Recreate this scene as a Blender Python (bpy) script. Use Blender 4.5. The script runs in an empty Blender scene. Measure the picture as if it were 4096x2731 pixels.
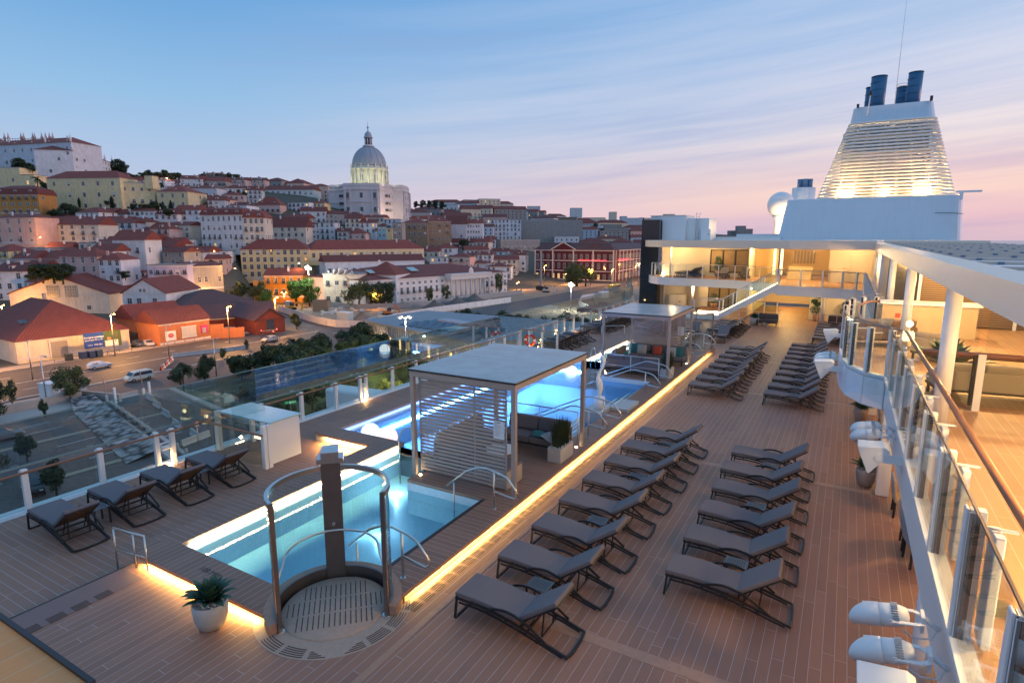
import bpy, bmesh, math, random
from mathutils import Vector, Matrix
random.seed(7)
S = bpy.context.scene
COL = S.collection
PI = math.pi
R = math.radians
# ------------------------------------------------------------------ node helpers
class G:
    def __init__(s, nt): s.nt = nt; s.n = nt.nodes; s.l = nt.links
    def put(s, sock, v):
        if isinstance(v, bpy.types.NodeSocket): s.l.new(v, sock)
        elif v is not None:
            if isinstance(v, (tuple, list)) and len(v) == 3 and sock.type == 'RGBA': v = (*v, 1)
            sock.default_value = v
    def node(s, t, **kw):
        n = s.n.new(t)
        for k, v in kw.items(): setattr(n, k, v)
        return n
    def m(s, op, a, b=None, c=None, clamp=False):
        n = s.node('ShaderNodeMath', operation=op, use_clamp=clamp)
        for i, v in enumerate((a, b, c)):
            if v is not None: s.put(n.inputs[i], v)
        return n.outputs[0]
    def mix(s, f, a, b, blend='MIX'):
        n = s.node('ShaderNodeMix', data_type='RGBA', blend_type=blend)
        s.put(n.inputs[0], f); s.put(n.inputs[6], a); s.put(n.inputs[7], b)
        return n.outputs[2]
    def xyz(s, v):
        n = s.node('ShaderNodeSeparateXYZ'); s.put(n.inputs[0], v); return n.outputs
    def vec(s, x, y, z):
        n = s.node('ShaderNodeCombineXYZ')
        for i, v in enumerate((x, y, z)): s.put(n.inputs[i], v)
        return n.outputs[0]
    def noise(s, v, sc, det=3, rough=.5):
        n = s.node('ShaderNodeTexNoise'); s.put(n.inputs['Vector'], v)
        n.inputs['Scale'].default_value = sc; n.inputs['Detail'].default_value = det; n.inputs['Roughness'].default_value = rough
        return n.outputs[0]
    def ramp(s, f, stops, interp='LINEAR'):
        n = s.node('ShaderNodeValToRGB'); s.put(n.inputs[0], f); cr = n.color_ramp; cr.interpolation = interp
        while len(cr.elements) < len(stops): cr.elements.new(.5)
        for e, (p, c) in zip(cr.elements, stops):
            e.position = p; e.color = (*c, 1) if isinstance(c, (tuple, list)) else (c, c, c, 1)
        return n.outputs[0]
    def bump(s, h, st=.3, d=.01):
        n = s.node('ShaderNodeBump'); s.put(n.inputs['Height'], h)
        n.inputs['Strength'].default_value = st; n.inputs['Distance'].default_value = d
        return n.outputs[0]
    def pos(s): return s.node('ShaderNodeNewGeometry').outputs['Position']
    def obj(s): return s.node('ShaderNodeTexCoord').outputs['Object']
    def rand(s): return s.node('ShaderNodeObjectInfo').outputs['Random']
def newmat(name):
    m = bpy.data.materials.new(name); m.use_nodes = True
    return m, G(m.node_tree), m.node_tree.nodes['Principled BSDF']
def M(name, col, rough=.6, metal=0, var=.12, sc=6, bump=0, bsc=60, em=None, es=0, spec=None, rnd=0):
    m, g, b = newmat(name)
    p = g.pos()
    if var:
        n = g.noise(p, sc, 4, .6)
        c = g.mix(n, tuple(x*(1-var) for x in col), tuple(min(1, x*(1+var)) for x in col))
        if rnd:
            c = g.mix(1.0, c, g.ramp(g.rand(), [(0, 1-rnd), (1, 1+0*rnd)]), 'MULTIPLY')
        g.put(b.inputs['Base Color'], c)
    else: b.inputs['Base Color'].default_value = (*col, 1)
    b.inputs['Roughness'].default_value = rough; b.inputs['Metallic'].default_value = metal
    if spec is not None: b.inputs['Specular IOR Level'].default_value = spec
    if bump: g.put(b.inputs['Normal'], g.bump(g.noise(p, bsc, 3), bump, .01))
    if em: b.inputs['Emission Color'].default_value = (*em, 1); b.inputs['Emission Strength'].default_value = es
    return m
def EM(name, col, st):
    m = bpy.data.materials.new(name); m.use_nodes = True; nt = m.node_tree; nt.nodes.clear()
    e = nt.nodes.new('ShaderNodeEmission'); o = nt.nodes.new('ShaderNodeOutputMaterial'); nt.links.new(e.outputs[0], o.inputs[0])
    e.inputs[0].default_value = (*col, 1); e.inputs[1].default_value = st
    return m
def GLASS(name, tint=(.86, .93, .92), refl=1.0, rough=.0):
    m = bpy.data.materials.new(name); m.use_nodes = True; nt = m.node_tree; nt.nodes.clear(); g = G(nt)
    t = g.node('ShaderNodeBsdfTransparent'); t.inputs[0].default_value = (*tint, 1)
    gl = g.node('ShaderNodeBsdfGlossy'); gl.inputs['Roughness'].default_value = rough; gl.inputs[0].default_value = (.9, .95, .95, 1)
    ge = g.node('ShaderNodeNewGeometry'); dt = g.node('ShaderNodeVectorMath', operation='DOT_PRODUCT')
    g.put(dt.inputs[0], ge.outputs['Normal']); g.put(dt.inputs[1], ge.outputs['Incoming'])
    k = g.m('POWER', g.m('SUBTRACT', 1, g.m('ABSOLUTE', dt.outputs['Value'])), 5)
    fac = g.m('MULTIPLY', g.m('MULTIPLY_ADD', k, .96, .04), refl, clamp=True)
    mx = g.node('ShaderNodeMixShader'); g.put(mx.inputs[0], fac); g.l.new(t.outputs[0], mx.inputs[1]); g.l.new(gl.outputs[0], mx.inputs[2])
    o = g.node('ShaderNodeOutputMaterial'); g.l.new(mx.outputs[0], o.inputs[0])
    return m
def PLANK(name, axis, w=.165, base=(.268, .142, .098), line=(.42, .38, .37), ln=.045, butt=2.2):
    m, g, b = newmat(name)
    p = g.pos(); x, y, z = g.xyz(p)
    u, v = (x, y) if axis == 'Y' else (y, x)         # planks run along `axis`
    k = g.m('DIVIDE', u, w); fl = g.m('FLOOR', k); fr = g.m('FRACT', k)
    off = g.m('FRACT', g.m('MULTIPLY', g.m('SINE', g.m('MULTIPLY', fl, 12.9898)), 437.58))
    vv = g.m('ADD', g.m('DIVIDE', v, butt), off); fv = g.m('FRACT', vv)
    l1 = g.m('LESS_THAN', fr, ln); l2 = g.m('LESS_THAN', fv, .008/butt*1.5)
    li = g.m('MAXIMUM', l1, g.m('MULTIPLY', l2, .6))
    wn = g.node('ShaderNodeTexWhiteNoise', noise_dimensions='2D'); g.put(wn.inputs['Vector'], g.vec(fl, g.m('FLOOR', vv), 0))
    sv = g.vec(g.m('MULTIPLY', u, 30), g.m('MULTIPLY', v, 1.5), 0)
    gr = g.noise(sv, 1.2, 5, .6); big = g.noise(p, .55, 4, .6); fine = g.noise(p, 45, 3)
    val = g.m('ADD', g.m('ADD', g.m('MULTIPLY', wn.outputs[0], .30), g.m('MULTIPLY', gr, .30)), g.m('MULTIPLY', g.m('ADD', g.m('MULTIPLY', big, .6), g.m('MULTIPLY', g.noise(p, 2.3, 5, .7), .4)), .62))
    val = g.m('ADD', val, g.m('MULTIPLY', fine, .10))
    c = g.mix(g.m('MULTIPLY', val, .95, clamp=True), tuple(q*.62 for q in base), tuple(q*1.32 for q in base))
    g.put(b.inputs['Base Color'], g.mix(li, c, line))
    g.put(b.inputs['Roughness'], g.m('ADD', .42, g.m('MULTIPLY', big, .35)))
    g.put(b.inputs['Normal'], g.bump(g.m('SUBTRACT', g.m('MULTIPLY', gr, .5), li), .25, .004))
    return m
# ------------------------------------------------------------------ mesh builder
class MB:
    def __init__(s): s.v = []; s.f = []; s.mi = []; s.sm = []
    def add(s, vs, fs, mi=0, smooth=False):
        o = len(s.v); s.v += [tuple(v) for v in vs]
        for f in fs: s.f.append(tuple(o+i for i in f)); s.mi.append(mi); s.sm.append(smooth)
        return s
    def box(s, x0, x1, y0, y1, z0, z1, mi=0):
        vs = [(x, y, z) for z in (z0, z1) for y in (y0, y1) for x in (x0, x1)]
        return s.add(vs, [(0, 2, 3, 1), (4, 5, 7, 6), (0, 1, 5, 4), (1, 3, 7, 5), (3, 2, 6, 7), (2, 0, 4, 6)], mi)
    def obox(s, c, d, l, w, h, mi=0, up=(0, 0, 1)):          # oriented box: centre, axis d of length l
        d = Vector(d).normalized(); up = Vector(up); sd = d.cross(up)
        if sd.length < 1e-4: sd = Vector((1, 0, 0))
        sd.normalize(); n = sd.cross(d); c = Vector(c)
        vs = [c+d*(i*l/2)+sd*(j*w/2)+n*(k*h/2) for k in (-1, 1) for j in (-1, 1) for i in (-1, 1)]
        return s.add(vs, [(0, 2, 3, 1), (4, 5, 7, 6), (0, 1, 5, 4), (1, 3, 7, 5), (3, 2, 6, 7), (2, 0, 4, 6)], mi)
    def bar(s, a, b, w, h=None, mi=0, up=(0, 0, 1)):
        a = Vector(a); b = Vector(b); return s.obox((a+b)/2, b-a, (b-a).length, w, h or w, mi, up)
    def poly(s, pts, w, h=None, mi=0, up=(0, 0, 1)):
        for a, b in zip(pts, pts[1:]): s.bar(a, b, w, h, mi, up)
        return s
    def tube(s, pts, r, n=8, mi=0, cap=True, closed=False):
        pts = [Vector(p) for p in pts]; o = len(s.v); N = len(pts)
        rs = r if isinstance(r, (list, tuple)) else [r]*N
        ref = None
        for i, p in enumerate(pts):
            t = (pts[min(i+1, N-1)]-pts[max(i-1, 0)])
            if closed: t = pts[(i+1) % N]-pts[i-1]
            t.normalize()
            if ref is None:
                ref = Vector((0, 0, 1)) if abs(t.z) < .9 else Vector((1, 0, 0))
            a = t.cross(ref)
            if a.length < 1e-3: a = t.orthogonal()
            a.normalize(); b = t.cross(a)
            for k in range(n):
                th = 2*PI*k/n; s.v.append(tuple(p+(a*math.cos(th)+b*math.sin(th))*rs[i]))
            ref = b*-1 if False else ref
        for i in range(N if closed else N-1):
            j = (i+1) % N
            for k in range(n):
                k2 = (k+1) % n; s.f.append((o+i*n+k, o+i*n+k2, o+j*n+k2, o+j*n+k)); s.mi.append(mi); s.sm.append(True)
        if cap and not closed:
            s.f.append(tuple(o+k for k in range(n))[::-1]); s.mi.append(mi); s.sm.append(False)
            s.f.append(tuple(o+(N-1)*n+k for k in range(n))); s.mi.append(mi); s.sm.append(False)
        return s
    def cyl(s, x, y, z0, z1, r0, r1=None, n=16, mi=0): return s.tube([(x, y, z0), (x, y, z1)], [r0, r0 if r1 is None else r1], n, mi)
    def lathe(s, prof, n=24, c=(0, 0), mi=0, cap=True):
        o = len(s.v)
        for r, z in prof:
            for k in range(n): s.v.append((c[0]+r*math.cos(2*PI*k/n), c[1]+r*math.sin(2*PI*k/n), z))
        for i in range(len(prof)-1):
            for k in range(n):
                k2 = (k+1) % n; s.f.append((o+i*n+k, o+i*n+k2, o+(i+1)*n+k2, o+(i+1)*n+k)); s.mi.append(mi); s.sm.append(True)
        if cap:
            s.f.append(tuple(o+k for k in range(n))[::-1]); s.f.append(tuple(o+(len(prof)-1)*n+k for k in range(n))); s.mi += [mi, mi]; s.sm += [False, False]
        return s
    def prism(s, pts, z0, z1, mi=0, mside=None):
        n = len(pts); o = len(s.v); ms = mi if mside is None else mside
        for z in (z0, z1):
            for i, p in enumerate(pts): s.v.append((p[0], p[1], z[i] if isinstance(z, (list, tuple)) else z))
        s.f.append(tuple(o+i for i in range(n))[::-1]); s.f.append(tuple(o+n+i for i in range(n))); s.mi += [ms, mi]; s.sm += [False]*2
        for i in range(n):
            j = (i+1) % n; s.f.append((o+i, o+j, o+n+j, o+n+i)); s.mi.append(ms); s.sm.append(False)
        return s
    def quad(s, a, b, c, d, mi=0): return s.add([a, b, c, d], [(0, 1, 2, 3)], mi)
    def mesh(s, name, mats, bev=0):
        me = bpy.data.meshes.new(name); me.from_pydata(s.v, [], s.f)
        for m in (mats if isinstance(mats, (list, tuple)) else [mats]): me.materials.append(m)
        me.polygons.foreach_set('material_index', s.mi); me.polygons.foreach_set('use_smooth', s.sm)
        bm = bmesh.new(); bm.from_mesh(me); bmesh.ops.recalc_face_normals(bm, faces=bm.faces)
        if bev:
            es = [e for e in bm.edges if len(e.link_faces) == 2 and e.calc_face_angle(0) > .5]
            bmesh.ops.bevel(bm, geom=es, offset=bev, segments=2, affect='EDGES', profile=.5, clamp_overlap=True)
        bm.to_mesh(me); bm.free(); me.update()
        return me
    def build(s, name, mats, parent=None, loc=(0, 0, 0), rz=0, bev=0):
        o = bpy.data.objects.new(name, s.mesh(name, mats, bev)); COL.objects.link(o)
        o.location = loc; o.rotation_euler = (0, 0, rz)
        if parent: o.parent = parent
        return o
def tag(o, label, cat, group=None):
    o['label'] = label; o['category'] = cat
    if group: o['group'] = group
    return o
def struct(o): o['kind'] = 'structure'; return o
def thing(name, label, cat, loc=(0, 0, 0), rz=0, group=None):
    o = bpy.data.objects.new(name, None); COL.objects.link(o); o.location = loc; o.rotation_euler = (0, 0, rz)
    o.empty_display_size = .2
    return tag(o, label, cat, group)
def dup(root, loc, rz=0, label=None, group=None, sc=None, kids=None):
    kids = KID.setdefault(root.name, None) or [(c, list(c.children)) for c in root.children]
    KID[root.name] = kids
    r = root.copy(); COL.objects.link(r); r.location = loc; r.rotation_euler = (0, 0, rz)
    if sc: r.scale = sc if isinstance(sc, tuple) else (sc, sc, sc)
    if label: r['label'] = label
    if group: r['group'] = group
    for ch, gs in kids:
        c = ch.copy(); COL.objects.link(c); c.parent = r
        for q in gs:
            d = q.copy(); COL.objects.link(d); d.parent = c
    return r
KID = {}
def lamp(name, kind, loc, col, watt, r=.05, parent=None, **kw):
    l = bpy.data.lights.new(name, kind); l.color = col; l.energy = watt
    if kind in ('POINT', 'SPOT'): l.shadow_soft_size = r
    for k, v in kw.items():
        if k != 'rot': setattr(l, k, v)
    o = bpy.data.objects.new(name, l); COL.objects.link(o); o.location = loc
    if 'rot' in kw: o.rotation_euler = kw['rot']
    if parent: o.parent = parent
    return o
def arc(cx, cy, r, a0, a1, n, z=None):
    out = []
    for i in range(n+1):
        a = R(a0+(a1-a0)*i/n); p = (cx+r*math.cos(a), cy+r*math.sin(a)); out.append(p if z is None else (*p, z))
    return out
ORD = ['first', 'second', 'third', 'fourth', 'fifth', 'sixth', 'seventh', 'eighth', 'ninth', 'tenth', 'eleventh', 'twelfth', 'thirteenth', 'fourteenth', 'fifteenth', 'sixteenth', 'seventeenth', 'eighteenth', 'nineteenth', 'twentieth']
ORD += ['twenty-'+o for o in ORD[:9]] + ['thirtieth'] + ['thirty-'+o for o in ORD[:9]]
# ------------------------------------------------------------------ camera, render, world
cd = bpy.data.cameras.new('camera'); cam = bpy.data.objects.new('camera', cd); COL.objects.link(cam)
cam.location = (0, 0, 6.2); cam.rotation_euler = (R(90-9.932), 0, R(29.723)); cd.lens = 20.505; cd.sensor_width = 36
cd.clip_start = .1; cd.clip_end = 30000; S.camera = cam
S.view_settings.view_transform = 'Standard'; S.view_settings.look = 'None'; S.view_settings.exposure = 0
S.cycles.max_bounces = 8; S.cycles.transparent_max_bounces = 24; S.cycles.diffuse_bounces = 3; S.cycles.glossy_bounces = 3
S.cycles.use_denoising = True; S.cycles.caustics_reflective = False; S.cycles.caustics_refractive = False
S.cycles.sample_clamp_indirect = 4; S.cycles.use_light_tree = True
W = bpy.data.worlds.new('World'); S.world = W; W.use_nodes = True
g = G(W.node_tree); bg = W.node_tree.nodes['Background']
d = g.node('ShaderNodeTexCoord').outputs['Generated']; x, y, z = g.xyz(d)
# azimuth-like coordinates: a grows towards the sunset side (right of the funnel)
a = g.m('ADD', g.m('MULTIPLY', x, .87), g.m('MULTIPLY', y, .49))
e = g.m('MAXIMUM', z, 0)
left = g.ramp(e, [(0, (.66, .52, .66)), (.035, (.62, .58, .74)), (.09, (.45, .55, .76)), (.20, (.28, .50, .77)), (.36, (.10, .33, .69)), (.62, (.25, .47, .80)), (1, (.25, .46, .78))])
right = g.ramp(e, [(0, (.58, .46, .60)), (.03, (.74, .48, .58)), (.08, (.86, .56, .57)), (.15, (.62, .58, .73)), (.26, (.42, .54, .79)), (.40, (.24, .46, .78)), (.65, (.27, .49, .80)), (1, (.25, .46, .78))])
base = g.mix(g.m('MULTIPLY_ADD', a, .80, .38, clamp=True), left, right)
ln = g.node('ShaderNodeTexCoord').outputs['Generated']
slant = g.m('SUBTRACT', z, g.m('MULTIPLY', a, .09))
n1 = g.noise(g.vec(g.m('MULTIPLY', a, 1.1), g.m('MULTIPLY', y, .9), g.m('MULTIPLY', slant, 17)), 1.0, 5, .55)
n2 = g.noise(g.vec(g.m('MULTIPLY', a, 2.2), g.m('MULTIPLY', y, 1.5), g.m('MULTIPLY', slant, 46)), 1.0, 6, .6)
st = g.m('ADD', g.m('MULTIPLY', n1, .65), g.m('MULTIPLY', n2, .35))
cl = g.ramp(st, [(.42, 0), (.60, 1)])
cloudcol = g.ramp(e, [(0, (.95, .60, .58)), (.07, (1.0, .72, .60)), (.13, (1.0, .82, .74)), (.2, (.80, .76, .84)), (.4, (.50, .64, .84))])
amt = g.m('MULTIPLY', cl, g.ramp(e, [(0, .30), (.05, .80), (.14, .90), (.3, .50), (.6, .12)]))
amt = g.m('MULTIPLY', amt, g.m('MULTIPLY_ADD', a, .9, .36, clamp=True))
dark = g.ramp(st, [(.30, 1), (.47, 0)])
c2 = g.mix(g.m('MULTIPLY', dark, g.ramp(e, [(0, .35), (.2, .28), (.5, .1)])), base, (.33, .36, .60))
skyc = g.mix(amt, c2, cloudcol)
below = g.m('LESS_THAN', z, -.002)
skyc = g.mix(below, skyc, (.14, .18, .26))
nish = g.node('ShaderNodeTexSky', sky_type='NISHITA', sun_disc=False, sun_elevation=R(1.0), sun_rotation=R(62), altitude=30)
bg.inputs[1].default_value = 1.0
ad = g.node('ShaderNodeMix', data_type='RGBA', blend_type='ADD'); ad.inputs[0].default_value = .03
g.put(ad.inputs[6], skyc); g.put(ad.inputs[7], nish.outputs[0]); g.put(bg.inputs[0], ad.outputs[2])
sun = lamp('sunset_glow', 'SUN', (60, 40, 80), (1, .64, .60), 1.2); sun.data.angle = R(25)
sun.rotation_euler = (R(84), 0, R(180-62))
# ------------------------------------------------------------------ materials
wood_y = PLANK('deck_planks_lengthwise', 'Y'); wood_x = PLANK('deck_planks_crosswise', 'X')
wood_cx = PLANK('coaming_planks_crosswise', 'X', .15, (.23, .125, .085), ln=.05, butt=60)
wood_cy = PLANK('coaming_planks_lengthwise', 'Y', .15, (.23, .125, .085), ln=.05, butt=60)
wood_plain = M('plain_teak', (.36, .215, .15), .5, var=.25, sc=9)
tread = M('pale_shower_tread', (.38, .29, .235), .7, var=.2, sc=14, bump=.2)
rubber = M('speckled_rubber', (.22, .15, .14), .9, var=.35, sc=120)
warmlitw = M('white_fascia_warm_light_tint', (.86, .70, .56), .42, var=.04, sc=1)  # white steel; warm glow from the lit decks is put into the colour
barw = M('louvre_bar_paint', (.74, .72, .68), .6, var=.05)
bglass = None
white = M('white_ship_paint', (.78, .79, .80), .38, var=.05, sc=1.2)
whiteg = M('glossy_white_paint', (.80, .80, .80), .38, var=.04, sc=1)
funnelw = M('funnel_pale_blue_paint', (.62, .72, .80), .5, var=.05, sc=.6, bump=.03, bsc=3)
def platemat():
    m, g, b = newmat('funnel_plated_paint'); p = g.pos(); x, y, z = g.xyz(p)
    f = lambda v, s: g.m('LESS_THAN', g.m('FRACT', g.m('DIVIDE', v, s)), .008)
    seam = g.m('MAXIMUM', f(x, 2.3), f(z, 1.25))
    n = g.noise(p, .5, 5, .6); st = g.noise(g.vec(g.m('MULTIPLY', x, 5), g.m('MULTIPLY', y, 5), g.m('MULTIPLY', z, .25)), 1, 4)
    c = g.mix(g.m('ADD', g.m('MULTIPLY', n, .5), g.m('MULTIPLY', st, .5)), (.52, .62, .70), (.68, .77, .84))
    c = g.mix(g.m('MULTIPLY', seam, .22), c, (.25, .3, .34)); g.put(b.inputs['Base Color'], c); b.inputs['Roughness'].default_value = .45
    g.put(b.inputs['Normal'], g.bump(g.noise(p, 1.1, 3), .12, .05)); return m
funnelw = platemat()
taupe = M('taupe_cabana_paint', (.32, .265, .245), .45, var=.05)
steel = M('brushed_steel', (.62, .60, .58), .28, 1, var=.08, sc=20)
dsteel = M('dark_bronze_steel', (.22, .19, .18), .35, .8, var=.1)
blackm = M('black_powder_coat', (.018, .018, .022), .45, var=.1)
blackr = M('black_rubber_seal', (.012, .012, .014), .6, var=0)
cush = M('charcoal_cushion_fabric', (.160, .140, .150), .92, var=.12, sc=260, bump=.15, bsc=500)
cushd = M('dark_piping_fabric', (.08, .072, .078), .95, var=.1, sc=200)
sling = M('brown_sling_mesh', (.12, .07, .045), .8, var=.2, sc=200)
teal = M('teal_pillow', (.03, .16, .17), .9, var=.2, sc=80); redp = M('rust_red_pillow', (.42, .07, .04), .9, var=.15, sc=80)
paleg = M('grey_woven_pillow', (.35, .37, .40), .9, var=.5, sc=90)
beige = M('beige_outdoor_fabric', (.42, .33, .24), .9, var=.12, sc=120, bump=.1, bsc=300)
lightwood = M('handrail_varnished_wood', (.30, .14, .075), .3, var=.3, sc=30)
glass = GLASS('barrier_glass', (.84, .90, .885), 1.0); glassd = GLASS('screen_glass', (.93, .97, .97), 1.0); glassb = GLASS('deck_barrier_glass', (.945, .965, .955), .8)
tglass = GLASS('dark_tinted_glass', (.10, .13, .17), 1.6)
wglass = GLASS('window_glass', (.72, .72, .70), 1.3)
roofg = M('frosted_roof_glass', (.24, .31, .35), .22, var=.4, sc=1.6, bump=.05, bsc=20)
terr = M('grey_terrazzo', (.42, .44, .45), .4, var=.5, sc=70)
pot = M('taupe_pot', (.30, .26, .24), .7, var=.12, sc=20, bump=.1); potw = M('pale_concrete_pot', (.48, .46, .44), .8, var=.15, sc=12)
leaf = M('agave_leaf', (.045, .11, .07), .5, var=.4, sc=12); grassm = M('dark_grass_blades', (.035, .055, .02), .7, var=.5, sc=20)
peb = M('white_pebbles', (.62, .62, .64), .7, var=.3, sc=30)
cream = M('cream_bulkhead', (.74, .66, .52), .5, var=.06, sc=1.5)
led = EM('warm_led', (1, .58, .15), 260); ledw = EM('warm_white_led', (1, .76, .45), 16); ledpool = EM('pool_wall_led', (1, .78, .48), 55); ledsoft = EM('soft_amber_led', (1, .60, .2), 240); bulb = EM('warm_bulb', (1, .72, .36), 60)
ledb = EM('blue_led', (.16, .30, 1), 5)
ball = EM('glowing_white_ball', (.86, .93, 1), 1.5)
# pool tile and pool water
ptile, g, b = newmat('pool_mosaic'); p = g.pos()
vt = g.node('ShaderNodeTexVoronoi'); vt.inputs['Scale'].default_value = 14; g.put(vt.inputs['Vector'], p)
g.put(b.inputs['Base Color'], g.mix(vt.outputs['Distance'], (.66, .78, .84), (.80, .88, .90))); b.inputs['Roughness'].default_value = .35
dtile, g, b = newmat('mosaic_riser'); p = g.pos(); vt = g.node('ShaderNodeTexVoronoi'); vt.inputs['Scale'].default_value = 34; g.put(vt.inputs['Vector'], p)
g.put(b.inputs['Base Color'], g.mix(vt.outputs['Distance'], (.22, .2, .18), (.7, .64, .58))); b.inputs['Roughness'].default_value = .4
def water(name, tint, rough=.02, bs=.06, sc=5):
    m = bpy.data.materials.new(name); m.use_nodes = True; nt = m.node_tree; nt.nodes.clear(); g = G(nt)
    t = g.node('ShaderNodeBsdfTransparent'); t.inputs[0].default_value = (*tint, 1)
    gl = g.node('ShaderNodeBsdfGlossy'); gl.inputs['Roughness'].default_value = rough
    bp = g.bump(g.noise(g.pos(), sc, 3), bs, .02); g.put(gl.inputs['Normal'], bp)
    f = g.node('ShaderNodeFresnel'); f.inputs[0].default_value = 1.33; g.put(f.inputs['Normal'], bp)
    mx = g.node('ShaderNodeMixShader'); g.put(mx.inputs[0], f.outputs[0]); g.l.new(t.outputs[0], mx.inputs[1]); g.l.new(gl.outputs[0], mx.inputs[2])
    o = g.node('ShaderNodeOutputMaterial'); g.l.new(mx.outputs[0], o.inputs[0]); return m
# ------------------------------------------------------------------ pool deck and pools
LZ = -.17; CZ = .18; WZ = -.10
mir = lambda pts: [(x, 40-y) for x, y in pts][::-1]
b = MB()
for x0, x1, y0, y1 in ((-6.17, 7, -4, 60), (-11.55, -6.17, -4, 5.5), (-11.55, -6.17, 34.5, 60)): b.box(x0, x1, y0, y1, -.3, 0)
struct(b.build('pool_deck', wood_y))
b = MB()
for x0, x1, y0, y1 in ((-16.28, -14.55, -4, 60), (-14.55, -11.552, -4, 12.6), (-14.55, -11.552, 27.4, 60)): b.box(x0, x1, y0, y1, -.5, LZ)
struct(b.build('lower_side_deck', wood_x))
b = MB(); b.box(-16.85, -16.28, -4, 62, -.7, -.26)
struct(b.build('deck_edge_gutter', white))
b = MB(); b.box(-17.0, -16.84, -30, 66, -20.6, -.24); b.box(-16.84, 16, 60, 60.2, -20, 0)
struct(b.build('ship_hull_side', white))
# trims, rubber strip, black step edging
b = MB()
for y in (7.8, 16.23, 24.9, 31.9):
    b.box(-5.6, 1.0, y-.11, y+.11, 0, .004)
b.box(-5.62, -5.5, -2, 45, 0, .005)
struct(b.build('deck_trim_boards', wood_plain))
b = MB(); b.box(-11.55, -10.85, 0.2, 5.2, 0, .006)
struct(b.build('rubber_deck_strip', rubber))
b = MB(); b.box(-11.58, -11.552, -2, 5.45, LZ, .012)
struct(b.build('black_step_edge', blackm))
# drain slots: one grille per group of slots
gr = MB()
for j in range(5): gr.box(-.092+j*.043, -.080+j*.043, -.125, .125, 0, .004)
proto = None
k = 0
for i in range(82):
    y = 7.05+i*.33
    if y > 33.2: break
    loc = (-5.95, y, .006)
    if proto is None:
        proto = gr.build('drain_grille', M('drain_slot_dark', (.05, .035, .03), .8), loc=loc); tag(proto, 'group of five dark slots in the drain line along the lit coaming', 'drain grille', 'slotted drain grilles')
    else:
        o = proto.copy(); COL.objects.link(o); o.location = loc
for i in range(9):
    o = proto.copy(); COL.objects.link(o); o.location = (-10.93, 1.7+i*.36, .008)
    o['label'] = 'slotted grille, %s from the steps in the line beside the speckled rubber strip' % ORD[8-i]
def shower(name, cy, rz, label):
    t = thing(name, label, 'shower', (-7.126, cy, 0), rz)
    A0, A1 = 253.7, 15.9+360                      # posts (open side faces -45 degrees)
    a0, a1 = 16.2, 253.5                          # arc of the screen, through 135
    MB().lathe([(.88, -.9), (.88, .012), (.86, .03), (0.02, .035)], 64, cap=True).build('shower_tray', tread, t)
    s = MB()
    for c in (-1, 1):
        for q in range(-9, 10):
            v = q*.085
            for u0 in (-.62, -.2, .22):
                u1 = u0+.36
                if math.hypot(max(abs(u0), abs(u1)), v) < .84: s.bar((u0, v, .037), (u1, v, .037), .016, .006)
        break
    s.build('drain_slots', M('tray_slot', (.10, .08, .07), .8), t, rz=R(-45))
    r = MB(); n = 40
    def ring(mb, r0, r1, z0, z1, a0=a0, a1=a1, mi=0, n=40):
        pts = arc(0, 0, r1, a0, a1, n)+arc(0, 0, r0, a1, a0, n)
        for i in range(n):
            mb.prism([pts[i], pts[i+1], pts[2*n-i], pts[2*n+1-i]], z0, z1, mi)
    ring(r, .945, .99, -.9, CZ+.02); r.build('kick_plate', dsteel, t)
    r = MB(); ring(r, .99, 1.13, -.9, CZ); r.build('timber_rim', wood_plain, t)
    for q0, q1 in ((18, 127), (143, 252)):
        r = MB(); ring(r, .955, .965, CZ+.02, 2.10, q0, q1, 0, 24); r.build('curved_glass', glassd, t)
    r = MB(); ring(r, .93, .99, 2.10, 2.19, 15, 255); r.build('top_rail', steel, t)
    for q in (16, 254):
        c, sn = math.cos(R(q)), math.sin(R(q))
        MB().bar((.96*c, .96*sn, 0), (.96*c, .96*sn, 2.19), .07, .05, up=(-sn, c, 0)).build('post', dsteel, t)
        MB().cyl(.96*c, .96*sn, 0, .02, .08).build('foot_plate', steel, t)
    c, sn = math.cos(R(135)), math.sin(R(135))
    k = MB(); k.obox((1.0*c, 1.0*sn, 1.12), (0, 0, 1), 2.24, .20, .34, up=(sn, -c, 0)); k.build('column', dsteel, t, bev=.01)
    k = MB(); k.obox((1.0*c, 1.0*sn, 2.30), (0, 0, 1), .10, .30, .46, up=(sn, -c, 0)); k.obox((.93*c, .93*sn, 2.43), (-c, -sn, 0), .40, .30, .16)
    k.build('shower_head_box', steel, t, bev=.01)
    MB().tube([(.90*c, .90*sn, 1.08), (.86*c, .86*sn, 1.08)], .03, 10).build('push_button', steel, t)
    pts = [(.96*math.cos(R(18)), .96*math.sin(R(18)), 0.05), (.96*math.cos(R(18)), .96*math.sin(R(18)), .75), (.9*math.cos(R(20)), .9*math.sin(R(20)), .9), (.8*math.cos(R(30)), .8*math.sin(R(30)), .97)]
    pts += arc(0, 0, .76, 40, 230, 24, 1.02)
    pts += [(.8*math.cos(R(240)), .8*math.sin(R(240)), .97), (.9*math.cos(R(250)), .9*math.sin(R(250)), .9), (.96*math.cos(R(252)), .96*math.sin(R(252)), .75), (.96*math.cos(R(252)), .96*math.sin(R(252)), .05)]
    MB().tube(pts, .021, 8).build('grab_rail', steel, t)
    return t
shower('pool_shower', 6.376, 0, 'curved glass poolside shower with dark column and round slotted tray, nearest the camera')
shower('pool_shower', 33.624, PI/2, 'curved glass poolside shower beyond the far cabana')
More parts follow.
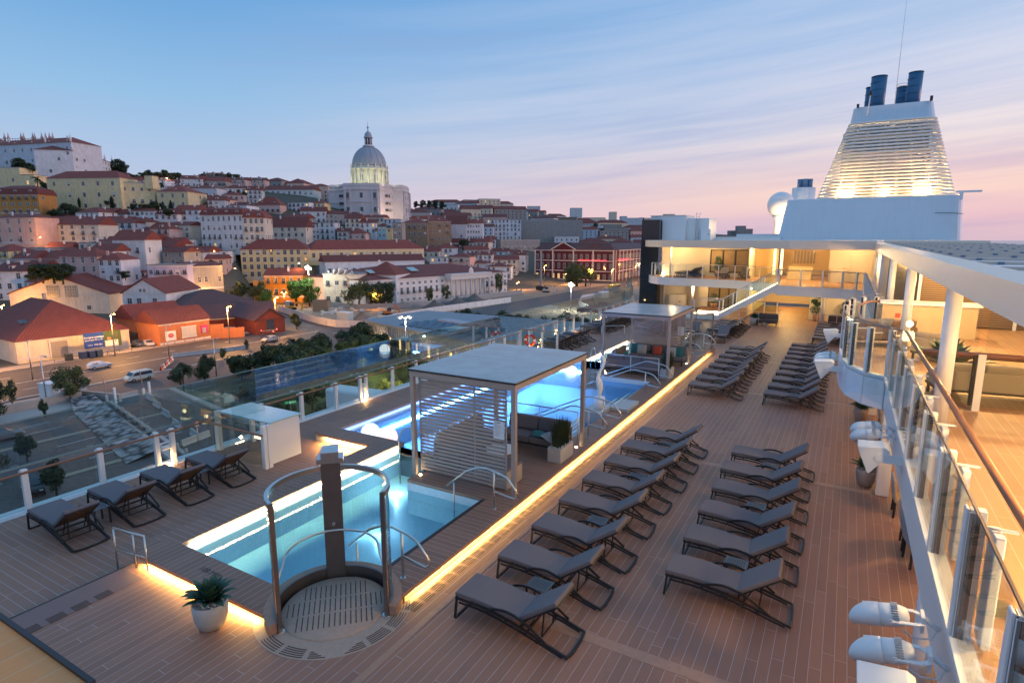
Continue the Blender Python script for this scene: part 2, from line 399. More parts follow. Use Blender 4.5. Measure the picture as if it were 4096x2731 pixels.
# curved slotted drain around the shower tray
dr = MB()
for k in range(10):
    q0 = -158+k*22
    for j in range(5):
        r = 1.085+j*.043
        pts = arc(0, 0, r, q0+1.5+50, q0+19.5+50, 6, .004)
        dr.poly([Vector(p) for p in pts], .011, .006)
o = dr.build('curved_drain_grille', M('curved_slot_dark', (.075, .055, .045), .8), loc=(-7.126, 6.376, .006)); tag(o, 'ring of dark curved slots in the deck around the near shower tray', 'drain grille')
for v in o.data.vertices:
    if not (v.co.x+7.126*0 > -99): pass
bmx = bmesh.new(); bmx.from_mesh(o.data)
bmesh.ops.delete(bmx, geom=[f for f in bmx.faces if (f.calc_center_median().y > -.97 and f.calc_center_median().x < 1.0) or f.calc_center_median().x < -.95], context='FACES'); bmx.to_mesh(o.data); bmx.free()
# landing of pale composite around the tray
pts = arc(-7.126, 6.376, 1.30, -136, 45, 36)
pts = [(-8.15, 5.44)]+[p for p in pts if p[1] < 5.44 or p[0] > -6.16]+[(-6.16, 7.2), (-6.165, 6.7), (-7.0, 6.2), (-7.6, 5.44)]
MBo = MB().prism([(p[0], p[1]) for p in pts if True], 0, .0045); struct(MBo.build('shower_landing', tread))
# coaming
cx = MB(); K = MB()
def strip(pts, z0=.105, z1=CZ, mi=0, lip=0): K.prism(pts, z0, z1, mi, 2)
rx, ry = -7.126, 6.376
front = [(-11.4, 5.45), (-7.80, 5.45)]+arc(rx, ry, 1.13, 234, 194, 8)+[(-11.15, 6.12), (-11.86, 5.95), (-11.78, 5.7), (-11.62, 5.52)]
right = [(-6.17, 20), (-6.92, 20)]+arc(rx, ry, 1.13, 79.5, 28, 8)+[(-6.17, 6.9)]
right = [(-6.92, 20)]+[(rx+1.13*math.cos(R(q)), ry+1.13*math.sin(R(q))) for q in (79.5, 70, 60, 50, 40, 32)]+[(-6.17, 6.98), (-6.17, 20)]
left = [(-11.86, 5.95), (-11.15, 6.12), (-11.15, 12.26), (-11.86, 12.26)]
neck = [(-14.0, 12.26), (-11.15, 12.26), (-11.15, 12.97), (-13.85, 12.97), (-14.62, 13.2), (-14.6, 12.9), (-14.5, 12.6), (-14.3, 12.36)]
big = [(-14.62, 13.2), (-13.85, 12.97), (-13.85, 20), (-14.62, 20)]
plat = [(-9.28, 10.87), (-6.922, 10.87), (-6.922, 15.6), (-9.28, 15.6)]
for p, mi in ((front, 1), (right, 0), (left, 0), (neck, 1), (big, 0), (plat, 0)):
    strip(p, mi=mi); strip(mir(p), mi=mi)
struct(K.build('pool_coaming', [wood_cx, wood_cy, wood_plain]))
K = MB()   # risers set back under the lip
def riser(pts): K.prism(pts, -.5, .105)
for q in ([(-11.4, 5.55), (-7.75, 5.55), (-8.1, 6.05), (-11.1, 6.05)], [(-6.88, 7.5), (-6.3, 7.2), (-6.3, 20), (-6.88, 20)], [(-11.78, 5.6), (-11.2, 5.6), (-11.2, 12.4), (-11.78, 12.4)], [(-14.45, 12.5), (-14.3, 12.4), (-11.2, 12.4), (-11.2, 12.9), (-14.45, 12.9)], [(-14.5, 12.9), (-13.9, 12.9), (-13.9, 20), (-14.5, 20)], [(-9.2, 10.95), (-6.5, 10.95), (-6.5, 15.5), (-9.2, 15.5)]):
    riser(q); riser(mir(q))
struct(K.build('coaming_riser', dtile))
# basins
def basin(loop, zb, z1=.1):
    k = MB(); n = len(loop)
    for i in range(n):
        a, c = loop[i], loop[(i+1) % n]; k.quad((*a, zb), (*c, zb), (*c, z1), (*a, z1))
    return k
small = [(-11.15, 6.12)]+[(rx+1.1*math.cos(R(q)), ry+1.1*math.sin(R(q))) for q in (193, 175, 155, 135, 115, 97, 80)]+[(-6.92, 10.87), (-9.28, 10.87), (-9.28, 12.78), (-11.15, 12.78)]
mid = [(-13.85, 12.97), (-11.15, 12.97), (-11.15, 12.78), (-9.28, 12.78), (-9.28, 15.6), (-6.92, 15.6), (-6.92, 24.4), (-9.28, 24.4), (-9.28, 27.22), (-11.15, 27.22), (-11.15, 27.03), (-13.85, 27.03)]
k = basin(mid, -1.35); k.quad((-13.9, 12.7, -1.35), (-6.9, 12.7, -1.35), (-6.9, 27.3, -1.35), (-13.9, 27.3, -1.35))
for lp in (small, mir(small)):
    kk = basin(lp, -.75); k.add(kk.v, kk.f)
    ys = [p[1] for p in lp]; k.quad((-11.2, min(ys), -.75), (-6.9, min(ys), -.75), (-6.9, max(ys), -.75), (-11.2, max(ys), -.75))
struct(k.build('pool_basin', ptile))
k = MB()
for lp in (small, mir(small)): k.add([(*p, WZ) for p in lp], [tuple(range(len(lp)))])
struct(k.build('plunge_pool_water', water('plunge_water', (.50, .80, .90), bs=.14, sc=7)))
k = MB(); k.add([(*p, WZ) for p in mid], [tuple(range(len(mid)))])
struct(k.build('main_pool_water', water('main_water', (.45, .74, 1.0), bs=.2, sc=3)))
for y0 in (12.70, 27.22):
    tag(MB().box(-11.15, -9.28, y0, y0+.08, -1.3, WZ+.02).build('weir_edge', dsteel), 'dark weir edge between the main pool and the %s plunge pool' % ('near' if y0 < 20 else 'far'), 'weir')
tag(MB().box(-7.0, -6.925, 7.55, 10.86, .02, CZ+.003).build('pool_edge_channel', blackm), 'black channel strip along the right edge of the near plunge pool', 'edge strip')
tag(MB().box(-7.12, -7.002, 7.62, 10.86, -.06, .09).build('timber_pool_ledge', wood_plain), 'timber ledge below the black strip at the near plunge pool', 'ledge')
# pool steps
for i in range(5):
    o = MB().box(-7.32-.42*i, -6.93-.42*i, 16.4+i*.25, 23.9-i*.2, -1.3, -.16-.2*i).build('pool_step', M('step_terrazzo%d' % i, (.45, .52, .58), .4, var=.3, sc=40))
    tag(o, '%s terrazzo step down into the main pool from its deck edge' % ORD[i], 'pool step', 'underwater steps of the main pool')
    MB().box(-.025, 0, 0, 7.3-i*.45, .001, .01).build('step_nosing', ledw if False else EM('nosing_glow%d' % i, (1, .86, .62), 1.1), o, loc=(-7.29-.42*i, 16.5+i*.25, -.16-.2*i))
# LED strips
def ledstrip(label, boxes, m=led):
    k = MB()
    for q in boxes: k.box(*q)
    o = k.build('led_strip', m); tag(o, label, 'led strip'); return o
ledstrip('long warm LED strip glowing under the right lip of the pool coaming', [(-6.29, -6.235, 7.25, 32.7, .099, .103)])
ledstrip('warm LED strip under the coaming lip facing the foreground deck', [(-11.3, -7.9, 5.48, 5.535, .099, .103)])
ledstrip('warm white LED strip along the left wall of the near plunge pool', [(-11.148, -11.09, 6.3, 12.7, .090, .096)], ledpool)
ledstrip('warm white LED strip along the left wall of the far plunge pool', [(-11.148, -11.09, 27.3, 33.7, .090, .096)], ledpool)
ledstrip('warm LED strip under the rounded left end of the coaming', [(-13.9, -12.0, 12.30, 12.37, .098, .103), (-11.85, -11.80, 11.3, 12.3, .098, .103)], ledsoft)
ledstrip('blue LED strip under the left coaming lip of the main pool', [(-13.84, -13.82, 13.2, 26.8, .0, .06)], ledb)
ledstrip('underwater blue light line along the left wall of the main pool', [(-13.845, -13.82, 13.3, 26.7, -.55, -.45)], EM('deep_blue_line', (.20, .46, 1), 120))
ledstrip('underwater blue light line on the right bench of the main pool', [(-9.27, -9.25, 24.6, 27.0, -.55, -.45), (-9.27, -9.25, 13, 15.4, -.55, -.45)], EM('deep_blue_line_right', (.20, .46, 1), 120))
ledstrip('underwater blue light line on the far wall of the main pool', [(-13.6, -11.3, 27.0, 27.025, -.55, -.45)], EM('deep_blue_line_far', (.20, .46, 1), 120))
ledstrip('underwater pale blue light line on the near wall of the near plunge pool', [(-11, -8.4, 6.125, 6.15, -.45, -.38)], EM('aqua_line', (.40, .74, 1), 5))
# underwater lights
blue = (.16, .40, 1.0)
for i, (x, y, w, c) in enumerate([(-13.6, 15, 150, (.16, .22, 1)), (-13.6, 18.5, 130, blue), (-13.6, 22, 130, blue), (-13.6, 25.5, 120, blue), (-11, 14.2, 110, blue), (-10.4, 20, 150, blue), (-9.8, 23.4, 100, blue), (-9.8, 16.5, 110, blue)]):
    pass
for x, y, w in ((-8.2, 8.0, 26), (-10.3, 11.6, 26), (-9.2, 9.6, 16), (-8.2, 32, 30), (-10.3, 28.4, 30)): lamp('underwater_light', 'POINT', (x, y, -.5), (.52, .80, 1), w*1.2, .05)
for i, (x, y, lb) in enumerate(((-12.25, 13.5, 'pinkish glowing ball floating at the near wall of the main pool, the right one'), (-13.05, 13.55, 'glowing ball lamp floating at the near wall of the main pool, left one of two'), (-10.96, 24.9, 'large glowing white ball lamp floating at the far end of the main pool'))):
    o = MB().lathe([(.30*math.sin(R(q)) or .001, -.30*math.cos(R(q))) for q in range(0, 181, 12)], 28, cap=False).build('floating_ball_lamp', EM('pink_ball', (1, .78, .84), 1.3) if i == 0 else ball, loc=(x, y, .0))
    tag(o, lb, 'ball lamp', 'floating ball lamps')
# ------------------------------------------------------------------ loungers
def arcz(pts, n=8):   # Catmull-Rom through x,z points
    P = [Vector((p[0], 0, p[1])) for p in pts]; P = [2*P[0]-P[1]]+P+[2*P[-1]-P[-2]]; out = []
    for i in range(1, len(P)-2):
        for j in range(n):
            t = j/n; a, b_, c, d = P[i-1:i+3]
            out.append(.5*((2*b_)+(-a+c)*t+(2*a-5*b_+4*c-d)*t*t+(-a+3*b_-3*c+d)*t**3))
    return out+[P[-2]]
def lounger(name, label, ang=36, thick=.07, cm=None, towel=False):
    t = thing(name, label, 'sun lounger'); W2 = .34; up = (0, 1, 0)
    rail = arcz([(0.0, .385), (.55, .375), (1.15, .28), (2.0, .05)], 6)
    rail2 = arcz([(0.06, .32), (.55, .31), (1.12, .215), (1.93, -.0+.02)], 6)
    f = MB()
    for s in (-W2, W2):
        f.poly([Vector((p.x, s, p.z)) for p in rail], .035, .03, up=(0, 1, 0))
        f.poly([Vector((p.x, s, p.z)) for p in rail2], .028, .022, up=(0, 1, 0))
        for x, z0, z1 in ((.3, .31, .385), (.95, .25, .32), (1.5, .1, .19)): f.bar((x, s, z0), (x, s, z1), .025)
    for x, z in ((0, .385), (.62, .365), (1.2, .26), (1.28, .16)): f.bar((x, -W2, z), (x, W2, z), .03)
    f.build('frame', blackm, t)
    l = MB(); l.poly([Vector((.02, -W2, .39)), Vector((-.02, -W2, .015)), Vector((-.02, W2, .015)), Vector((.02, W2, .39))], .035, .03, up=(1, 0, 0)); l.build('foot_leg', blackm, t)
    l = MB(); l.poly([Vector((p[0], p[1], p[2])) for p in ((2.0, -W2-.01, .045), (2.02, -.15, .02), (2.02, .15, .02), (2.0, W2+.01, .045))], .04, .035); l.build('rear_leg', blackm, t)
    for s in (-1, 1):
        a = MB(); y = s*(W2+.035)
        a.poly([Vector((p.x, y, p.z)) for p in arcz([(.60, .36), (.78, .455), (1.05, .475), (1.38, .36), (1.72, .15)], 6)], .04, .022, up=(0, 1, 0)); a.build('armrest', blackm, t)
    q = R(ang); bx, bz = 1.22, .36; L = .74
    ex, ez = bx+L*math.cos(q), bz+L*math.sin(q)
    p = MB()
    for s in (-.2, .2):
        p.bar((bx+.42*math.cos(q), s, bz+.42*math.sin(q)), (1.52, s, .14), .022)
        p.bar((bx+.3*math.cos(q), s, bz+.3*math.sin(q)), (1.28, s, .2), .018)
    p.bar((1.52, -W2, .13), (1.52, W2, .13), .02); p.build('prop_strut', blackm, t)
    p = MB(); nx, nz = -math.sin(q), math.cos(q)
    o_ = Vector((bx, 0, bz)); e_ = Vector((ex, 0, ez))
    p.poly([o_+Vector((0, -.31, 0)), e_+Vector((0, -.31, 0)), e_+Vector((0, .31, 0)), o_+Vector((0, .31, 0))], .03, .025, up=(nx, 0, nz))
    p.obox((o_+e_)/2, e_-o_, L, .58, .008, 1, up=(nx, 0, nz)); p.build('back_sling', [blackm, sling], t)
    c = MB(); prof = [(-.02, .405), (.3, .41), (.62, .392), (.95, .355), (1.2, .345)]
    n = len(prof)
    vs = [(x, y, z+dz) for dz in (0, thick) for x, z in prof for y in (-.33, .33)]
    fs = [(2*i, 2*i+1, 2*i+3, 2*i+2) for i in range(n-1)]+[(2*n+2*i, 2*n+2*i+2, 2*n+2*i+3, 2*n+2*i+1) for i in range(n-1)]
    fs += [(2*i, 2*i+2, 2*n+2*i+2, 2*n+2*i) for i in range(n-1)]+[(2*i+1, 2*n+2*i+1, 2*n+2*i+3, 2*i+3) for i in range(n-1)]+[(0, 2*n, 2*n+1, 1), (2*n-2, 2*n-1, 4*n-1, 4*n-2)]
    c.add(vs, fs); c.build('seat_cushion', cm or cush, t, bev=.014)
    c = MB(); off = Vector((nx, 0, nz))*(thick/2+.012); c.obox(o_+(e_-o_)*.51+off, e_-o_, L+.02, .66, thick, up=(nx, 0, nz)); c.build('back_cushion', cm or cush, t, bev=.014)
    return t
def sidetable(label='x'):
    t = thing('side_table', label, 'side table')
    k = MB(); k.box(-.2, .2, -.17, .17, .385, .40)
    h = k
    for i in range(8):
        for j in range(6): h.box(-.14+i*.04-.009, -.14+i*.04+.009, -.10+j*.04-.009, -.10+j*.04+.009, .4003, .4025, 1)
    h.build('table_top', [M('slate_table_top', (.07, .085, .10), .4), blackr], t)
    for x in (-.18, .18):
        for y in (-.15, .15): MB().box(x-.015, x+.015, y-.015, y+.015, 0, .385).build('leg', blackm, t)
    return t
L0 = lounger('sun_lounger', 'x'); T0 = sidetable()
usedL = [0]; usedT = [0]
def putL(x, y, z, rz, label, group):
    if not usedL[0]: usedL[0] = 1; o = L0; o.location = (x, y, z); o.rotation_euler = (0, 0, rz); o['label'] = label; o['group'] = group; return o
    return dup(L0, (x, y, z), rz, label, group)
def putT(x, y, z, rz, label, group='slatted side tables between loungers'):
    if not usedT[0]: usedT[0] = 1; o = T0; o.location = (x, y, z); o.rotation_euler = (0, 0, rz); o['label'] = label; o['group'] = group; return o
    return dup(T0, (x, y, z), rz, label, group)
rows = [(-5.13, 7.48, 1.335, 8, 0, 'in the near row beside the glowing coaming strip', True, 'near left'), (-2.33, 9.86, 1.33, 6, 0, 'in the near row in the middle of the open deck', True, 'near middle'),
        (-5.17, 23.68, 1.34, 8, 0, 'in the far row beside the glowing coaming strip', True, 'far left'), (-2.33, 23.65, 1.34, 10, 0, 'in the far row in the middle of the open deck', True, 'far middle'),
        (-1.42, 38.8, 1.3, 6, 0, 'in the row near the right pillar under the bridge deck', True, 'rearmost right'), (-7.6, 39.3, 1.15, 5, 0, 'in the row in front of the stair foot', True, 'stair foot'),
        (-11.9, 37.6, 1.25, 5, 0, 'in the group behind the far shower', False, ''),
        (-15.35, 5.5, 1.2, 4, LZ, 'in the near row by the left glass barrier', True, 'near barrier'), (-15.55, 30.6, 1.18, 4, LZ, 'by the left glass barrier next to the lifebuoy', False, ''),
        (-15.75, 37.5, 1.2, 8, LZ, 'by the left glass barrier beyond the ones at the lifebuoy', False, '')]
rl = random.Random(3)
for x, y, dy, n, z, where, tb, nm in rows:
    for i in range(n):
        putL(x+rl.uniform(-.03, .03), y+i*dy, z, R(rl.uniform(-2.2, 2.2)), 'charcoal sun lounger, %s %s' % (ORD[i], where), 'sun loungers '+where)
        if tb and i % 2 == 0 and i+1 < n:
            putT(x+1.03, y+(i+.5)*dy, z, 0, 'dark side table, %s %s' % (ORD[i//2], where.replace(' row', ' lounger row', 1)))
putL(-6.38, 36.5, 0, PI/2, 'sun lounger facing the camera, back raised, right one of two by the far shower', 'loungers facing the camera')
putL(-8.3, 37.2, 0, PI/2, 'sun lounger facing the camera, back raised, left one of two by the far shower', 'loungers facing the camera')
putT(-7.3, 37.6, 0, 0, 'small side table between the two loungers that face the camera')
for i in range(4): putL(-13.2, 52.5+i*.62*1.2, 2.9, R(-4), 'brown lounger on the upper balcony, %s from the rail in the group by the corner' % ORD[i], 'loungers on the upper balcony')
putL(-9.2, 51.9, 2.9, PI/2, 'lounger facing out on the upper balcony, left one of two before the big window', 'loungers facing out on the balcony')
putL(-7.5, 51.7, 2.9, PI/2, 'lounger facing out on the upper balcony, right one of two before the big window', 'loungers facing out on the balcony')
# ------------------------------------------------------------------ cabanas
def cushion(mb, c, d, l, w, h, up=(0, 0, 1), mi=0): mb.obox(c, d, l, w, h, mi, up)
def pillow(name, label, m, loc, rz, tilt=70, s=.45):
    k = MB(); n = 8; o = []
    for zz in (1, -1):
        for i in range(n+1):
            for j in range(n+1):
                u, v = i/n*2-1, j/n*2-1; bul = (1-u**4)*(1-v**4)
                k.v.append((u*s/2*(1-.06*(1-abs(v))*0), v*s/2, zz*.075*bul))
        b0 = 0 if zz == 1 else (n+1)**2
        for i in range(n):
            for j in range(n):
                q = b0+i*(n+1)+j; k.f.append((q, q+1, q+n+2, q+n+1)); k.mi.append(0); k.sm.append(True)
    o = k.build(name, m, loc=loc); o.rotation_euler = (0, R(tilt), rz); tag(o, label, 'pillow'); return o
def sofa(name, label, loc, rz, L=2.4, fm=None, D=.85, cat='sofa', n=3, bh=.42, sh=.40):
    fm = fm or cush; t = thing(name, label, cat, loc, rz)
    k = MB(); k.box(-L/2, L/2, -D/2, D/2, .20, .25); k.build('base_frame', blackm, t)
    for x in (-L/2+.06, L/2-.06):
        for y in (-D/2+.06, D/2-.06): MB().box(x-.025, x+.025, y-.025, y+.025, 0, .2).build('leg', blackm, t)
    for i in range(n):
        x0 = -L/2+i*L/n
        k = MB(); k.box(x0+.005, x0+L/n-.005, -D/2, D/2-.12, .25, sh+.03); k.build('seat_cushion', fm, t, bev=.035)
        k = MB(); k.obox((x0+L/n/2, D/2-.16, sh+.03+bh/2), (1, 0, 0), L/n-.02, .18, bh, up=(0, .22, 1)); k.build('back_cushion', fm, t, bev=.05)
    k = MB(); k.box(-L/2, L/2, D/2-.05, D/2, .2, sh+.24); k.build('back_panel', fm, t, bev=.02)
    return t
def cabana(y0, flip, lab):
    t = thing('cabana', lab, 'cabana', (-7.85, y0+2.02, CZ))
    X, Y = 1.48, 2.03
    for x in (-X, X):
        for y in (-Y, Y): MB().box(x-.055, x+.055, y-.055, y+.055, 0, 2.62).build('post', taupe, t, bev=.006)
    k = MB(); k.box(-X-.06, X+.06, -Y-.06, -Y+.06, 2.62, 2.76); k.box(-X-.06, X+.06, Y-.06, Y+.06, 2.62, 2.76); k.box(-X-.06, -X+.06, -Y+.06, Y-.06, 2.62, 2.76); k.box(X-.06, X+.06, -Y+.06, Y-.06, 2.62, 2.76)
    k.build('roof_beam', taupe, t)
    MB().box(-X-.09, X+.09, -Y-.09, Y+.09, 2.765, 2.80).build('roof_seal', blackr, t)
    MB().box(-X-.08, X+.08, -Y-.08, -.006, 2.802, 2.815).build('roof_pane', roofg, t); MB().box(-X-.08, X+.08, .006, Y+.08, 2.802, 2.815).build('roof_pane', roofg, t)
    sy = Y if flip else -Y+.12
    k = MB(); x0, x1 = -X+.14, X-.42+.12
    for z in [.12+i*.0965 for i in range(26)]: k.box(x0, x1, sy-.012, sy+.012, z, z+.062)
    k.box(x0-.03, x0, sy-.02, sy+.02, .08, 2.62); k.box(x1, x1+.03, sy-.02, sy+.02, .08, 2.62); k.box((x0+x1)/2+.35, (x0+x1)/2+.40, sy+.012, sy+.03, .1, 2.6)
    k.build('slatted_screen', taupe, t)
    k = MB(); k.box(x1-.32, x1-.02, sy-.028, sy-.016, 1.35, 1.78, 0)
    for i in range(12): k.box(x1-.29, x1-.29+(.1+.14*((i*37) % 5)/4), sy-.0295, sy-.0282, 1.70-i*.026, 1.706-i*.026, 1)
    k.box(x1-.29, x1-.13, sy-.0295, sy-.0282, 1.735, 1.75, 1)
    k.build('notice_sheet', [M('notice_paper', (.72, .73, .76), .6), M('notice_ink', (.12, .12, .14), .7)], t)
    for x, y in ((-X+.16, -Y+.0), (X-.1, Y-.18)):
        MB().cyl(x, y, 0, .012, .035, n=12).build('floor_spot', bulb, t)
    lamp('cabana_spot', 'SPOT', (-X+.12, -Y+.02, .05), (1, .72, .38), 6, .02, t, spot_size=R(70), rot=(PI, 0, 0))
    lamp('cabana_spot', 'SPOT', (X-.1, Y-.16, .05), (1, .72, .38), 6, .02, t, spot_size=R(70), rot=(PI, 0, 0))
    return t
cabana(11.27, 0, 'near poolside cabana with frosted glass roof and slatted screen facing the camera')
cabana(24.72, 1, 'far poolside cabana with glass roof and slatted screen behind its sofas')
sofa('outdoor_sofa', 'grey two seat sofa under the near cabana beside the grass planter', (-7.55, 14.6, CZ), 0, 2.0, n=2)
sofa('outdoor_sofa', 'grey sofa under the near cabana along the pool side', (-8.95, 13.2, CZ), PI/2, 2.2, n=2)
pillow('pillow', 'teal pillow lying on the near cabana sofa', teal, (-7.25, 14.35, CZ+.50), R(20), 12); pillow('pillow', 'pale patterned pillow beside the teal one on the near cabana sofa', paleg, (-6.85, 14.2, CZ+.52), R(-10), 20)
def rtable(loc, lab):
    t = thing('round_table', lab, 'table', loc); MB().cyl(0, 0, .50, .52, .42, n=40).build('table_top', white, t); MB().cyl(0, 0, .02, .5, .03).build('stem', blackm, t); MB().cyl(0, 0, 0, .02, .22, n=24).build('base', blackm, t)
rtable((-7.6, 12.75, CZ), 'white round table under the near cabana')
t = thing('perforated_box_seat', 'beige perforated box seat with grey cushion behind the cabana screen', 'seat', (-7.0, 11.95, CZ)); MB().box(-.25, .25, -.4, .4, 0, .42).build('box', M('perforated_beige', (.42, .36, .30), .6, var=.5, sc=55), t, bev=.01); MB().box(-.25, .25, -.4, .4, .425, .50).build('seat_cushion', cush, t, bev=.02)
def grassplanter(loc, lab, n=420, seed=1):
    t = thing('grass_planter', lab, 'planter', loc); r = random.Random(seed)
    k = MB(); k.box(-.2, .2, -.42, .42, 0, .40); k.build('planter_box', potw, t, bev=.008)
    k = MB()
    for i in range(110):
        x, y = r.uniform(-.18, .18), r.uniform(-.39, .39); s = r.uniform(.012, .024)
        k.lathe([(.001, .40), (s, .40+s*.7), (.001, .40+s*1.4)], 6, (x, y), cap=False)
    k.build('pebbles', peb, t)
    k = MB()
    for i in range(n):
        x, y = r.gauss(0, .07), r.uniform(-.34, .34); h = r.uniform(.45, .82); dx, dy = r.uniform(-.16, .16), r.uniform(-.18, .18); w = .008
        k.add([(x-w, y, .4), (x+w, y, .4), (x+dx*.4+w*.8, y+dy*.4, .4+h*.6), (x+dx*.4-w*.8, y+dy*.4, .4+h*.6), (x+dx, y+dy, .4+h)], [(0, 1, 2, 3), (3, 2, 4)])
    k.build('grass', grassm, t)
grassplanter((-6.52, 14.15, CZ), 'pale box planter with tall dark grass at the near cabana')
grassplanter((-6.55, 25.35, CZ), 'pale box planter with tall dark grass at the far cabana', seed=4)
sofa('outdoor_sofa', 'grey three seat sofa in the far cabana seen from behind', (-8.05, 25.45, CZ), PI, 2.5, n=3)
sofa('outdoor_sofa', 'grey three seat sofa against the slatted screen of the far cabana', (-7.75, 28.2, CZ), 0, 2.6, n=3)
sofa('outdoor_sofa', 'grey sofa along the pool side of the far cabana', (-9.0, 26.8, CZ), PI/2, 1.6, n=2)
for i, (x, m, l) in enumerate(((-8.85, teal, 'teal pillow at the left end of the far cabana sofa'), (-8.5, paleg, 'grey woven pillow beside the left teal one in the far cabana'), (-7.75, redp, 'rust red pillow in the middle of the far cabana sofa'), (-7.05, paleg, 'grey woven pillow right of the red one in the far cabana'), (-6.72, teal, 'teal pillow at the right end of the far cabana sofa'))):
    pillow('pillow', l, m, (x, 27.95-.08*(i % 2), CZ+.66), PI/2, -72, .46 if m != redp else .42)
pillow('pillow', 'teal striped pillow on the pool side sofa of the far cabana', teal, (-8.8, 26.2, CZ+.62), R(0), -60)
# balustrade rails behind near-cabana sofa and before far-cabana sofa
def lowrail(lab, pts, h=.95, base=CZ, mid=True, posts=None, m=steel, r=.02):
    t = thing('steel_railing', lab, 'railing', (pts[0][0], pts[0][1], base)); ox, oy = pts[0][:2]
    P = [(p[0]-ox, p[1]-oy) for p in pts]
    MB().tube([(x, y, h) for x, y in P], r, 8).build('top_rail', m, t)
    if mid: MB().tube([(x, y, h*.5) for x, y in P], r*.55, 6).build('mid_rail', m, t)
    for a, c in zip(P, P[1:]):
        L = math.dist(a, c); n = max(1, round(L/1.2))
        for i in range(n+1 if c == P[-1] else n):
            f = i/n; MB().cyl(a[0]+(c[0]-a[0])*f, a[1]+(c[1]-a[1])*f, 0, h, .016, n=8).build('post', m, t)
    return t
lowrail('steel railing at the pool edge behind the near cabana', [(-9.15, 15.52), (-6.6, 15.52)])
lowrail('steel railing on the pool side of the near cabana', [(-9.22, 11.5), (-9.22, 15.3)])
lowrail('steel railing in front of the far cabana sofa', [(-9.2, 24.5), (-6.7, 24.5)])
lowrail('steel railing on the pool side of the far cabana', [(-9.22, 24.7), (-9.22, 28.6)])
# pool grab rails
def grab(lab, y, xin=-7.7, low=.45, deep=-.7, both=True):
    t = thing('pool_handrail', lab, 'handrail', (0, y, 0))
    zt = CZ+.93
    pts = [(xin-.1, 0, low), (xin+.45, 0, zt-.18), (xin+.75, 0, zt-.03), (xin+1.0, 0, zt), (-6.35, 0, zt-.05), (-6.15, 0, zt-.12), (-5.93, 0, zt-.36), (-5.88, 0, zt-.45), (-5.90, 0, zt-.53), (-5.98, 0, zt-.57), (-6.49, 0, zt-.50)]
    if xin < -8.2: pts = [(xin-.1, 0, low), (-7.1, 0, zt), (-6.9, 0, zt+.02), (-6.35, 0, zt-.05), (-6.15, 0, zt-.12), (-5.93, 0, zt-.36), (-5.88, 0, zt-.45), (-5.90, 0, zt-.53), (-5.98, 0, zt-.57), (-6.49, 0, zt-.50)]
    MB().tube(pts, .024, 10).build('tube_rail', steel, t)
    MB().cyl(-6.49, 0, CZ, zt-.04, .024, n=10).build('post', steel, t); MB().cyl(-6.49, 0, CZ, CZ+.015, .05).build('foot_plate', steel, t)
    MB().cyl(xin+.1, 0, deep, low+.13, .02, n=10).build('water_post', steel, t)
    return t
grab('bent steel handrail at the near plunge pool beside the shower', 7.4); grab('bent steel handrail at the near plunge pool beside the cabana screen', 10.55)
grab('long steel handrail over the pool steps, first beyond the near cabana', 16.1, -9.0, .15, -1.3); grab('long steel handrail over the pool steps, just before the sculpture', 17.35, -9.0, .15, -1.3)
grab('long steel handrail over the pool steps, first beyond the sculpture', 21.9, -9.2, .15, -1.3); grab('long steel handrail over the pool steps, just before the far cabana', 23.75, -9.2, .15, -1.3)
grab('bent steel handrail at the far plunge pool beside the far cabana', 29.5); grab('bent steel handrail at the far plunge pool beside the far shower', 32.6)
for x, y, rz, l in ((-10.35, 12.45, 0, 'pair of hoop ladder rails at the near weir'), (-10.4, 26.9, 0, 'pair of hoop ladder rails at the far weir')):
    t = thing('pool_ladder', l, 'ladder', (x, y, 0), rz)
    for dx in (-.27, .27):
        MB().tube([(dx, -.32 if y < 20 else .32, -.7), (dx, -.32 if y < 20 else .32, .55)]+[(dx, (-1 if y < 20 else 1)*.32*math.cos(R(q)), .55+.32*math.sin(R(q))) for q in range(15, 180, 15)]+[(dx, (.32 if y < 20 else -.32), .5), (dx, (.32 if y < 20 else -.32), -.9)], .02, 8).build('hoop_rail', steel, t)
    for z in (-.3, -.55, -.8): MB().box(-.27, .27, (.25 if y < 20 else -.39), (.39 if y < 20 else -.25), z, z+.02).build('tread', steel, t)
# sculpture
t = thing('sculpture', 'tall white twisting bird-like sculpture on a round white drum', 'sculpture', (-7.2, 18.85, .30))
MB().cyl(0, 0, 0, .42, .19, n=32).build('drum', white, t)
pr = [(0, .42, .06, 0), (0.0, .55, .10, 0), (.02, .75, .15, -.02), (.0, .95, .16, -.05), (-.05, 1.12, .10, -.05), (-.03, 1.3, .075, 0), (.05, 1.5, .07, .08), (.09, 1.68, .085, .12), (.05, 1.85, .06, .1), (-.02, 1.98, .02, .04), (-.04, 2.08, .006, .0)]
k = MB(); o0 = 0; n = 16
for i, (x, z, r, y) in enumerate(pr):
    for q in range(n):
        a = 2*PI*q/n+i*.12; k.v.append((x+r*.62*math.cos(a), y+r*math.sin(a), z))
for i in range(len(pr)-1):
    for q in range(n): k.f.append((i*n+q, i*n+(q+1) % n, (i+1)*n+(q+1) % n, (i+1)*n+q)); k.mi.append(0); k.sm.append(True)
k.build('figure', white, t)
tag(MB().box(-7.65, -6.95, 18.3, 19.45, -.4, .30).build('plinth', terr, bev=.01), 'grey terrazzo plinth under the white sculpture', 'plinth')
tag(MB().box(-6.93, -6.28, 19.2, 20.5, CZ, .30).build('terrazzo_slab', terr, bev=.01), 'flat grey terrazzo slab on the coaming beside the sculpture', 'slab')
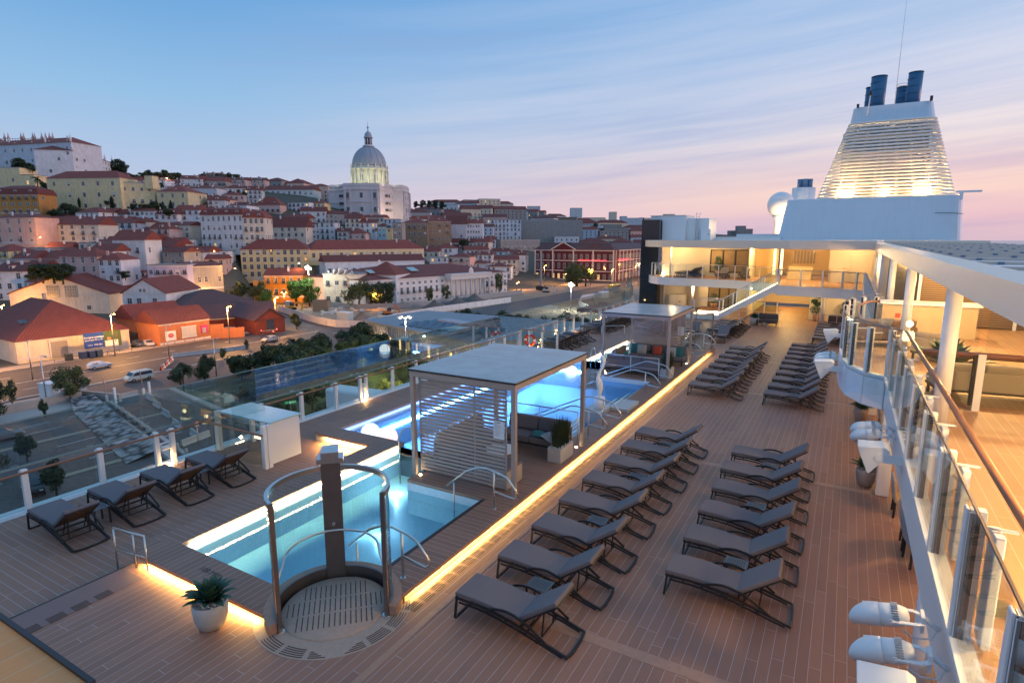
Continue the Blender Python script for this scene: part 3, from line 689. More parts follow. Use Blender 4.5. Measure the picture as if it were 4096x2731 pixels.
# ------------------------------------------------------------------ left wind barrier
ys = [4.0-1.62*2, 4.0-1.62, 4.0, 5.63, 7.26, 8.7, 9.15, 10.55, 12.15, 13.8, 15.42, 16.72, 17.05, 18.66, 20.25, 21.85]
y = 23.3
n = 0
while y < 51:
    ys.append(y)
    n += 1
    if n % 5 == 3: ys.append(y+.42)
    y += 1.62
BX = -16.56
t = None
def barrier_post(y, lab, x=BX, z=LZ, h=1.02, parent=None, ang=0):
    pass
glassm = GLASS('clear_upper_glass', (.86, .91, .90), 1.8); glassr = GLASS('upper_barrier_glass', (.80, .87, .865), 8.5)
post_mesh = MB().box(-.05, .05, -.065, .065, -.25, 1.0).box(-.066, -.05, -.05, .05, -.25, 1.0, 1).box(-.22, -.05, -.03, .03, .86, .92).mesh('post', [white, blackr], .008)
hr_mesh = None
glass_t = thing('wind_barrier', 'long glass wind barrier with white posts along the left side of the ship', 'glass barrier', (BX, 0, LZ))
for i, y in enumerate(ys):
    o = bpy.data.objects.new('post', post_mesh); COL.objects.link(o); o.parent = glass_t; o.location = (0, y, 0)
for y0, y1 in zip(ys, ys[1:]):
    if y1-y0 > .6:
        MB().box(-.075, -.063, y0+.03, y1-.03, -.05, .90).build('lower_pane', glass, glass_t)
        MB().box(-.235, -.223, y0+.008, y1-.008, 1.03, 2.12).build('upper_pane', glassr if 11.5 < y0 < 27.5 else glassm, glass_t)
        MB().box(-.24, -.218, y0+.006, y1-.006, 2.12, 2.128).build('pane_edge', M('green_glass_edge', (.20, .34, .30), .3), glass_t)
    else:
        MB().box(-.235, -.223, y0+.008, y1-.008, 1.03, 2.12).build('upper_pane', glassr if 11.5 < y0 < 27.5 else glassm, glass_t)
        MB().box(-.05, .0, y0+.07, y1-.07, .60, .64).build('lamp_bracket', white, glass_t)
        k = MB().tube([(.05, y0+.1, .50), (.05, y1-.1, .50)], .07, 14); k.build('lamp_housing', white, glass_t)
        MB().box(-.02, .04, y0+.08, y1-.08, -.13, -.05).build('floor_lamp', bulb, glass_t)
        lamp('floor_lamp_light', 'POINT', (BX+.12, (y0+y1)/2, LZ+.12), (1, .60, .22), 16, .05)
MB().tube([(.06, ys[0], .93), (.06, ys[-1], .93)], .03, 10).build('handrail', lightwood, glass_t)
MB().box(-.26, -.2, ys[0], ys[-1], .99, 1.03).build('middle_frame', M('green_grey_frame', (.17, .26, .26), .4), glass_t)
MB().box(-.12, .03, ys[0], ys[-1], -.12, -.02).build('base_frame', white, glass_t)
# curved forward run of the barrier up to the dark tower
cp = [(-16.8, 51), (-17.4, 53.5), (-18.4, 56), (-19.6, 58.3), (-20.6, 61), (-21, 64)]
t = thing('wind_barrier', 'curved forward stretch of the glass barrier next to the dark glass tower', 'glass barrier', (0, 0, LZ))
for a, c in zip(cp, cp[1:]):
    for f in (0, .5):
        p0 = [a[i]+(c[i]-a[i])*f for i in (0, 1)]; p1 = [a[i]+(c[i]-a[i])*(f+.5) for i in (0, 1)]
        MB().bar((*p0, 1.05), (*p1, 1.05), .012, 2.15).build('pane', glass, t)
        MB().box(p0[0]-.05, p0[0]+.05, p0[1]-.05, p0[1]+.05, 0, 1.1).build('post', white, t)
MB().tube([(x+.1, y, .93) for x, y in cp], .03).build('handrail', steel, t)
MB().poly([Vector((x, y, -.1)) for x, y in cp], .3, .25).build('base_frame', white, t)
for p in ((-18.4, 56.2), (-19.5, 59), (-17.5, 54)): lamp('floor_lamp_light', 'POINT', (p[0]+.4, p[1], .3), (1, .66, .3), 18, .06)
b = MB().box(-22, -16, 51, 66, -.6, -.25); struct(b.build('forward_side_deck', wood_x))
# glass gate box on the left
t = thing('glass_gate_box', 'white framed glass enclosure with a frosted lid beside the left barrier', 'glass enclosure', (-13.75, 10.1, LZ))
for x, y in ((0, 0), (0, .14), (-.75, 1.2), (-2.5, .3), (-2.3, 1.3)): MB().box(x-.06, x+.06, y-.06, y+.06, 0, 1.25).build('post', white, t)
MB().box(-.05, -.02, .1, 1.25, .05, 1.24).build('side_panel', white, t)
MB().box(-2.3, -.05, -.02, -.008, .05, 1.22).build('front_pane', glass, t)
MB().box(-2.3, .02, .2, 1.3, 1.25, 1.29).build('lid', M('frosted_lid', (.40, .60, .62), .25), t)
MB().tube([(-2.72, -.1, 1.02), (.05, -.06, .98)], .035).build('handrail', lightwood, t)
MB().box(-2.45, -2.438, -.8, 1.0, .95, 1.75).build('tall_pane', glass, t); MB().box(-1.2, -1.188, -.1, 1.0, 1.0, 1.8).build('tall_pane', glass, t)
MB().box(-1.4, -.9, .7, .8, .45, .52).build('inner_lamp', EM('dim_inner_lamp', (1, .75, .45), 4), t)
lamp('box_lamp', 'POINT', (-14.9, 10.8, .6), (1, .72, .4), 2, .06)
# lifebuoy rail
t = thing('glass_balustrade', 'short balustrade with posts at the lifebuoy', 'balustrade', (-16.3, 29.6, LZ))
for x in (0, .55, 1.4, 2.35): MB().box(x-.05, x+.05, -.05, .05, 0, 1.15).build('post', white, t)
MB().box(-.1, 2.4, -.04, .04, 1.15, 1.2).build('handrail', lightwood, t); MB().box(0, 2.3, -.006, .006, .1, 1.1).build('pane', glass, t)
t = thing('lifebuoy', 'red and white lifebuoy hanging on the balustrade left of the pool', 'lifebuoy', (-15.65, 29.5, LZ+.62))
for q in range(4):
    for c, (m, w) in enumerate(((M('lifebuoy_red', (.62, .05, .02), .5), 66), (white, 24))):
        a0 = q*90+(66 if c else 0)+12
        MB().tube([(.30*math.cos(R(a)), 0, .30*math.sin(R(a))) for a in [a0+w*i/8 for i in range(9)]], .085, 12, cap=False).build('ring_segment' if not c else 'white_band', m, t)
lamp('buoy_lamp', 'POINT', (-15.3, 29.3, 0), (1, .62, .25), 14, .05)
lamp('buoy_lamp', 'POINT', (-16.2, 37.2, 0), (1, .62, .25), 14, .05)
lowrail('short steel hand rail at the steps on the left foreground deck', [(-11.9, 5.28), (-11.35, 5.35), (-11.05, 5.4)], .88, LZ, posts=2)
lowrail('steel railing on the left deck behind the far plunge pool', [(-13.1, 34.3), (-11.9, 35.2)], 1.0, LZ)
lowrail('steel railing across the deck before the stair foot', [(-10.3, 38.4), (-7.9, 44.9), (-3.95, 45.4), (-3.85, 46.4)], 1.05, 0)
lowrail('steel railing at the right pillar under the bridge deck', [(-1.55, 46.1), (.9, 46.1)], 1.0, 0)
# ------------------------------------------------------------------ forward superstructure and upper deck
UZ = 2.9
bay = [(1.04, 16.3), (.62, 16.65), (.28, 17.4), (.12, 18.4), (.05, 20), (.05, 22), (.12, 23.6), (.28, 24.6), (.62, 25.35), (1.04, 25.7)]
bayr = bay[::-1]
edge = [(-16.4, 60), (-16.3, 54.8), (-15.7, 53.4), (-14.7, 52.3), (-13.4, 51.6), (-10.7, 51.4), (-8, 50.9), (-5.8, 49.2), (-4.4, 48.4), (-4.4, 46.5), (-1.4, 45.9), (-.2, 45.6), (.6, 45.0), (1.04, 44.0)]
poly = [(16, -6), (16, 60)]+edge+bayr+[(1.04, -6)]
t = thing('upper_deck', 'white edged upper deck running along the right side and across the pool deck', 'deck', (0, 0, 0))
MB().prism(poly, 2.2, UZ-.02, 0).build('deck_slab', whiteg, t)
MB().prism([(x, y) for x, y in poly], UZ-.019, UZ).build('deck_planking', PLANK('upper_deck_planks', 'Y', .165, (.44, .25, .13), (.55, .45, .33)), t)
MB().poly([Vector((x+.03, y, UZ+.03)) for x, y in [(1.04, -6)]+bay+[(1.04, 44)]], .16, .07).build('edge_kerb', whiteg, t)
# curved shield of the bay
MB().poly([Vector((x, y, 2.5)) for x, y in bay], .10, .72).build('bay_shield', whiteg, t)
# side barrier
sb = thing('side_barrier', 'tall glass barrier with white posts along the inner edge of the right upper deck', 'glass barrier', (0, 0, UZ))
pm = MB().box(-.05, .05, -.05, .05, 0, 1.18).box(-.07, -.05, -.04, .04, 0, 1.18, 1).box(-.09, -.07, -.05, .05, -.02, 1.19).box(.05, .26, -.012, .012, 1.03, 1.055).box(-.072, .012, -.068, -.05, .02, 1.17, 1).mesh('post', [whiteg, blackr], .006)
wide = MB().box(.10, .17, -.12, .12, .05, 1.02).mesh('deflector_panel', white, .01)
path = [(1.08, -2)]+[(1.08, 16.3)]+[(x+.04, y) for x, y in bay[1:-1]]+[(1.08, 25.7), (1.08, 43.8), (.62, 44.8), (-.2, 45.4), (-1.4, 45.7), (-4.2, 46.3)]
def along(path, step):
    out = []; carry = 0
    for a, c in zip(path, path[1:]):
        L = math.dist(a, c); n = max(1, round(L/step)); an = math.atan2(c[1]-a[1], c[0]-a[0])
        for i in range(n): out.append((a[0]+(c[0]-a[0])*i/n, a[1]+(c[1]-a[1])*i/n, an))
    out.append((*path[-1], an)); return out
pp = along(path, 1.55)
for x, y, an in pp:
    o = bpy.data.objects.new('post', pm); COL.objects.link(o); o.parent = sb; o.location = (x, y, 0); o.rotation_euler = (0, 0, an-PI/2)
    if y < 16:
        o = bpy.data.objects.new('deflector_panel', wide); COL.objects.link(o); o.parent = sb; o.location = (x, y, 0); o.rotation_euler = (0, 0, an-PI/2)
for (x0, y0, a0), (x1, y1, a1) in zip(pp, pp[1:]):
    d = Vector((x1-x0, y1-y0, 0)); u = d.normalized()*.07
    s_ = -.06
    off = Vector((-d.y, d.x, 0)).normalized()*.06
    zt = 1.24 if y0 < 43 else 1.12
    MB().bar(Vector((x0, y0, zt/2+.03))+u+off, Vector((x1, y1, zt/2+.03))-u+off, .012, zt-.04).build('pane', glassb, sb)
    MB().bar(Vector((x0, y0, zt+.02))+off, Vector((x1, y1, zt+.02))+off, .02, .02).build('pane_edge', dsteel, sb)
hp = [(1.40, -2), (1.40, 16.9)]+[(.95, 17.7), (.46, 19), (.40, 21), (.44, 23), (.8, 24.7), (1.4, 25.1)]
MB().tube([(x, y, 1.08) for x, y in hp], .038, 12).build('handrail', lightwood, sb)
MB().tube([(x, y, 1.12) for x, y in [(1.12, 26), (1.12, 43.8), (.62, 44.75), (-.2, 45.35), (-1.4, 45.7), (-4.2, 46.3)]], .03, 8).build('handrail', steel, sb)
# inner cross barrier
t = thing('cross_barrier', 'wood topped glass barrier running across the right upper deck', 'glass barrier', (1.45, 14.05, UZ))
MB().tube([(0, 0, 1.10), (10, .2, 1.10)], .05, 12).build('handrail', lightwood, t); MB().tube([(0, .16, 1.02), (10, .36, 1.02)], .03, 10).build('lower_rail', lightwood, t)
for i in range(5):
    MB().box(.95+i*2.3-.06, .95+i*2.3+.06, -.06, .06, 0, 1.12).build('post', white, t); MB().box(.83+i*2.3, .87+i*2.3, -.06, .06, .1, 1.1).build('seal', blackr, t)
    MB().box(-1.35+i*2.3+.05, .95+i*2.3-.07, .07, .082, .08, 2.0).build('pane', glassd, t)
# inner deck furniture
sofa('beige_sofa', 'beige sofa behind the cross barrier at the right edge, seen from its back', (2.95, 15.2, UZ), R(188), 2.4, beige, n=3, bh=.36)
sofa('beige_sofa', 'beige armchair with cushions on the right upper deck beyond the big agave', (4.3, 15.4, UZ), R(80), 1.1, beige, n=1, bh=.36)
sofa('beige_sofa', 'brown cushioned sofa in the rounded bay of the upper deck', (1.05, 21.6, UZ), R(200), 1.8, M('brown_fabric', (.22, .14, .10), .9), n=2, bh=.42)
sofa('beige_sofa', 'beige armchair between the second and third white columns', (2.4, 19.4, UZ), R(150), 1.1, beige, n=1, bh=.36)
pillow('pillow', 'pale pillow on the brown sofa in the rounded bay', paleg, (1.15, 21.3, UZ+.7), R(-70), -60)
pillow('pillow', 'crumpled beige pillow on the armchair at the far right', beige, (4.2, 15.0, UZ+.62), R(30), -50)
pillow('pillow', 'beige pillow on the sofa behind the cross barrier', beige, (2.4, 15.1, UZ+.62), R(-60), -60)
t = thing('coffee_table', 'dark low table with two glasses beside the bar counter', 'table', (2.55, 20.6, UZ)); MB().box(-.45, .45, -.3, .3, .36, .40).build('table_top', blackm, t)
for x in (-.4, .4):
    for y in (-.25, .25): MB().box(x-.02, x+.02, y-.02, y+.02, 0, .36).build('leg', blackm, t)
for i, (x, y) in enumerate(((2.45, 20.6), (2.7, 20.65))):
    o = MB().lathe([(.035, 0), (.01, .02), (.01, .09), (.04, .13), (.045, .2)], 12).build('wine_glass', glassd, loc=(x, y, UZ+.40)); tag(o, 'small stemmed glass on the dark low table, %s one' % ('left' if i == 0 else 'right'), 'glass', 'glasses on the low table')
t = thing('bar_counter', 'beige panelled bar counter with white top on the right upper deck', 'counter', (2.55, 24.3, UZ)); MB().box(-1.35, 1.35, 0, .8, 0, 1.06).build('front_panel', M('counter_fabric', (.58, .44, .27), .6), t); MB().box(-1.42, 1.45, -.08, .88, 1.06, 1.14).build('counter_top', white, t)
for x in (-.5, .55): MB().box(x-.01, x+.01, -.006, 0, .02, 1.05).build('panel_joint', M('joint_brown', (.2, .13, .07), .7), t)
MB().box(-.95, -.80, -.012, 0, .60, .75).build('fire_sign', M('red_sign', (.6, .06, .04), .5), t)
t = thing('louvre_wall', 'dark horizontal louvre wall behind the bar and columns', 'wall', (0, 27.5, UZ))
k = MB()
for i in range(30): k.box(2.6, 9.0, 0, .05, .05+i*.082, .10+i*.082)
k.build('louvre_slats', M('brown_louvre', (.20, .13, .08), .5), t); MB().box(2.5, 9.1, .35, .40, 0, 2.5).build('back_wall', M('amber_back', (.60, .42, .22), .6), t)
for x in (2.5, 5.5, 9.1): MB().box(x-.05, x+.05, -.05, .05, 0, 2.5).build('post', white, t)
t = thing('partition_screen', 'clear screen with striped backdrop and cream wall at the far end of the covered deck', 'screen', (0, 31, UZ)); MB().box(1.6, 5, 0, .02, 0, 2.45).build('pane', wglass, t); MB().box(1.5, 7, 2.5, 2.6, 0, 2.5).build('back_wall', cream, t)
# columns and canopy
for i, y in enumerate((4.2, 12.26, 20.28, 28.3, 36.3, 41.5, 44.0)):
    if i == 0: continue
    tag(MB().cyl(0, 0, UZ, 5.42+.002*y, .12, .12, 28).build('column', white, loc=(1.62, y, 0)), 'round white column holding the canopy, %s from the camera' % ORD[i-1], 'column', 'white canopy columns')
t = thing('canopy', 'white canopy with deep edge beam and stepped skylights over the right deck', 'canopy', (0, 0, 0))
k = MB(); ya, yb = -2, 45.5
zt = lambda y: 5.75+.0054*y; zb = lambda y: 5.41+.002*y
x0, x1 = 1.42, 1.62
vs = [(x, y, z) for y in (ya, yb) for x, z in ((x0, zb(y)), (x1+.3, zb(y)), (x1+.3, zt(y)), (x0, zt(y)))]
k.add(vs, [(0, 1, 2, 3), (4, 7, 6, 5), (0, 4, 5, 1), (1, 5, 6, 2), (2, 6, 7, 3), (3, 7, 4, 0)]); k.build('edge_beam', warmlitw, t)
MB().prism([(1.92, ya), (7.4, ya), (7.4, yb), (1.92, yb)], 5.46, 5.54).build('ceiling', cream, t)
fin = MB().tube([(-.04, 0, 0), (.04, 0, .0)], .016, 8).box(-.04, .04, -.015, .015, -.03, .008).mesh('roof_clip', [M('blue_grey_clip', (.14, .19, .26), .5)])
yy = -1.0; i = 0
skin = M('skylight_white_skin', (.74, .77, .80), .35, var=.06); tan = M('skylight_tan_riser', (.62, .47, .38), .5)
while yy < 44.5:
    k = MB(); z = zt(yy)
    k.add([(1.93, yy, z), (7.4, yy, z), (7.4, yy+2.0, z-.045), (1.93, yy+2.0, z-.045)], [(0, 1, 2, 3)])
    k.add([(1.93, yy, z-.12), (7.4, yy, z-.12), (7.4, yy, z), (1.93, yy, z)], [(0, 1, 2, 3)], 1)
    k.build('skylight_strip', [skin, tan], t)
    for q in range(6):
        o = bpy.data.objects.new('roof_clip', fin); COL.objects.link(o); o.parent = t; o.location = (2.3+q*.92, yy-.02, z-.02)
    yy += 2.0; i += 1
# downlights
for i, (x, y, w) in enumerate(((2.6, 6.5, 130), (4.6, 10.5, 130), (3.0, 16.5, 120), (5.2, 19, 110), (2.6, 22.3, 100), (3.5, 26, 90), (2.6, 33.5, 110), (2.4, 40, 110))):
    lamp('canopy_downlight', 'POINT', (x, y, 5.33), (1, .62, .24), w*4.8, .12)
    tag(MB().cyl(0, 0, 0, .05, .09, n=20).build('downlight', bulb, loc=(x, y, 5.41)), 'round warm downlight in the canopy ceiling, %s from the camera' % ORD[i], 'downlight', 'canopy downlights')
tag(MB().box(-.16, .16, -.16, .16, 0, .30).build('deck_lamp', EM('bright_lamp', (1, .80, .45), 22), loc=(1.95, 5.2, UZ), bev=.03), 'glowing box lamp on the right upper deck in the bottom corner', 'lamp')
lamp('deck_lamp_light', 'POINT', (1.95, 5.2, UZ+.55), (1, .66, .28), 60, .1)
tag(MB().cyl(0, 0, 0, .008, .17, n=28).build('deck_drain', M('drain_steel', (.25, .22, .18), .4, .7), loc=(1.42, 6.35, UZ+.002)), 'round slotted drain in the right upper deck behind the barrier', 'drain')
# under the overhang: pillars, wall, planters, chairs, lamps
for y in (8.9, 16.31, 24.0, 31.5, 39):
    lab = 'white pillar under the upper deck edge, %s from the camera' % ORD[[8.9, 16.31, 24.0, 31.5, 39].index(y)]
    if y == 8.9: tag(MB().cyl(0, 0, 0, 2.2, .15, n=24).build('pillar', white, loc=(1.35, y, 0)), lab, 'pillar', 'pillars under the upper deck')
    else: tag(MB().box(-.14, .14, -.14, .14, 0, 2.2).build('pillar', white, loc=(1.21, y, 0), bev=.01), lab, 'pillar', 'pillars under the upper deck')
tag(MB().box(4.6, 4.75, -4, 46, 0, 2.2).build('deckhouse_wall', cream), 'cream deckhouse wall far under the upper deck overhang', 'wall')
for i, y in enumerate((3, 7.2, 11, 14.5, 18.5, 22.5, 27, 32, 37, 42)): lamp('overhang_lamp', 'POINT', (2.3, y, 1.75), (1, .53, .19), 78, .08)
def agave(t, s, n, seed, base=.36, m=leaf, up=1.0):
    r = random.Random(seed); k = MB()
    for i in range(n):
        a = i*2.399+r.uniform(-.2, .2); f = i/n; el = R(12+70*f*up+r.uniform(-6, 6)); L = s*(1-.25*f)*r.uniform(.9, 1.1); w = s*.15
        dx, dy = math.cos(a), math.sin(a); px, py = -dy, dx; pts = []
        prev = Vector((dx*.04, dy*.04, base)); e2 = el+.35
        rowv = []
        for j in range(6):
            u = j/5; ww = w*(1.0+1.2*u)*(1-u**2.2)*.75+.003
            up_ = Vector((-math.sin(e2)*dx, -math.sin(e2)*dy, math.cos(e2)))
            rowv += [prev+Vector((px, py, 0))*ww+up_*ww*.35, prev-up_*ww*.1, prev-Vector((px, py, 0))*ww+up_*ww*.35]
            prev = prev+Vector((math.cos(e2)*dx, math.cos(e2)*dy, math.sin(e2)))*L/5; e2 -= .16*(1-f*.6)
        fs = []
        for j in range(5):
            o = j*3; fs += [(o, o+1, o+4, o+3), (o+1, o+2, o+5, o+4)]
        k.add(rowv, fs, smooth=True)
    return k.build('leaves', m, t)
def potplant(loc, lab, s=.42, n=46, seed=1, pm=None, h=.46, r=.23):
    t = thing('potted_agave', lab, 'potted plant', loc)
    MB().lathe([(r*.55, 0), (r*.72, .02), (r*.93, h*.4), (r, h*.75), (r*.97, h), (r*.90, h), (r*.88, h*.9)], 36).build('pot', pm or pot, t)
    k = MB(); rr = random.Random(seed)
    for i in range(60):
        a = rr.uniform(0, 6.28); q = r*.85*math.sqrt(rr.random()); w = rr.uniform(.012, .025); k.lathe([(.001, h*.93), (w, h*.93+w*.7), (.001, h*.93+w*1.5)], 6, (q*math.cos(a), q*math.sin(a)), cap=False)
    k.build('pebbles', peb, t)
    agave(t, s, n, seed, h*.95); return t
potplant((-8.5, 5.02, 0), 'dark agave in a pale round pot on the foreground deck by the plunge pool', .44, 52, 3, potw, .44, .27)
potplant((.86, 16.7, 0), 'green agave in a taupe pot by the nearer right pillar', .40, 44, 5)
potplant((.84, 22.85, 0), 'green agave in a taupe pot by the farther right pillar', .40, 44, 9)
potplant((2.1, 15.6, UZ), 'large agave on the upper deck behind the nearest column', .85, 34, 11, white, .5, .3)
potplant((1.9, 28.0, UZ), 'dark agave on the upper deck behind the third column', .7, 30, 14, white, .4, .3)
potplant((-5.6, 45.9, 0), 'bushy green plant in a round pot under the stair', .5, 60, 17, potw, .5, .35)
potplant((-4.9, 45.7, 0), 'small leafy plant in a white bowl beside the grey sofa', .25, 40, 19, potw, .25, .25)
def topiary(loc, lab, balls, seed):
    t = thing('potted_topiary', lab, 'potted plant', loc); r = random.Random(seed)
    MB().lathe([(.16, 0), (.25, .2), (.28, .4), (.24, .5)], 28).build('pot', M('terracotta_pot', (.42, .24, .15), .8), t)
    MB().tube([(0, 0, .5), (.05, 0, .9), (-.04, 0, 1.4), (.05, 0, 1.9)], [.03, .026, .02, .014]).build('stem', M('bark', (.10, .07, .05), .9), t)
    k = MB()
    for x, z, q in balls:
        for i in range(220):
            v = Vector((r.gauss(0, 1), r.gauss(0, 1), r.gauss(0, .7))).normalized()*q*r.uniform(.6, 1.05); c = Vector((x, 0, z))+v; a = Vector((r.uniform(-1, 1), r.uniform(-1, 1), r.uniform(-1, 1)))*.05; b_ = Vector((r.uniform(-1, 1), r.uniform(-1, 1), r.uniform(-1, 1)))*.05
            k.add([c-a, c+b_, c+a, c-b_], [(0, 1, 2, 3)])
    k.build('foliage', leaf, t)
topiary((-1.75, 50.3, 0), 'cloud pruned bonsai tree in a terracotta pot beside the bridge column', [(-.1, .85, .38), (.0, 1.3, .22), (-.2, 1.5, .22), (.05, 1.95, .26)], 2)
topiary((-9.9, 54.0, UZ), 'leafy potted tree before the big balcony window', [(0, .9, .32), (0, 1.3, .35), (0, 1.65, .25)], 3)
topiary((-10.2, 54.6, 0), 'leafy potted plant behind the glass on the lower deck', [(0, .8, .3), (0, 1.1, .3)], 4)
topiary((.2, 49.8, 0), 'dark leafy plant beside the lounger row at the far right wall', [(0, .9, .35), (0, 1.4, .3)], 6)
def chair(loc, rz, lab):
    t = thing('dining_chair', lab, 'chair', loc, rz)
    MB().box(-.27, .27, -.25, .27, .36, .46).build('seat', beige, t, bev=.03); MB().obox((0, -.27, .66), (0, -.12, 1), .50, .56, .07).build('backrest', M('grey_chair_back', (.30, .30, .31), .8), t, bev=.03)
    for x in (-.24, .24):
        for y in (-.24, .24): MB().bar((x, y, 0), (x*.95, y*.95, .38), .035).build('leg', blackm, t)
for i, (x, y, rz) in enumerate(((1.62, 15.2, 90), (1.68, 13.6, 90), (1.72, 12.9, 100), (1.85, 8.0, 80), (1.6, 22.2, 90), (1.6, 21.2, 90))):
    chair((x, y, 0), R(rz-180), 'beige chair under the upper deck edge, %s' % ['just before the nearer planter', 'first after the round pillar', 'second after the round pillar', 'nearest the camera by the spotlights', 'beside the farther planter', 'just before the farther planter'][i])
# floodlight fixtures
def spot(loc, lab, aim=(-1, 0, -.25), s=1.0):
    t = thing('floodlight', lab, 'floodlight', loc); a = Vector(aim).normalized()
    q = a.to_track_quat('Z', 'Y').to_euler()
    def pl(o): o.rotation_euler = q; return o
    pl(MB().lathe([(.02*s, -.20*s), (.09*s, -.18*s), (.125*s, -.10*s), (.135*s, .0), (.135*s, .12*s), (.125*s, .125*s), (.12*s, .02*s)], 28).build('housing', white, t))
    k = MB(); n = 24
    for i in range(n):
        for r_ in (.137, .141):
            A = 2*PI*i/n; L = (.17+.17*max(0, math.cos(A)))*s
            k.v += [(r_*s*math.cos(A), r_*s*math.sin(A), .11*s), (r_*s*math.cos(A), r_*s*math.sin(A), .11*s+L)]
    for i in range(n):
        j = (i+1) % n
        for o_ in (0, 2): k.f.append((4*i+o_, 4*j+o_, 4*j+o_+1, 4*i+o_+1)); k.mi.append(0); k.sm.append(True)
        k.f.append((4*i+1, 4*j+1, 4*j+3, 4*i+3)); k.mi.append(0); k.sm.append(False)
    pl(k.build('hood', white, t))
    k = MB()
    for i in range(16): A = R(-10+i*12); k.box(.136*s*math.cos(A)-.006, .136*s*math.cos(A)+.006, .136*s*math.sin(A)-.006, .136*s*math.sin(A)+.006, -.09*s, -.02*s)
    pl(k.build('cooling_fins', M('fin_grey', (.45, .46, .48), .5), t))
    k = MB()
    for y in (-.15, .15): k.poly([Vector((0, y*s, 0)), Vector((.25*s, y*s, .03)), Vector((.32*s, y*.6*s, .03))], .012, .06*s, up=(0, 1, 0)); k.tube([(0, y*s*1.02, 0), (0, y*s*1.12, 0)], .03*s, 12)
    k.box(.30*s, .34*s, -.10*s, .10*s, -.08*s, .12*s); k.tube([(.34*s, 0, .05), (.5*s, 0, -.03)], .03*s, 8); k.tube([(.1, .0, -.15*s), (.2, .02, -.24*s), (.33, .02, -.2*s), (.36, 0, -.02)], .008, 6)
    k.build('bracket', white, t); return t
def boxlight(loc, lab, rz=0, s=1.0):
    t = thing('box_floodlight', lab, 'floodlight', loc, rz)
    prof = [(-.34, .20), (.06, .24), (.13, .20), (.13, .04), (.02, -.04), (-.14, -.26), (-.17, -.24), (-.31, .10)]
    k = MB(); W_ = .20*s; n = len(prof)
    k.add([(x*s, y, z*s) for y in (-W_, W_) for x, z in prof], [tuple(range(n)), tuple(range(n, 2*n))[::-1]]+[(i, (i+1) % n, n+(i+1) % n, n+i) for i in range(n)]); k.build('housing', white, t, bev=.012)
    MB().add([(-.335*s, -W_*.9, .19*s), (-.335*s, W_*.9, .19*s), (-.18*s, W_*.9, -.22*s), (-.18*s, -W_*.9, -.22*s)], [(0, 1, 2, 3)]).build('lens', blackr, t)
    k = MB(); k.box(-.05*s, .42*s, -W_-.02, -W_-.004, -.02, .13*s); k.tube([(-.02, -W_-.03, .05*s), (-.02, -W_, .05*s)], .06*s, 16); k.box(.36*s, .44*s, -W_-.02, W_*.4, -.06, .16*s); k.build('bracket', white, t); return t
spot((.62, 5.98, 2.78), 'white round floodlight at the bottom right, upper one of the nearest pair', s=.75)
spot((.62, 5.42, 2.78), 'white round floodlight at the bottom right, lower one of the nearest pair', s=.75)
boxlight((.62, 4.85, 2.70), 'white box floodlight cut off by the bottom edge below the round pair', s=.85)
boxlight((.72, 10.9, 2.68), 'large white box floodlight on the fascia over the nearer planter', s=.95)
spot((.66, 12.75, 2.66), 'white round floodlight over the nearer planter, farther one of its pair', s=.8); spot((.66, 12.3, 2.64), 'white round floodlight over the nearer planter, closer one of its pair', s=.8)
boxlight((-.22, 18.3, 2.62), 'white box floodlight on the near end of the rounded bay', s=1.05)
spot((-.25, 20.6, 2.60), 'white round floodlight on the rounded bay, farther one of the pair', s=.95); spot((-.25, 20.1, 2.58), 'white round floodlight on the rounded bay, closer one of the pair', s=.95)
boxlight((-.22, 24.3, 2.70), 'white box floodlight on the far end of the rounded bay', s=1.05)
# slab standing in for the lit planks mirrored in the bottom left glass
t = thing('mirrored_deck_slab', 'plank slab standing in for a lit deck mirrored in the bottom left glass', 'reflection stand-in', (0, 0, 0))
MB().box(-9, -3.2, -1.5, 1.22, 3.88, 3.95).build('mirrored_floor', PLANK('glow_tinted_planks', 'Y', .165, (.55, .24, .08), (.55, .36, .2)), t)  # orange lamp glow is put into the plank colour
k = MB(); k.box(-9, -3.18, 1.22, 1.245, 3.88, 3.97); k.box(-3.2, -3.18, -1.5, 1.22, 3.88, 3.97); k.build('black_edge', blackm, t)
lamp('added_slab_lamp', 'POINT', (-5.4, .2, 5.6), (1, .60, .24), 30, .1)  # added lamp without a fixture, warms the stand-in slab
# ------------------------------------------------------------------ forward house
t = thing('forward_deckhouse', 'two storey cream and white deckhouse across the forward end of the pool deck', 'deckhouse', (0, 0, 0))
roofp = [(-16.9, 60), (-16.9, 55.2), (-15.9, 53), (-14.2, 51), (-12, 49.6), (-9.4, 48.2), (-6.2, 46), (-3.6, 44.4), (-1.2, 43.6), (1.5, 43.4), (1.93, 45.4), (7.4, 45.4), (7.6, 52), (7.6, 75), (-16.9, 75)]
MB().prism(roofp, 5.52, 6.12).build('roof_slab', warmlitw, t, bev=.03)
MB().box(-15.2, -7.35, 55.0, 55.2, UZ, 5.52).build('upper_wall', cream, t)
MB().box(-1.2, 2.6, 52.0, 52.2, UZ, 5.52).build('upper_wall', cream, t); MB().box(-1.25, -1.2, 52.0, 57, UZ, 5.52).build('upper_wall', cream, t)
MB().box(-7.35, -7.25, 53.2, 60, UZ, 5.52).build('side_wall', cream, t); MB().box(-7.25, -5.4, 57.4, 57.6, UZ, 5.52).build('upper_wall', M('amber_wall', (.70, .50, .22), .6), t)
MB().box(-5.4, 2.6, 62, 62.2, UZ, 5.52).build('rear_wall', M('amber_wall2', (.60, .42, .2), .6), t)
w = MB().box(-10.8, -7.5, 54.93, 54.97, 3.25, 5.3).build('big_window', blackr, t, bev=.02)
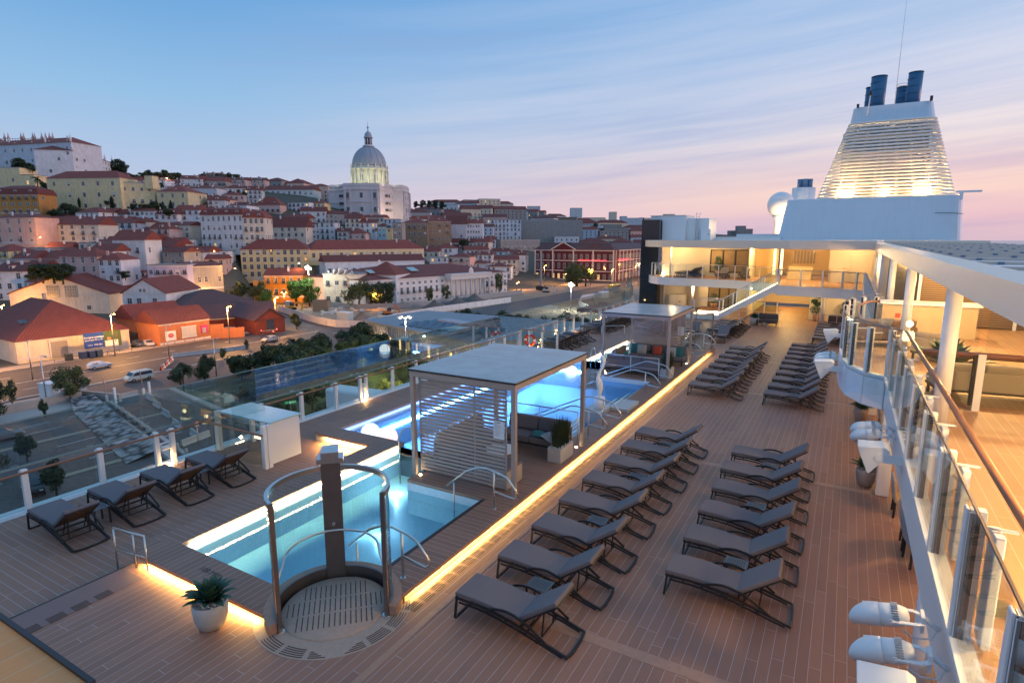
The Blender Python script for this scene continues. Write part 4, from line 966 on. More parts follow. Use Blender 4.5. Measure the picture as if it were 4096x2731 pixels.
for x0, x1 in ((-10.68, -9.75), (-9.6, -8.72), (-8.55, -7.62)): MB().box(x0, x1, 54.90, 54.925, 3.35, 5.2).build('window_pane', M('warm_pane', (.36, .26, .13), .12, var=.5, sc=.9), w)
MB().box(.15, 1.65, 51.94, 51.99, UZ+.02, 5.05).build('door', M('cream_door', (.70, .61, .47), .4), t, bev=.01)
MB().box(-1.1, -.1, 51.4, 51.95, UZ, UZ+1.1).build('locker', cream, t, bev=.02)
for i in range(6): MB().box(-4.3, -2.5, 53.2+i*.35, 53.2+(i+1)*.35, UZ, UZ+.17*(i+1)).build('inner_step', M('lit_step%d' % i, (.75, .60, .35), .5), t)
for i, x in enumerate((-5.5, -4.95)): MB().box(x-.1, x+.1, 55.3, 55.5, UZ+.3, 5.4).build('lit_panel', EM('panel_glow%d' % i, (1, .68, .30), 3.2), t)
w = MB().box(-4.3, -2.5, 57.8, 57.85, 4.1, 5.2).build('inner_window', M('bar_window', (.28, .20, .12), .2), t)
for i in range(7): MB().box(-4.25+i*.26, -4.2+i*.26, 57.7, 57.76, 4.1, 5.2).build('mullion', M('mullion_tan', (.5, .4, .25), .5), w)
MB().cyl(-14.0, 53.6, UZ, 5.52, .09, n=16).build('pipe_column', white, t)
# lower storey
MB().box(-15.6, -11.1, 56.4, 56.6, LZ, 2.2).build('lower_wall', cream, t)
MB().box(-8.6, -6.9, 56.4, 56.6, 0, 2.2).build('lower_wall', cream, t)
w = MB().box(-11.1, -8.6, 56.42, 56.5, 0, 2.2).build('glass_doors', blackr, t)
for x0, x1 in ((-11.0, -10.15), (-10.0, -9.3), (-9.2, -8.7)): MB().box(x0, x1, 56.38, 56.415, .08, 2.1).build('door_pane', M('warm_pane2', (.25, .19, .11), .12, var=.5, sc=.9), w)
MB().cyl(-12.1, 54.6, LZ, 2.2, .13, n=20).build('pipe_column', white, t); MB().box(-15.25, -15.1, 56.2, 56.38, LZ, 2.2).build('corner_post', white, t)
t2 = thing('equipment_cabinet', 'cream two door cabinet against the lower forward wall', 'cabinet', (-13.7, 55.7, LZ)); MB().box(-.75, .75, -.3, .5, 0, 1.25).build('body', cream, t2, bev=.01); MB().box(-.005, .005, -.303, -.3, .05, 1.2).build('door_gap', blackr, t2); MB().box(.15, .35, -.305, -.301, .55, .65).build('red_label', M('label_red', (.4, .05, .03), .5), t2)
# lower passage
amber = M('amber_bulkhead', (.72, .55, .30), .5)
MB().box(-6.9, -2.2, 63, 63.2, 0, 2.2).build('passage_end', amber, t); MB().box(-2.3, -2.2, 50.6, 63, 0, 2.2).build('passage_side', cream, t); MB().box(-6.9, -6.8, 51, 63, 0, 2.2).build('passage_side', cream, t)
MB().box(-2.2, 4.6, 50.6, 50.8, 0, 2.2).build('lower_wall', cream, t)
k = MB(); k.tube([(-3.9, 50.8, 0), (-3.9, 50.8, 0)], .1)
MB().cyl(-1.33, 48.55, 0, 2.2, .14, n=20).build('pipe_column', white, t)
for x, y, w in ((-4.5, 53.5, 55), (-4.3, 58.5, 60), (-3.2, 48.5, 25), (.5, 48.6, 22), (-12, 54.2, 22), (-9, 54.2, 22)): lamp('passage_lamp', 'POINT', (x, y, 2.05), (1, .60, .16) if y > 52 and x > -6 else (1, .64, .28), w*6.5, .06)
for x, y, w in ((-13.5, 53.4, 30), (-10, 53.2, 30), (-6.5, 54.2, 36), (-4.9, 54.2, 50), (-2.6, 52, 45), (.4, 49.8, 45), (-3, 49.2, 30), (-3.4, 58.5, 60)): lamp('balcony_lamp', 'POINT', (x, y, 5.38), (1, .63, .26), w*6.5, .06)
t = thing('passage_barrier', 'glass barrier with wooden top rail at the amber passage entrance', 'glass barrier', (-6.5, 51.4, 0)); MB().box(0, 1.9, -.02, .02, 1.15, 1.2).build('handrail', lightwood, t); MB().box(0, 1.85, -.006, .006, .05, 1.12).build('pane', glass, t)
for x in (0, .9, 1.85): MB().box(x-.04, x+.04, -.04, .04, 0, 1.15).build('post', white, t)
sofa('outdoor_sofa', 'dark grey two seat sofa behind the railing before the amber passage', (-4.75, 45.9, 0), 0, 1.4, cushd, n=2)
MB_ = MB().box(-.0, 2.2, -.35, .35, 0, .62); tag(MB_.build('storage_bench', cushd, loc=(-.9, 49.0, 0), bev=.02), 'grey storage bench against the wall at the far right', 'bench')
# balcony barrier
bb = thing('balcony_barrier', 'glass balustrade with slim white posts around the curved upper balcony', 'glass barrier', (0, 0, UZ))
bp = [(-15.5, 55.6), (-15.9, 54.3), (-15.3, 53.2), (-14.4, 52.3), (-13.3, 51.75), (-10.7, 51.5), (-8, 51.0), (-5.9, 49.4), (-4.6, 48.5)]
q = along(bp, 1.3)
for x, y, an in q: MB().box(x-.035, x+.035, y-.035, y+.035, 0, 1.14).build('post', white, bb)
for (x0, y0, _), (x1, y1, _) in zip(q, q[1:]): MB().bar((x0, y0, .58), (x1, y1, .58), .01, 1.06).build('pane', glassd, bb)
MB().tube([(x, y, 1.16) for x, y in bp], .03).build('handrail', steel, bb)
lamp('balcony_floor_lamp', 'POINT', (-14.6, 53.6, UZ+.35), (1, .7, .35), 14, .05); lamp('balcony_floor_lamp', 'POINT', (-15, 54.6, UZ+.35), (1, .7, .35), 10, .05)
for x, y in ((-14.6, 53.6), (-15, 54.6)): tag(MB().cyl(0, 0, 0, .22, .07, n=14).build('floor_lantern', bulb, loc=(x, y, UZ)), 'small glowing floor lantern at the balcony corner, %s one' % ('right' if x > -14.8 else 'left'), 'lantern')
# stair
t = thing('deck_staircase', 'white staircase with lit glass balustrades rising to the upper deck', 'staircase', (0, 0, 0))
n = 14; xs0, xs1, zs0 = -8.3, -4.4, .45
k = MB()
for i in range(n):
    x = xs0+(xs1-xs0)*i/n; z = zs0+(UZ-zs0)*(i+1)/n; k.box(x, x+.30, 46.75, 48.25, z-.05, z)
k.build('treads', cream, t)
for y in (46.6, 48.32): MB().add([(xs0, y+dy, z) for dy in (0, .08) for z in (zs0-.35, zs0+.08)]+[(xs1, y+dy, z) for dy in (0, .08) for z in (UZ-.45, UZ+.03)], [(0, 1, 3, 2), (4, 6, 7, 5), (0, 4, 5, 1), (2, 3, 7, 6), (1, 5, 7, 3), (0, 2, 6, 4)]).build('stringer', white, t)
MB().box(-10.2, xs0, 46.6, 48.4, .05, zs0).build('landing', white, t); MB().box(-11.2, -10.2, 46.8, 48.2, -.1, .2).build('landing', white, t)
for y in (46.68, 48.28):
    MB().bar((xs0, y+.06, zs0+.14), (xs1, y+.06, UZ+.10), .03, .035).build('led_edge', EM('stair_led%d' % y, (1, .74, .38), 14), t)
    MB().bar((xs0, y, zs0+.62), (xs1, y, UZ+.60), .01, .85, up=(0, 0, 1)).build('pane', glassd, t)
    MB().tube([(-10.2, y, zs0+1.08), (xs0, y, zs0+1.12), (xs1, y, UZ+1.14), (xs1+.4, y, UZ+1.14)], .028).build('handrail', steel, t)
    for i in range(5): x = xs0+(xs1-xs0)*i/4; z = zs0+(UZ-zs0)*i/4; MB().box(x-.035, x+.035, y-.035, y+.035, z-.1, z+1.1).build('post', white, t)
MB().box(-10.2, xs0, 48.25, 48.3, zs0+.02, zs0+.06).build('led_edge', EM('landing_led', (1, .78, .42), 20), t); MB().box(-10.2, xs0, 46.7, 46.75, zs0+.02, zs0+.06).build('led_edge', EM('landing_led2', (1, .78, .42), 20), t)
lamp('stair_light', 'POINT', (-9.2, 47.6, .9), (1, .7, .35), 30, .08); lamp('stair_light', 'POINT', (-6.4, 47.6, 2.4), (1, .7, .35), 25, .08)
for x in (-10.2,): MB().box(x-.04, x+.04, 46.64, 46.72, zs0, zs0+1.1).build('post', white, t)
# dark glass tower, roof house, cabinets
t = thing('glass_tower', 'tall dark tinted glass tower at the left end of the deckhouse', 'glass tower', (0, 0, 0))
MB().box(-17.3, -15.6, 55.2, 59.5, -2, 8.0).build('glass_body', M('dark_tower_glass', (.012, .016, .022), .06, var=.3, sc=.4), t)
for z in (2.4, 5.5): MB().box(-17.33, -15.57, 55.17, 59.53, z, z+.06).build('frame_band', blackm, t)
t = thing('roof_house', 'white box shaped roof house with a dark glass panel and ladder', 'roof house', (0, 0, 6.12))
MB().box(-16.7, -13.4, 56, 59.5, 0, 2.25).build('front_box', white, t, bev=.02); MB().box(-16.65, -15.55, 55.95, 55.998, .02, 1.75).build('glass_panel', tglass if False else M('dark_panel_glass', (.015, .02, .03), .08), t)
MB().box(-13.4, -11.4, 56.6, 60, 0, 2.0).build('rear_box', whiteg, t, bev=.02); MB().box(-16.75, -13.35, 55.93, 59.5, 2.25, 2.29).build('roof_rim', white, t)
k = MB()
for x in (-12.55, -12.25): k.tube([(x, 56.45, 0), (x, 56.45, 2.35), (x, 56.6, 2.5), (x, 56.8, 2.35)], .02, 6)
for i in range(9): k.tube([(-12.55, 56.45, .2+i*.24), (-12.25, 56.45, .2+i*.24)], .015, 6)
k.build('ladder', steel, t)
t = thing('roof_cabinet', 'small white locker with a handle on the deckhouse roof', 'cabinet', (-11.9, 55.7, 6.12)); MB().box(0, .85, 0, .8, 0, .95).build('body', white, t, bev=.02); MB().box(.65, .7, -.02, 0, .45, .6).build('handle', dsteel, t)
MB_ = MB().box(-12, -5.6, 60, 64, 0, .3).box(-10.2, -6, 64.5, 68, 0, .6); tag(MB_.build('roof_coaming', whiteg, loc=(0, 0, 6.12)), 'low white raised coaming on the roof before the funnel', 'roof coaming')
# radome
t = thing('radome', 'white satellite dome on a pedestal left of the funnel', 'radome', (-7.15, 74, 6.1)); MB().lathe([(.6, 0), (.52, 1.9), (.65, 2.4), (.85, 2.75)], 32).build('pedestal', white, t)
MB().lathe([(1.42*math.sin(R(q)) or .001, 3.95-1.42*math.cos(R(q))) for q in range(35, 181, 8)], 40, cap=False).build('dome', white, t)
lamp('radome_flood', 'POINT', (-6.2, 71.6, 7.6), (1, .66, .3), 900, .1)
t = thing('vent_drum', 'white ribbed vent drum with three grey stubs behind the funnel block', 'vent', (-5.2, 78, 6.1)); MB().cyl(0, 0, 0, 6.0, 1.25, n=32).build('drum', white, t)
for x, y in ((-.45, 0), (.1, -.2), (.6, .1)): MB().cyl(x, y, 6, 7.0, .28, n=16).build('stub', M('slate_stub%d' % int(x*10), (.12, .22, .34), .5), t)
# funnel
t = thing('ship_funnel', 'tall ship funnel with pale blue base, lit louvre bars and four dark pipes', 'funnel', (0, 0, 0))
def rrect(x0, x1, y0, y1, r, n=5):
    out = []
    for cx_, cy_, a0 in ((x1-r, y1-r, 0), (x0+r, y1-r, 90), (x0+r, y0+r, 180), (x1-r, y0+r, 270)): out += arc(cx_, cy_, r, a0, a0+90, n)
    return out
def loft(rings, m, name, cap=True, smooth=True):
    k = MB(); n = len(rings[0][0])
    for pts, z in rings: k.v += [(p[0], p[1], (z if not callable(z) else z(p[0]))) for p in pts]
    for i in range(len(rings)-1):
        for q in range(n): k.f.append((i*n+q, i*n+(q+1) % n, (i+1)*n+(q+1) % n, (i+1)*n+q)); k.mi.append(0); k.sm.append(False)
    if cap: k.f.append(tuple(range(n))[::-1]); k.f.append(tuple((len(rings)-1)*n+q for q in range(n))); k.mi += [0, 0]; k.sm += [False, False]
    return k.build(name, m, t)
loft([(rrect(-6.0, 8.0, 60, 76, .9), 5.9), (rrect(-5.35, 7.75, 60.3, 75, .9), 9.75)], funnelw, 'funnel_base')
z0, z1 = 9.8, 16.4
def bar_ring(f): return rrect(-2.9+2.0*f, 7.25-1.75*f, 61+1.6*f, 72-2.5*f, 1.0, 6)
for i in range(23):
    f = i/22.5; z = z0+(z1-z0)*f+.1
    pts = bar_ring(f); N_ = len(pts)
    k = MB().tube([(p[0], p[1], z) for p in pts], .105, 8, closed=True); k.build('louvre_bar', barw, t)
loft([(bar_ring(1.0), 16.35), (rrect(-.72, 5.2, 62.8, 69.3, .8, 6), 17.75)], funnelw, 'funnel_crown')
k = MB(); rr = random.Random(5)
for x in (-1.6, -.2, 1.4, 2.0, 3.2, 4.6, 5.9): k.bar((x, 63.5, 9.7), (2.2+(x-2.2)*.62, 64.3, 16.4), .22, .16)
for z in (11, 12.4, 13.8, 15.2): k.box(-2.2+.3*(z-11), 6.2-.25*(z-11), 63.8, 63.95, z, z+.14)
k.build('inner_frame', M('dark_frame', (.30, .26, .22), .6), t)
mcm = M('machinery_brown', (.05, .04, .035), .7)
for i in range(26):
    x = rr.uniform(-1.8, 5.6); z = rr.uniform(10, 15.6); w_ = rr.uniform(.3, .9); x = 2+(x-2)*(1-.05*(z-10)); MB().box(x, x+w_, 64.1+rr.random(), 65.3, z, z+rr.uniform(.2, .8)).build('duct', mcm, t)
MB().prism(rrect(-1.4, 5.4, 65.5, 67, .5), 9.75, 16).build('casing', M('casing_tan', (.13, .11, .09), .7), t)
pb = M('funnel_pipe_blue', (.035, .13, .24), .4, var=.2)
for nm, x, y, r_, zt_ in (('exhaust_pipe', 1.0, 64.4, .62, 20.5), ('exhaust_pipe', 3.72, 64.4, .55, 20.5), ('exhaust_pipe', .35, 66, .3, 20.0), ('exhaust_pipe', 2.95, 66, .5, 19.7)):
    o = MB().tube([(x, y, 17.0), (x+.06, y+.1, zt_)], r_, 28).build(nm, pb, t)
    k = MB()
    for j in range(4): k.tube([(x+r_*1.01*math.cos(a_), y+.03*j+r_*1.01*math.sin(a_), 18.1+j*.62) for a_ in [2*PI*q/24 for q in range(24)]], .015, 4, closed=True)
    k.tube([(x+.06+r_*math.cos(a_), y+.1+r_*math.sin(a_), zt_) for a_ in [2*PI*q/24 for q in range(24)]], .035, 6, closed=True); k.build('pipe_band', blackm, o)
MB().tube([(2.35, 62.5, 17.7), (2.45, 62.5, 30)], [.03, .01], 6).build('whip_antenna', white, t)
MB().tube([(.38, 62.2, 16.9), (.48, 62.2, 18.6)], .05, 8).build('lamp_mast', white, t); MB().cyl(.48, 62.2, 18.55, 18.85, .12, n=12).build('mast_lamp', blackm, t)
MB().box(7.2, 8.9, 60.6, 60.9, 9.95, 10.1).box(7.45, 7.7, 60.6, 60.9, 9.4, 9.95).build('side_bracket', white, t); MB().box(-.5, -.3, 62.6, 62.8, 17.7, 18.0).box(4.85, 5.05, 62.6, 62.8, 17.7, 18.1).build('top_fitting', blackm, t)
k = MB().tube([(5.9, 60.1, 8.35), (7.3, 60.1, 8.3), (7.9, 60.8, 8.25)], .02, 6); k.build('cable_run', blackm, t)
for x, y, w in ((-.7, 62.8, 2600), (5.0, 62.8, 2600), (-.7, 60.75, 950), (5.0, 60.75, 950), (2.2, 60.75, 500), (-2.3, 66, 700), (6.8, 66, 500)): lamp('funnel_flood', 'POINT', (x, y, 10.15), (1, .58, .20), w*.62, .12)  # those in front of the bars are added, to gild the fronts from below
for x in (-.5, 4.9): MB().box(x-.35, x+.35, 61.7, 62.0, 9.8, 10.1).build('floodlight_body', white, t)
PR = [(-0.87, [(190, -20), (215, -14), (270, -4), (320, 8), (350, 20), (400, 37), (430, 43), (600, 52)]), (-0.7, [(195, -20), (220, -14), (270, -4), (320, 8), (350, 20), (400, 36), (430, 42), (600, 52)]), (-0.47, [(225, -20), (262, -12), (300, -3), (340, 11), (380, 22), (430, 36), (480, 46), (600, 50)]), (-0.44, [(300, -20), (318, -14), (345, -2), (380, 13), (430, 32), (480, 45), (600, 50)]), (-0.33, [(300, -20), (325, -14), (350, -5), (380, 8), (420, 22), (480, 40), (600, 42)]), (-0.24, [(300, -20), (345, -8), (380, 4), (410, 14), (445, 24), (560, 28), (900, 40)]), (-0.05, [(310, -20), (370, -14), (430, -4), (480, 4), (560, 14), (700, 40), (900, 50)]), (0.1, [(430, -20), (480, -12), (560, -2), (700, 12), (900, 26), (1200, 36)]), (0.3, [(470, -20), (600, -12), (900, 4), (1400, 22)]), (0.5, [(800, -20), (1200, 0), (1600, 10)]), (0.72, [(1500, -20), (2500, -10)]), (0.8, [(1000, -30), (2500, -30)])]
LAND = [
('long pale blue-white monastery wing at the top left of the hill', -530.2, 185.5, -455.7, 206.2, 48.7, 70.0, 22, 8, 'hip', 5, 3, 10, {'rv': 4}),
('white receding monastery wing with many small windows', -455.4, 206.3, -502.6, 254.2, 48.7, 64.4, 22, 0, 'hip', 5, 4, 13, {'rv': 4}),
('flat roofed yellow building at the left edge below the monastery', -464.4, 163.2, -448.0, 172.6, 37.4, 49.6, 14, 11, 'flat', 1, 1, 2, {}),
('low yellow link building with white band left of the convent', -448.0, 172.6, -440.6, 176.8, 36.9, 45.2, 12, 11, 'flat', 0.6, 1, 1, {}),
('long yellow convent with dark red hipped roof and round upper windows', -408.5, 169.8, -366.2, 188.2, 22.2, 41.0, 14, 11, 'hip', 4.6, 3, 5, {'rv': 18, 'big': 1}),
('modern yellow wing with white window bands right of the convent', -368.7, 189.1, -356.7, 201.7, 25.0, 38.5, 14, 11, 'flat', 0.8, 2, 4, {}),
('small yellow stair tower on the modern wing', -359.0, 198.1, -355.0, 200.3, 37.3, 42.4, 6, 11, 'flat', 0.3, 0, 0, {}),
('yellow house with low pyramid roof above the cypress trees', -353.4, 201.2, -337.9, 210.1, 23.7, 33.6, 22, 11, 'hip', 4.2, 2, 3, {}),
('orange house with red mansard roof at the left edge', -401.7, 141.4, -380.7, 153.4, 19.5, 30.0, 13, 4, 'mansard', 5, 3, 6, {}),
('white house with two rows of windows above the glowing lamp', -387.1, 241.9, -370.9, 251.1, 32.0, 39.9, 14, 8, 'hip', 2.5, 1, 4, {}),
('pale pink tower house at the left edge with scattered windows', -340.8, 118.6, -319.5, 126.2, 4.1, 15.9, 12, 2, 'hip', 2, 3, 4, {}),
('long cream row house with five balconies on the left slope', -333.5, 132.0, -303.8, 144.4, 4.9, 12.8, 12, 1, 'gable', 4, 3, 6, {}),
('tall white block with blank walls in the middle of the left slope', -266.3, 131.2, -254.7, 137.9, -9.4, 5.9, 12, 8, 'gable', 4, 2, 2, {}),
('large pale apartment block with mansard roof and long balcony', -289.8, 185.7, -266.6, 193.3, 0.6, 18.4, 22, 8, 'mansard', 4.5, 4, 8, {}),
('cream apartment block joined to the pale mansard block', -266.5, 193.3, -258.8, 200.0, 0.8, 16.9, 20, 1, 'mansard', 4, 4, 4, {}),
('salmon pink house with iron balconies above the big gabled hall', -251.3, 105.3, -237.0, 111.1, -9.7, -0.0, 11, 2, 'hip', 3, 3, 4, {}),
('narrow white house with cream trim beside the salmon house', -236.9, 111.2, -229.8, 115.2, -9.6, -1.2, 11, 0, 'hip', 2.5, 3, 3, {}),
('lilac house with white balustrade and arched windows', -223.7, 121.0, -212.9, 129.5, -12.6, -3.3, 12, 7, 'flat', 1, 2, 6, {}),
('crumbling pale warehouse with arched openings under orange lamps', -216.7, 131.9, -214.4, 144.7, -13.1, -3.9, 14, 5, 'gable', 1.5, 1, 5, {}),
('long yellow public building with red roof, left end wing', -261.5, 186.9, -235.4, 206.4, -13.2, 1.2, 14, 3, 'hip', 5, 4, 10, {'big': 1}),
('long yellow public building with red roof, right wing with many windows', -238.0, 209.6, -215.2, 273.3, -4.8, 0.9, 14, 3, 'hip', 5, 1, 18, {'big': 1}),
('long white public building with red roof before the yellow one', -222.2, 204.8, -197.5, 251.1, -12.9, -4.8, 12, 0, 'gable', 3.2, 1, 13, {'big': 1}),
('orange two storey house behind the lit green tree', -212.4, 162.0, -198.4, 170.0, -18.2, -8.8, 10, 9, 'gable', 3, 2, 5, {}),
('low ochre house next to the orange one', -216.6, 159.6, -212.4, 162.0, -17.8, -11.0, 10, 4, 'flat', 0.5, 1, 2, {}),
('white modern hotel with regular windows', -277.1, 440.6, -250.9, 455.6, 5.3, 22.9, 30, 0, 'flat', 1, 5, 9, {}),
('concrete coloured colonnaded block below the modern hotel', -240.9, 403.7, -227.4, 445.9, -4.2, 5.7, 14, 5, 'flat', 1, 1, 9, {}),
('grey scaffold wrapped building on the right part of the hill', -270.1, 490.6, -220.0, 519.2, 1.1, 23.8, 26, 5, 'flat', 1, 0, 0, {}),
('brown apartment building with tower bay', -259.7, 306.6, -244.7, 315.1, -2.6, 16.9, 16, 10, 'hip', 3, 4, 5, {}),
('brown apartment building with arched windows', -247.5, 319.3, -236.8, 331.2, -0.3, 18.2, 14, 10, 'hip', 3, 4, 3, {}),
('pale gabled house with graffiti on its side', -248.8, 341.6, -236.2, 348.8, 3.0, 16.7, 14, 8, 'gable', 6, 1, 2, {}),
('white apartment house with three rows of windows beside the graffiti gable', -238.7, 353.1, -228.9, 358.7, 5.4, 17.4, 14, 0, 'gable', 3, 3, 6, {}),
('pale grey apartment house with rows of windows below the pantheon', -291.6, 261.9, -281.0, 267.9, 1.8, 16.3, 12, 8, 'flat', 1, 4, 4, {}),
('cream house with tall balconied windows right of the mansard block', -295.4, 228.6, -275.2, 240.2, 3.6, 13.1, 12, 1, 'gable', 6, 3, 6, {}),
('bright aqua narrow house between the brown and yellow ones', -249.2, 272.3, -244.8, 274.8, 2.9, 13.9, 12, 12, 'hip', 2, 3, 2, {}),
('bright yellow narrow house beside the aqua one', -244.8, 274.8, -241.6, 276.6, 2.9, 12.8, 12, 3, 'flat', 0.4, 3, 1, {}),
('blank grey party wall house beside the yellow one', -242.9, 278.2, -237.8, 281.1, 2.9, 16.0, 12, 5, 'flat', 0.4, 3, 2, {}),
('pink house with red roof below the aqua house', -259.2, 257.4, -250.0, 262.6, 2.5, 9.6, 12, 2, 'hip', 3, 2, 3, {}),
('pink building left of the pantheon with lit windows', -360.8, 271.9, -345.5, 280.6, 17.4, 29.6, 12, 2, 'hip', 6, 2, 5, {}),
('long blue-green roofed building left of the pantheon', -409.7, 318.8, -375.7, 338.2, 34.9, 45.1, 18, 8, 'gable', 4, 2, 9, {'big': 1})]
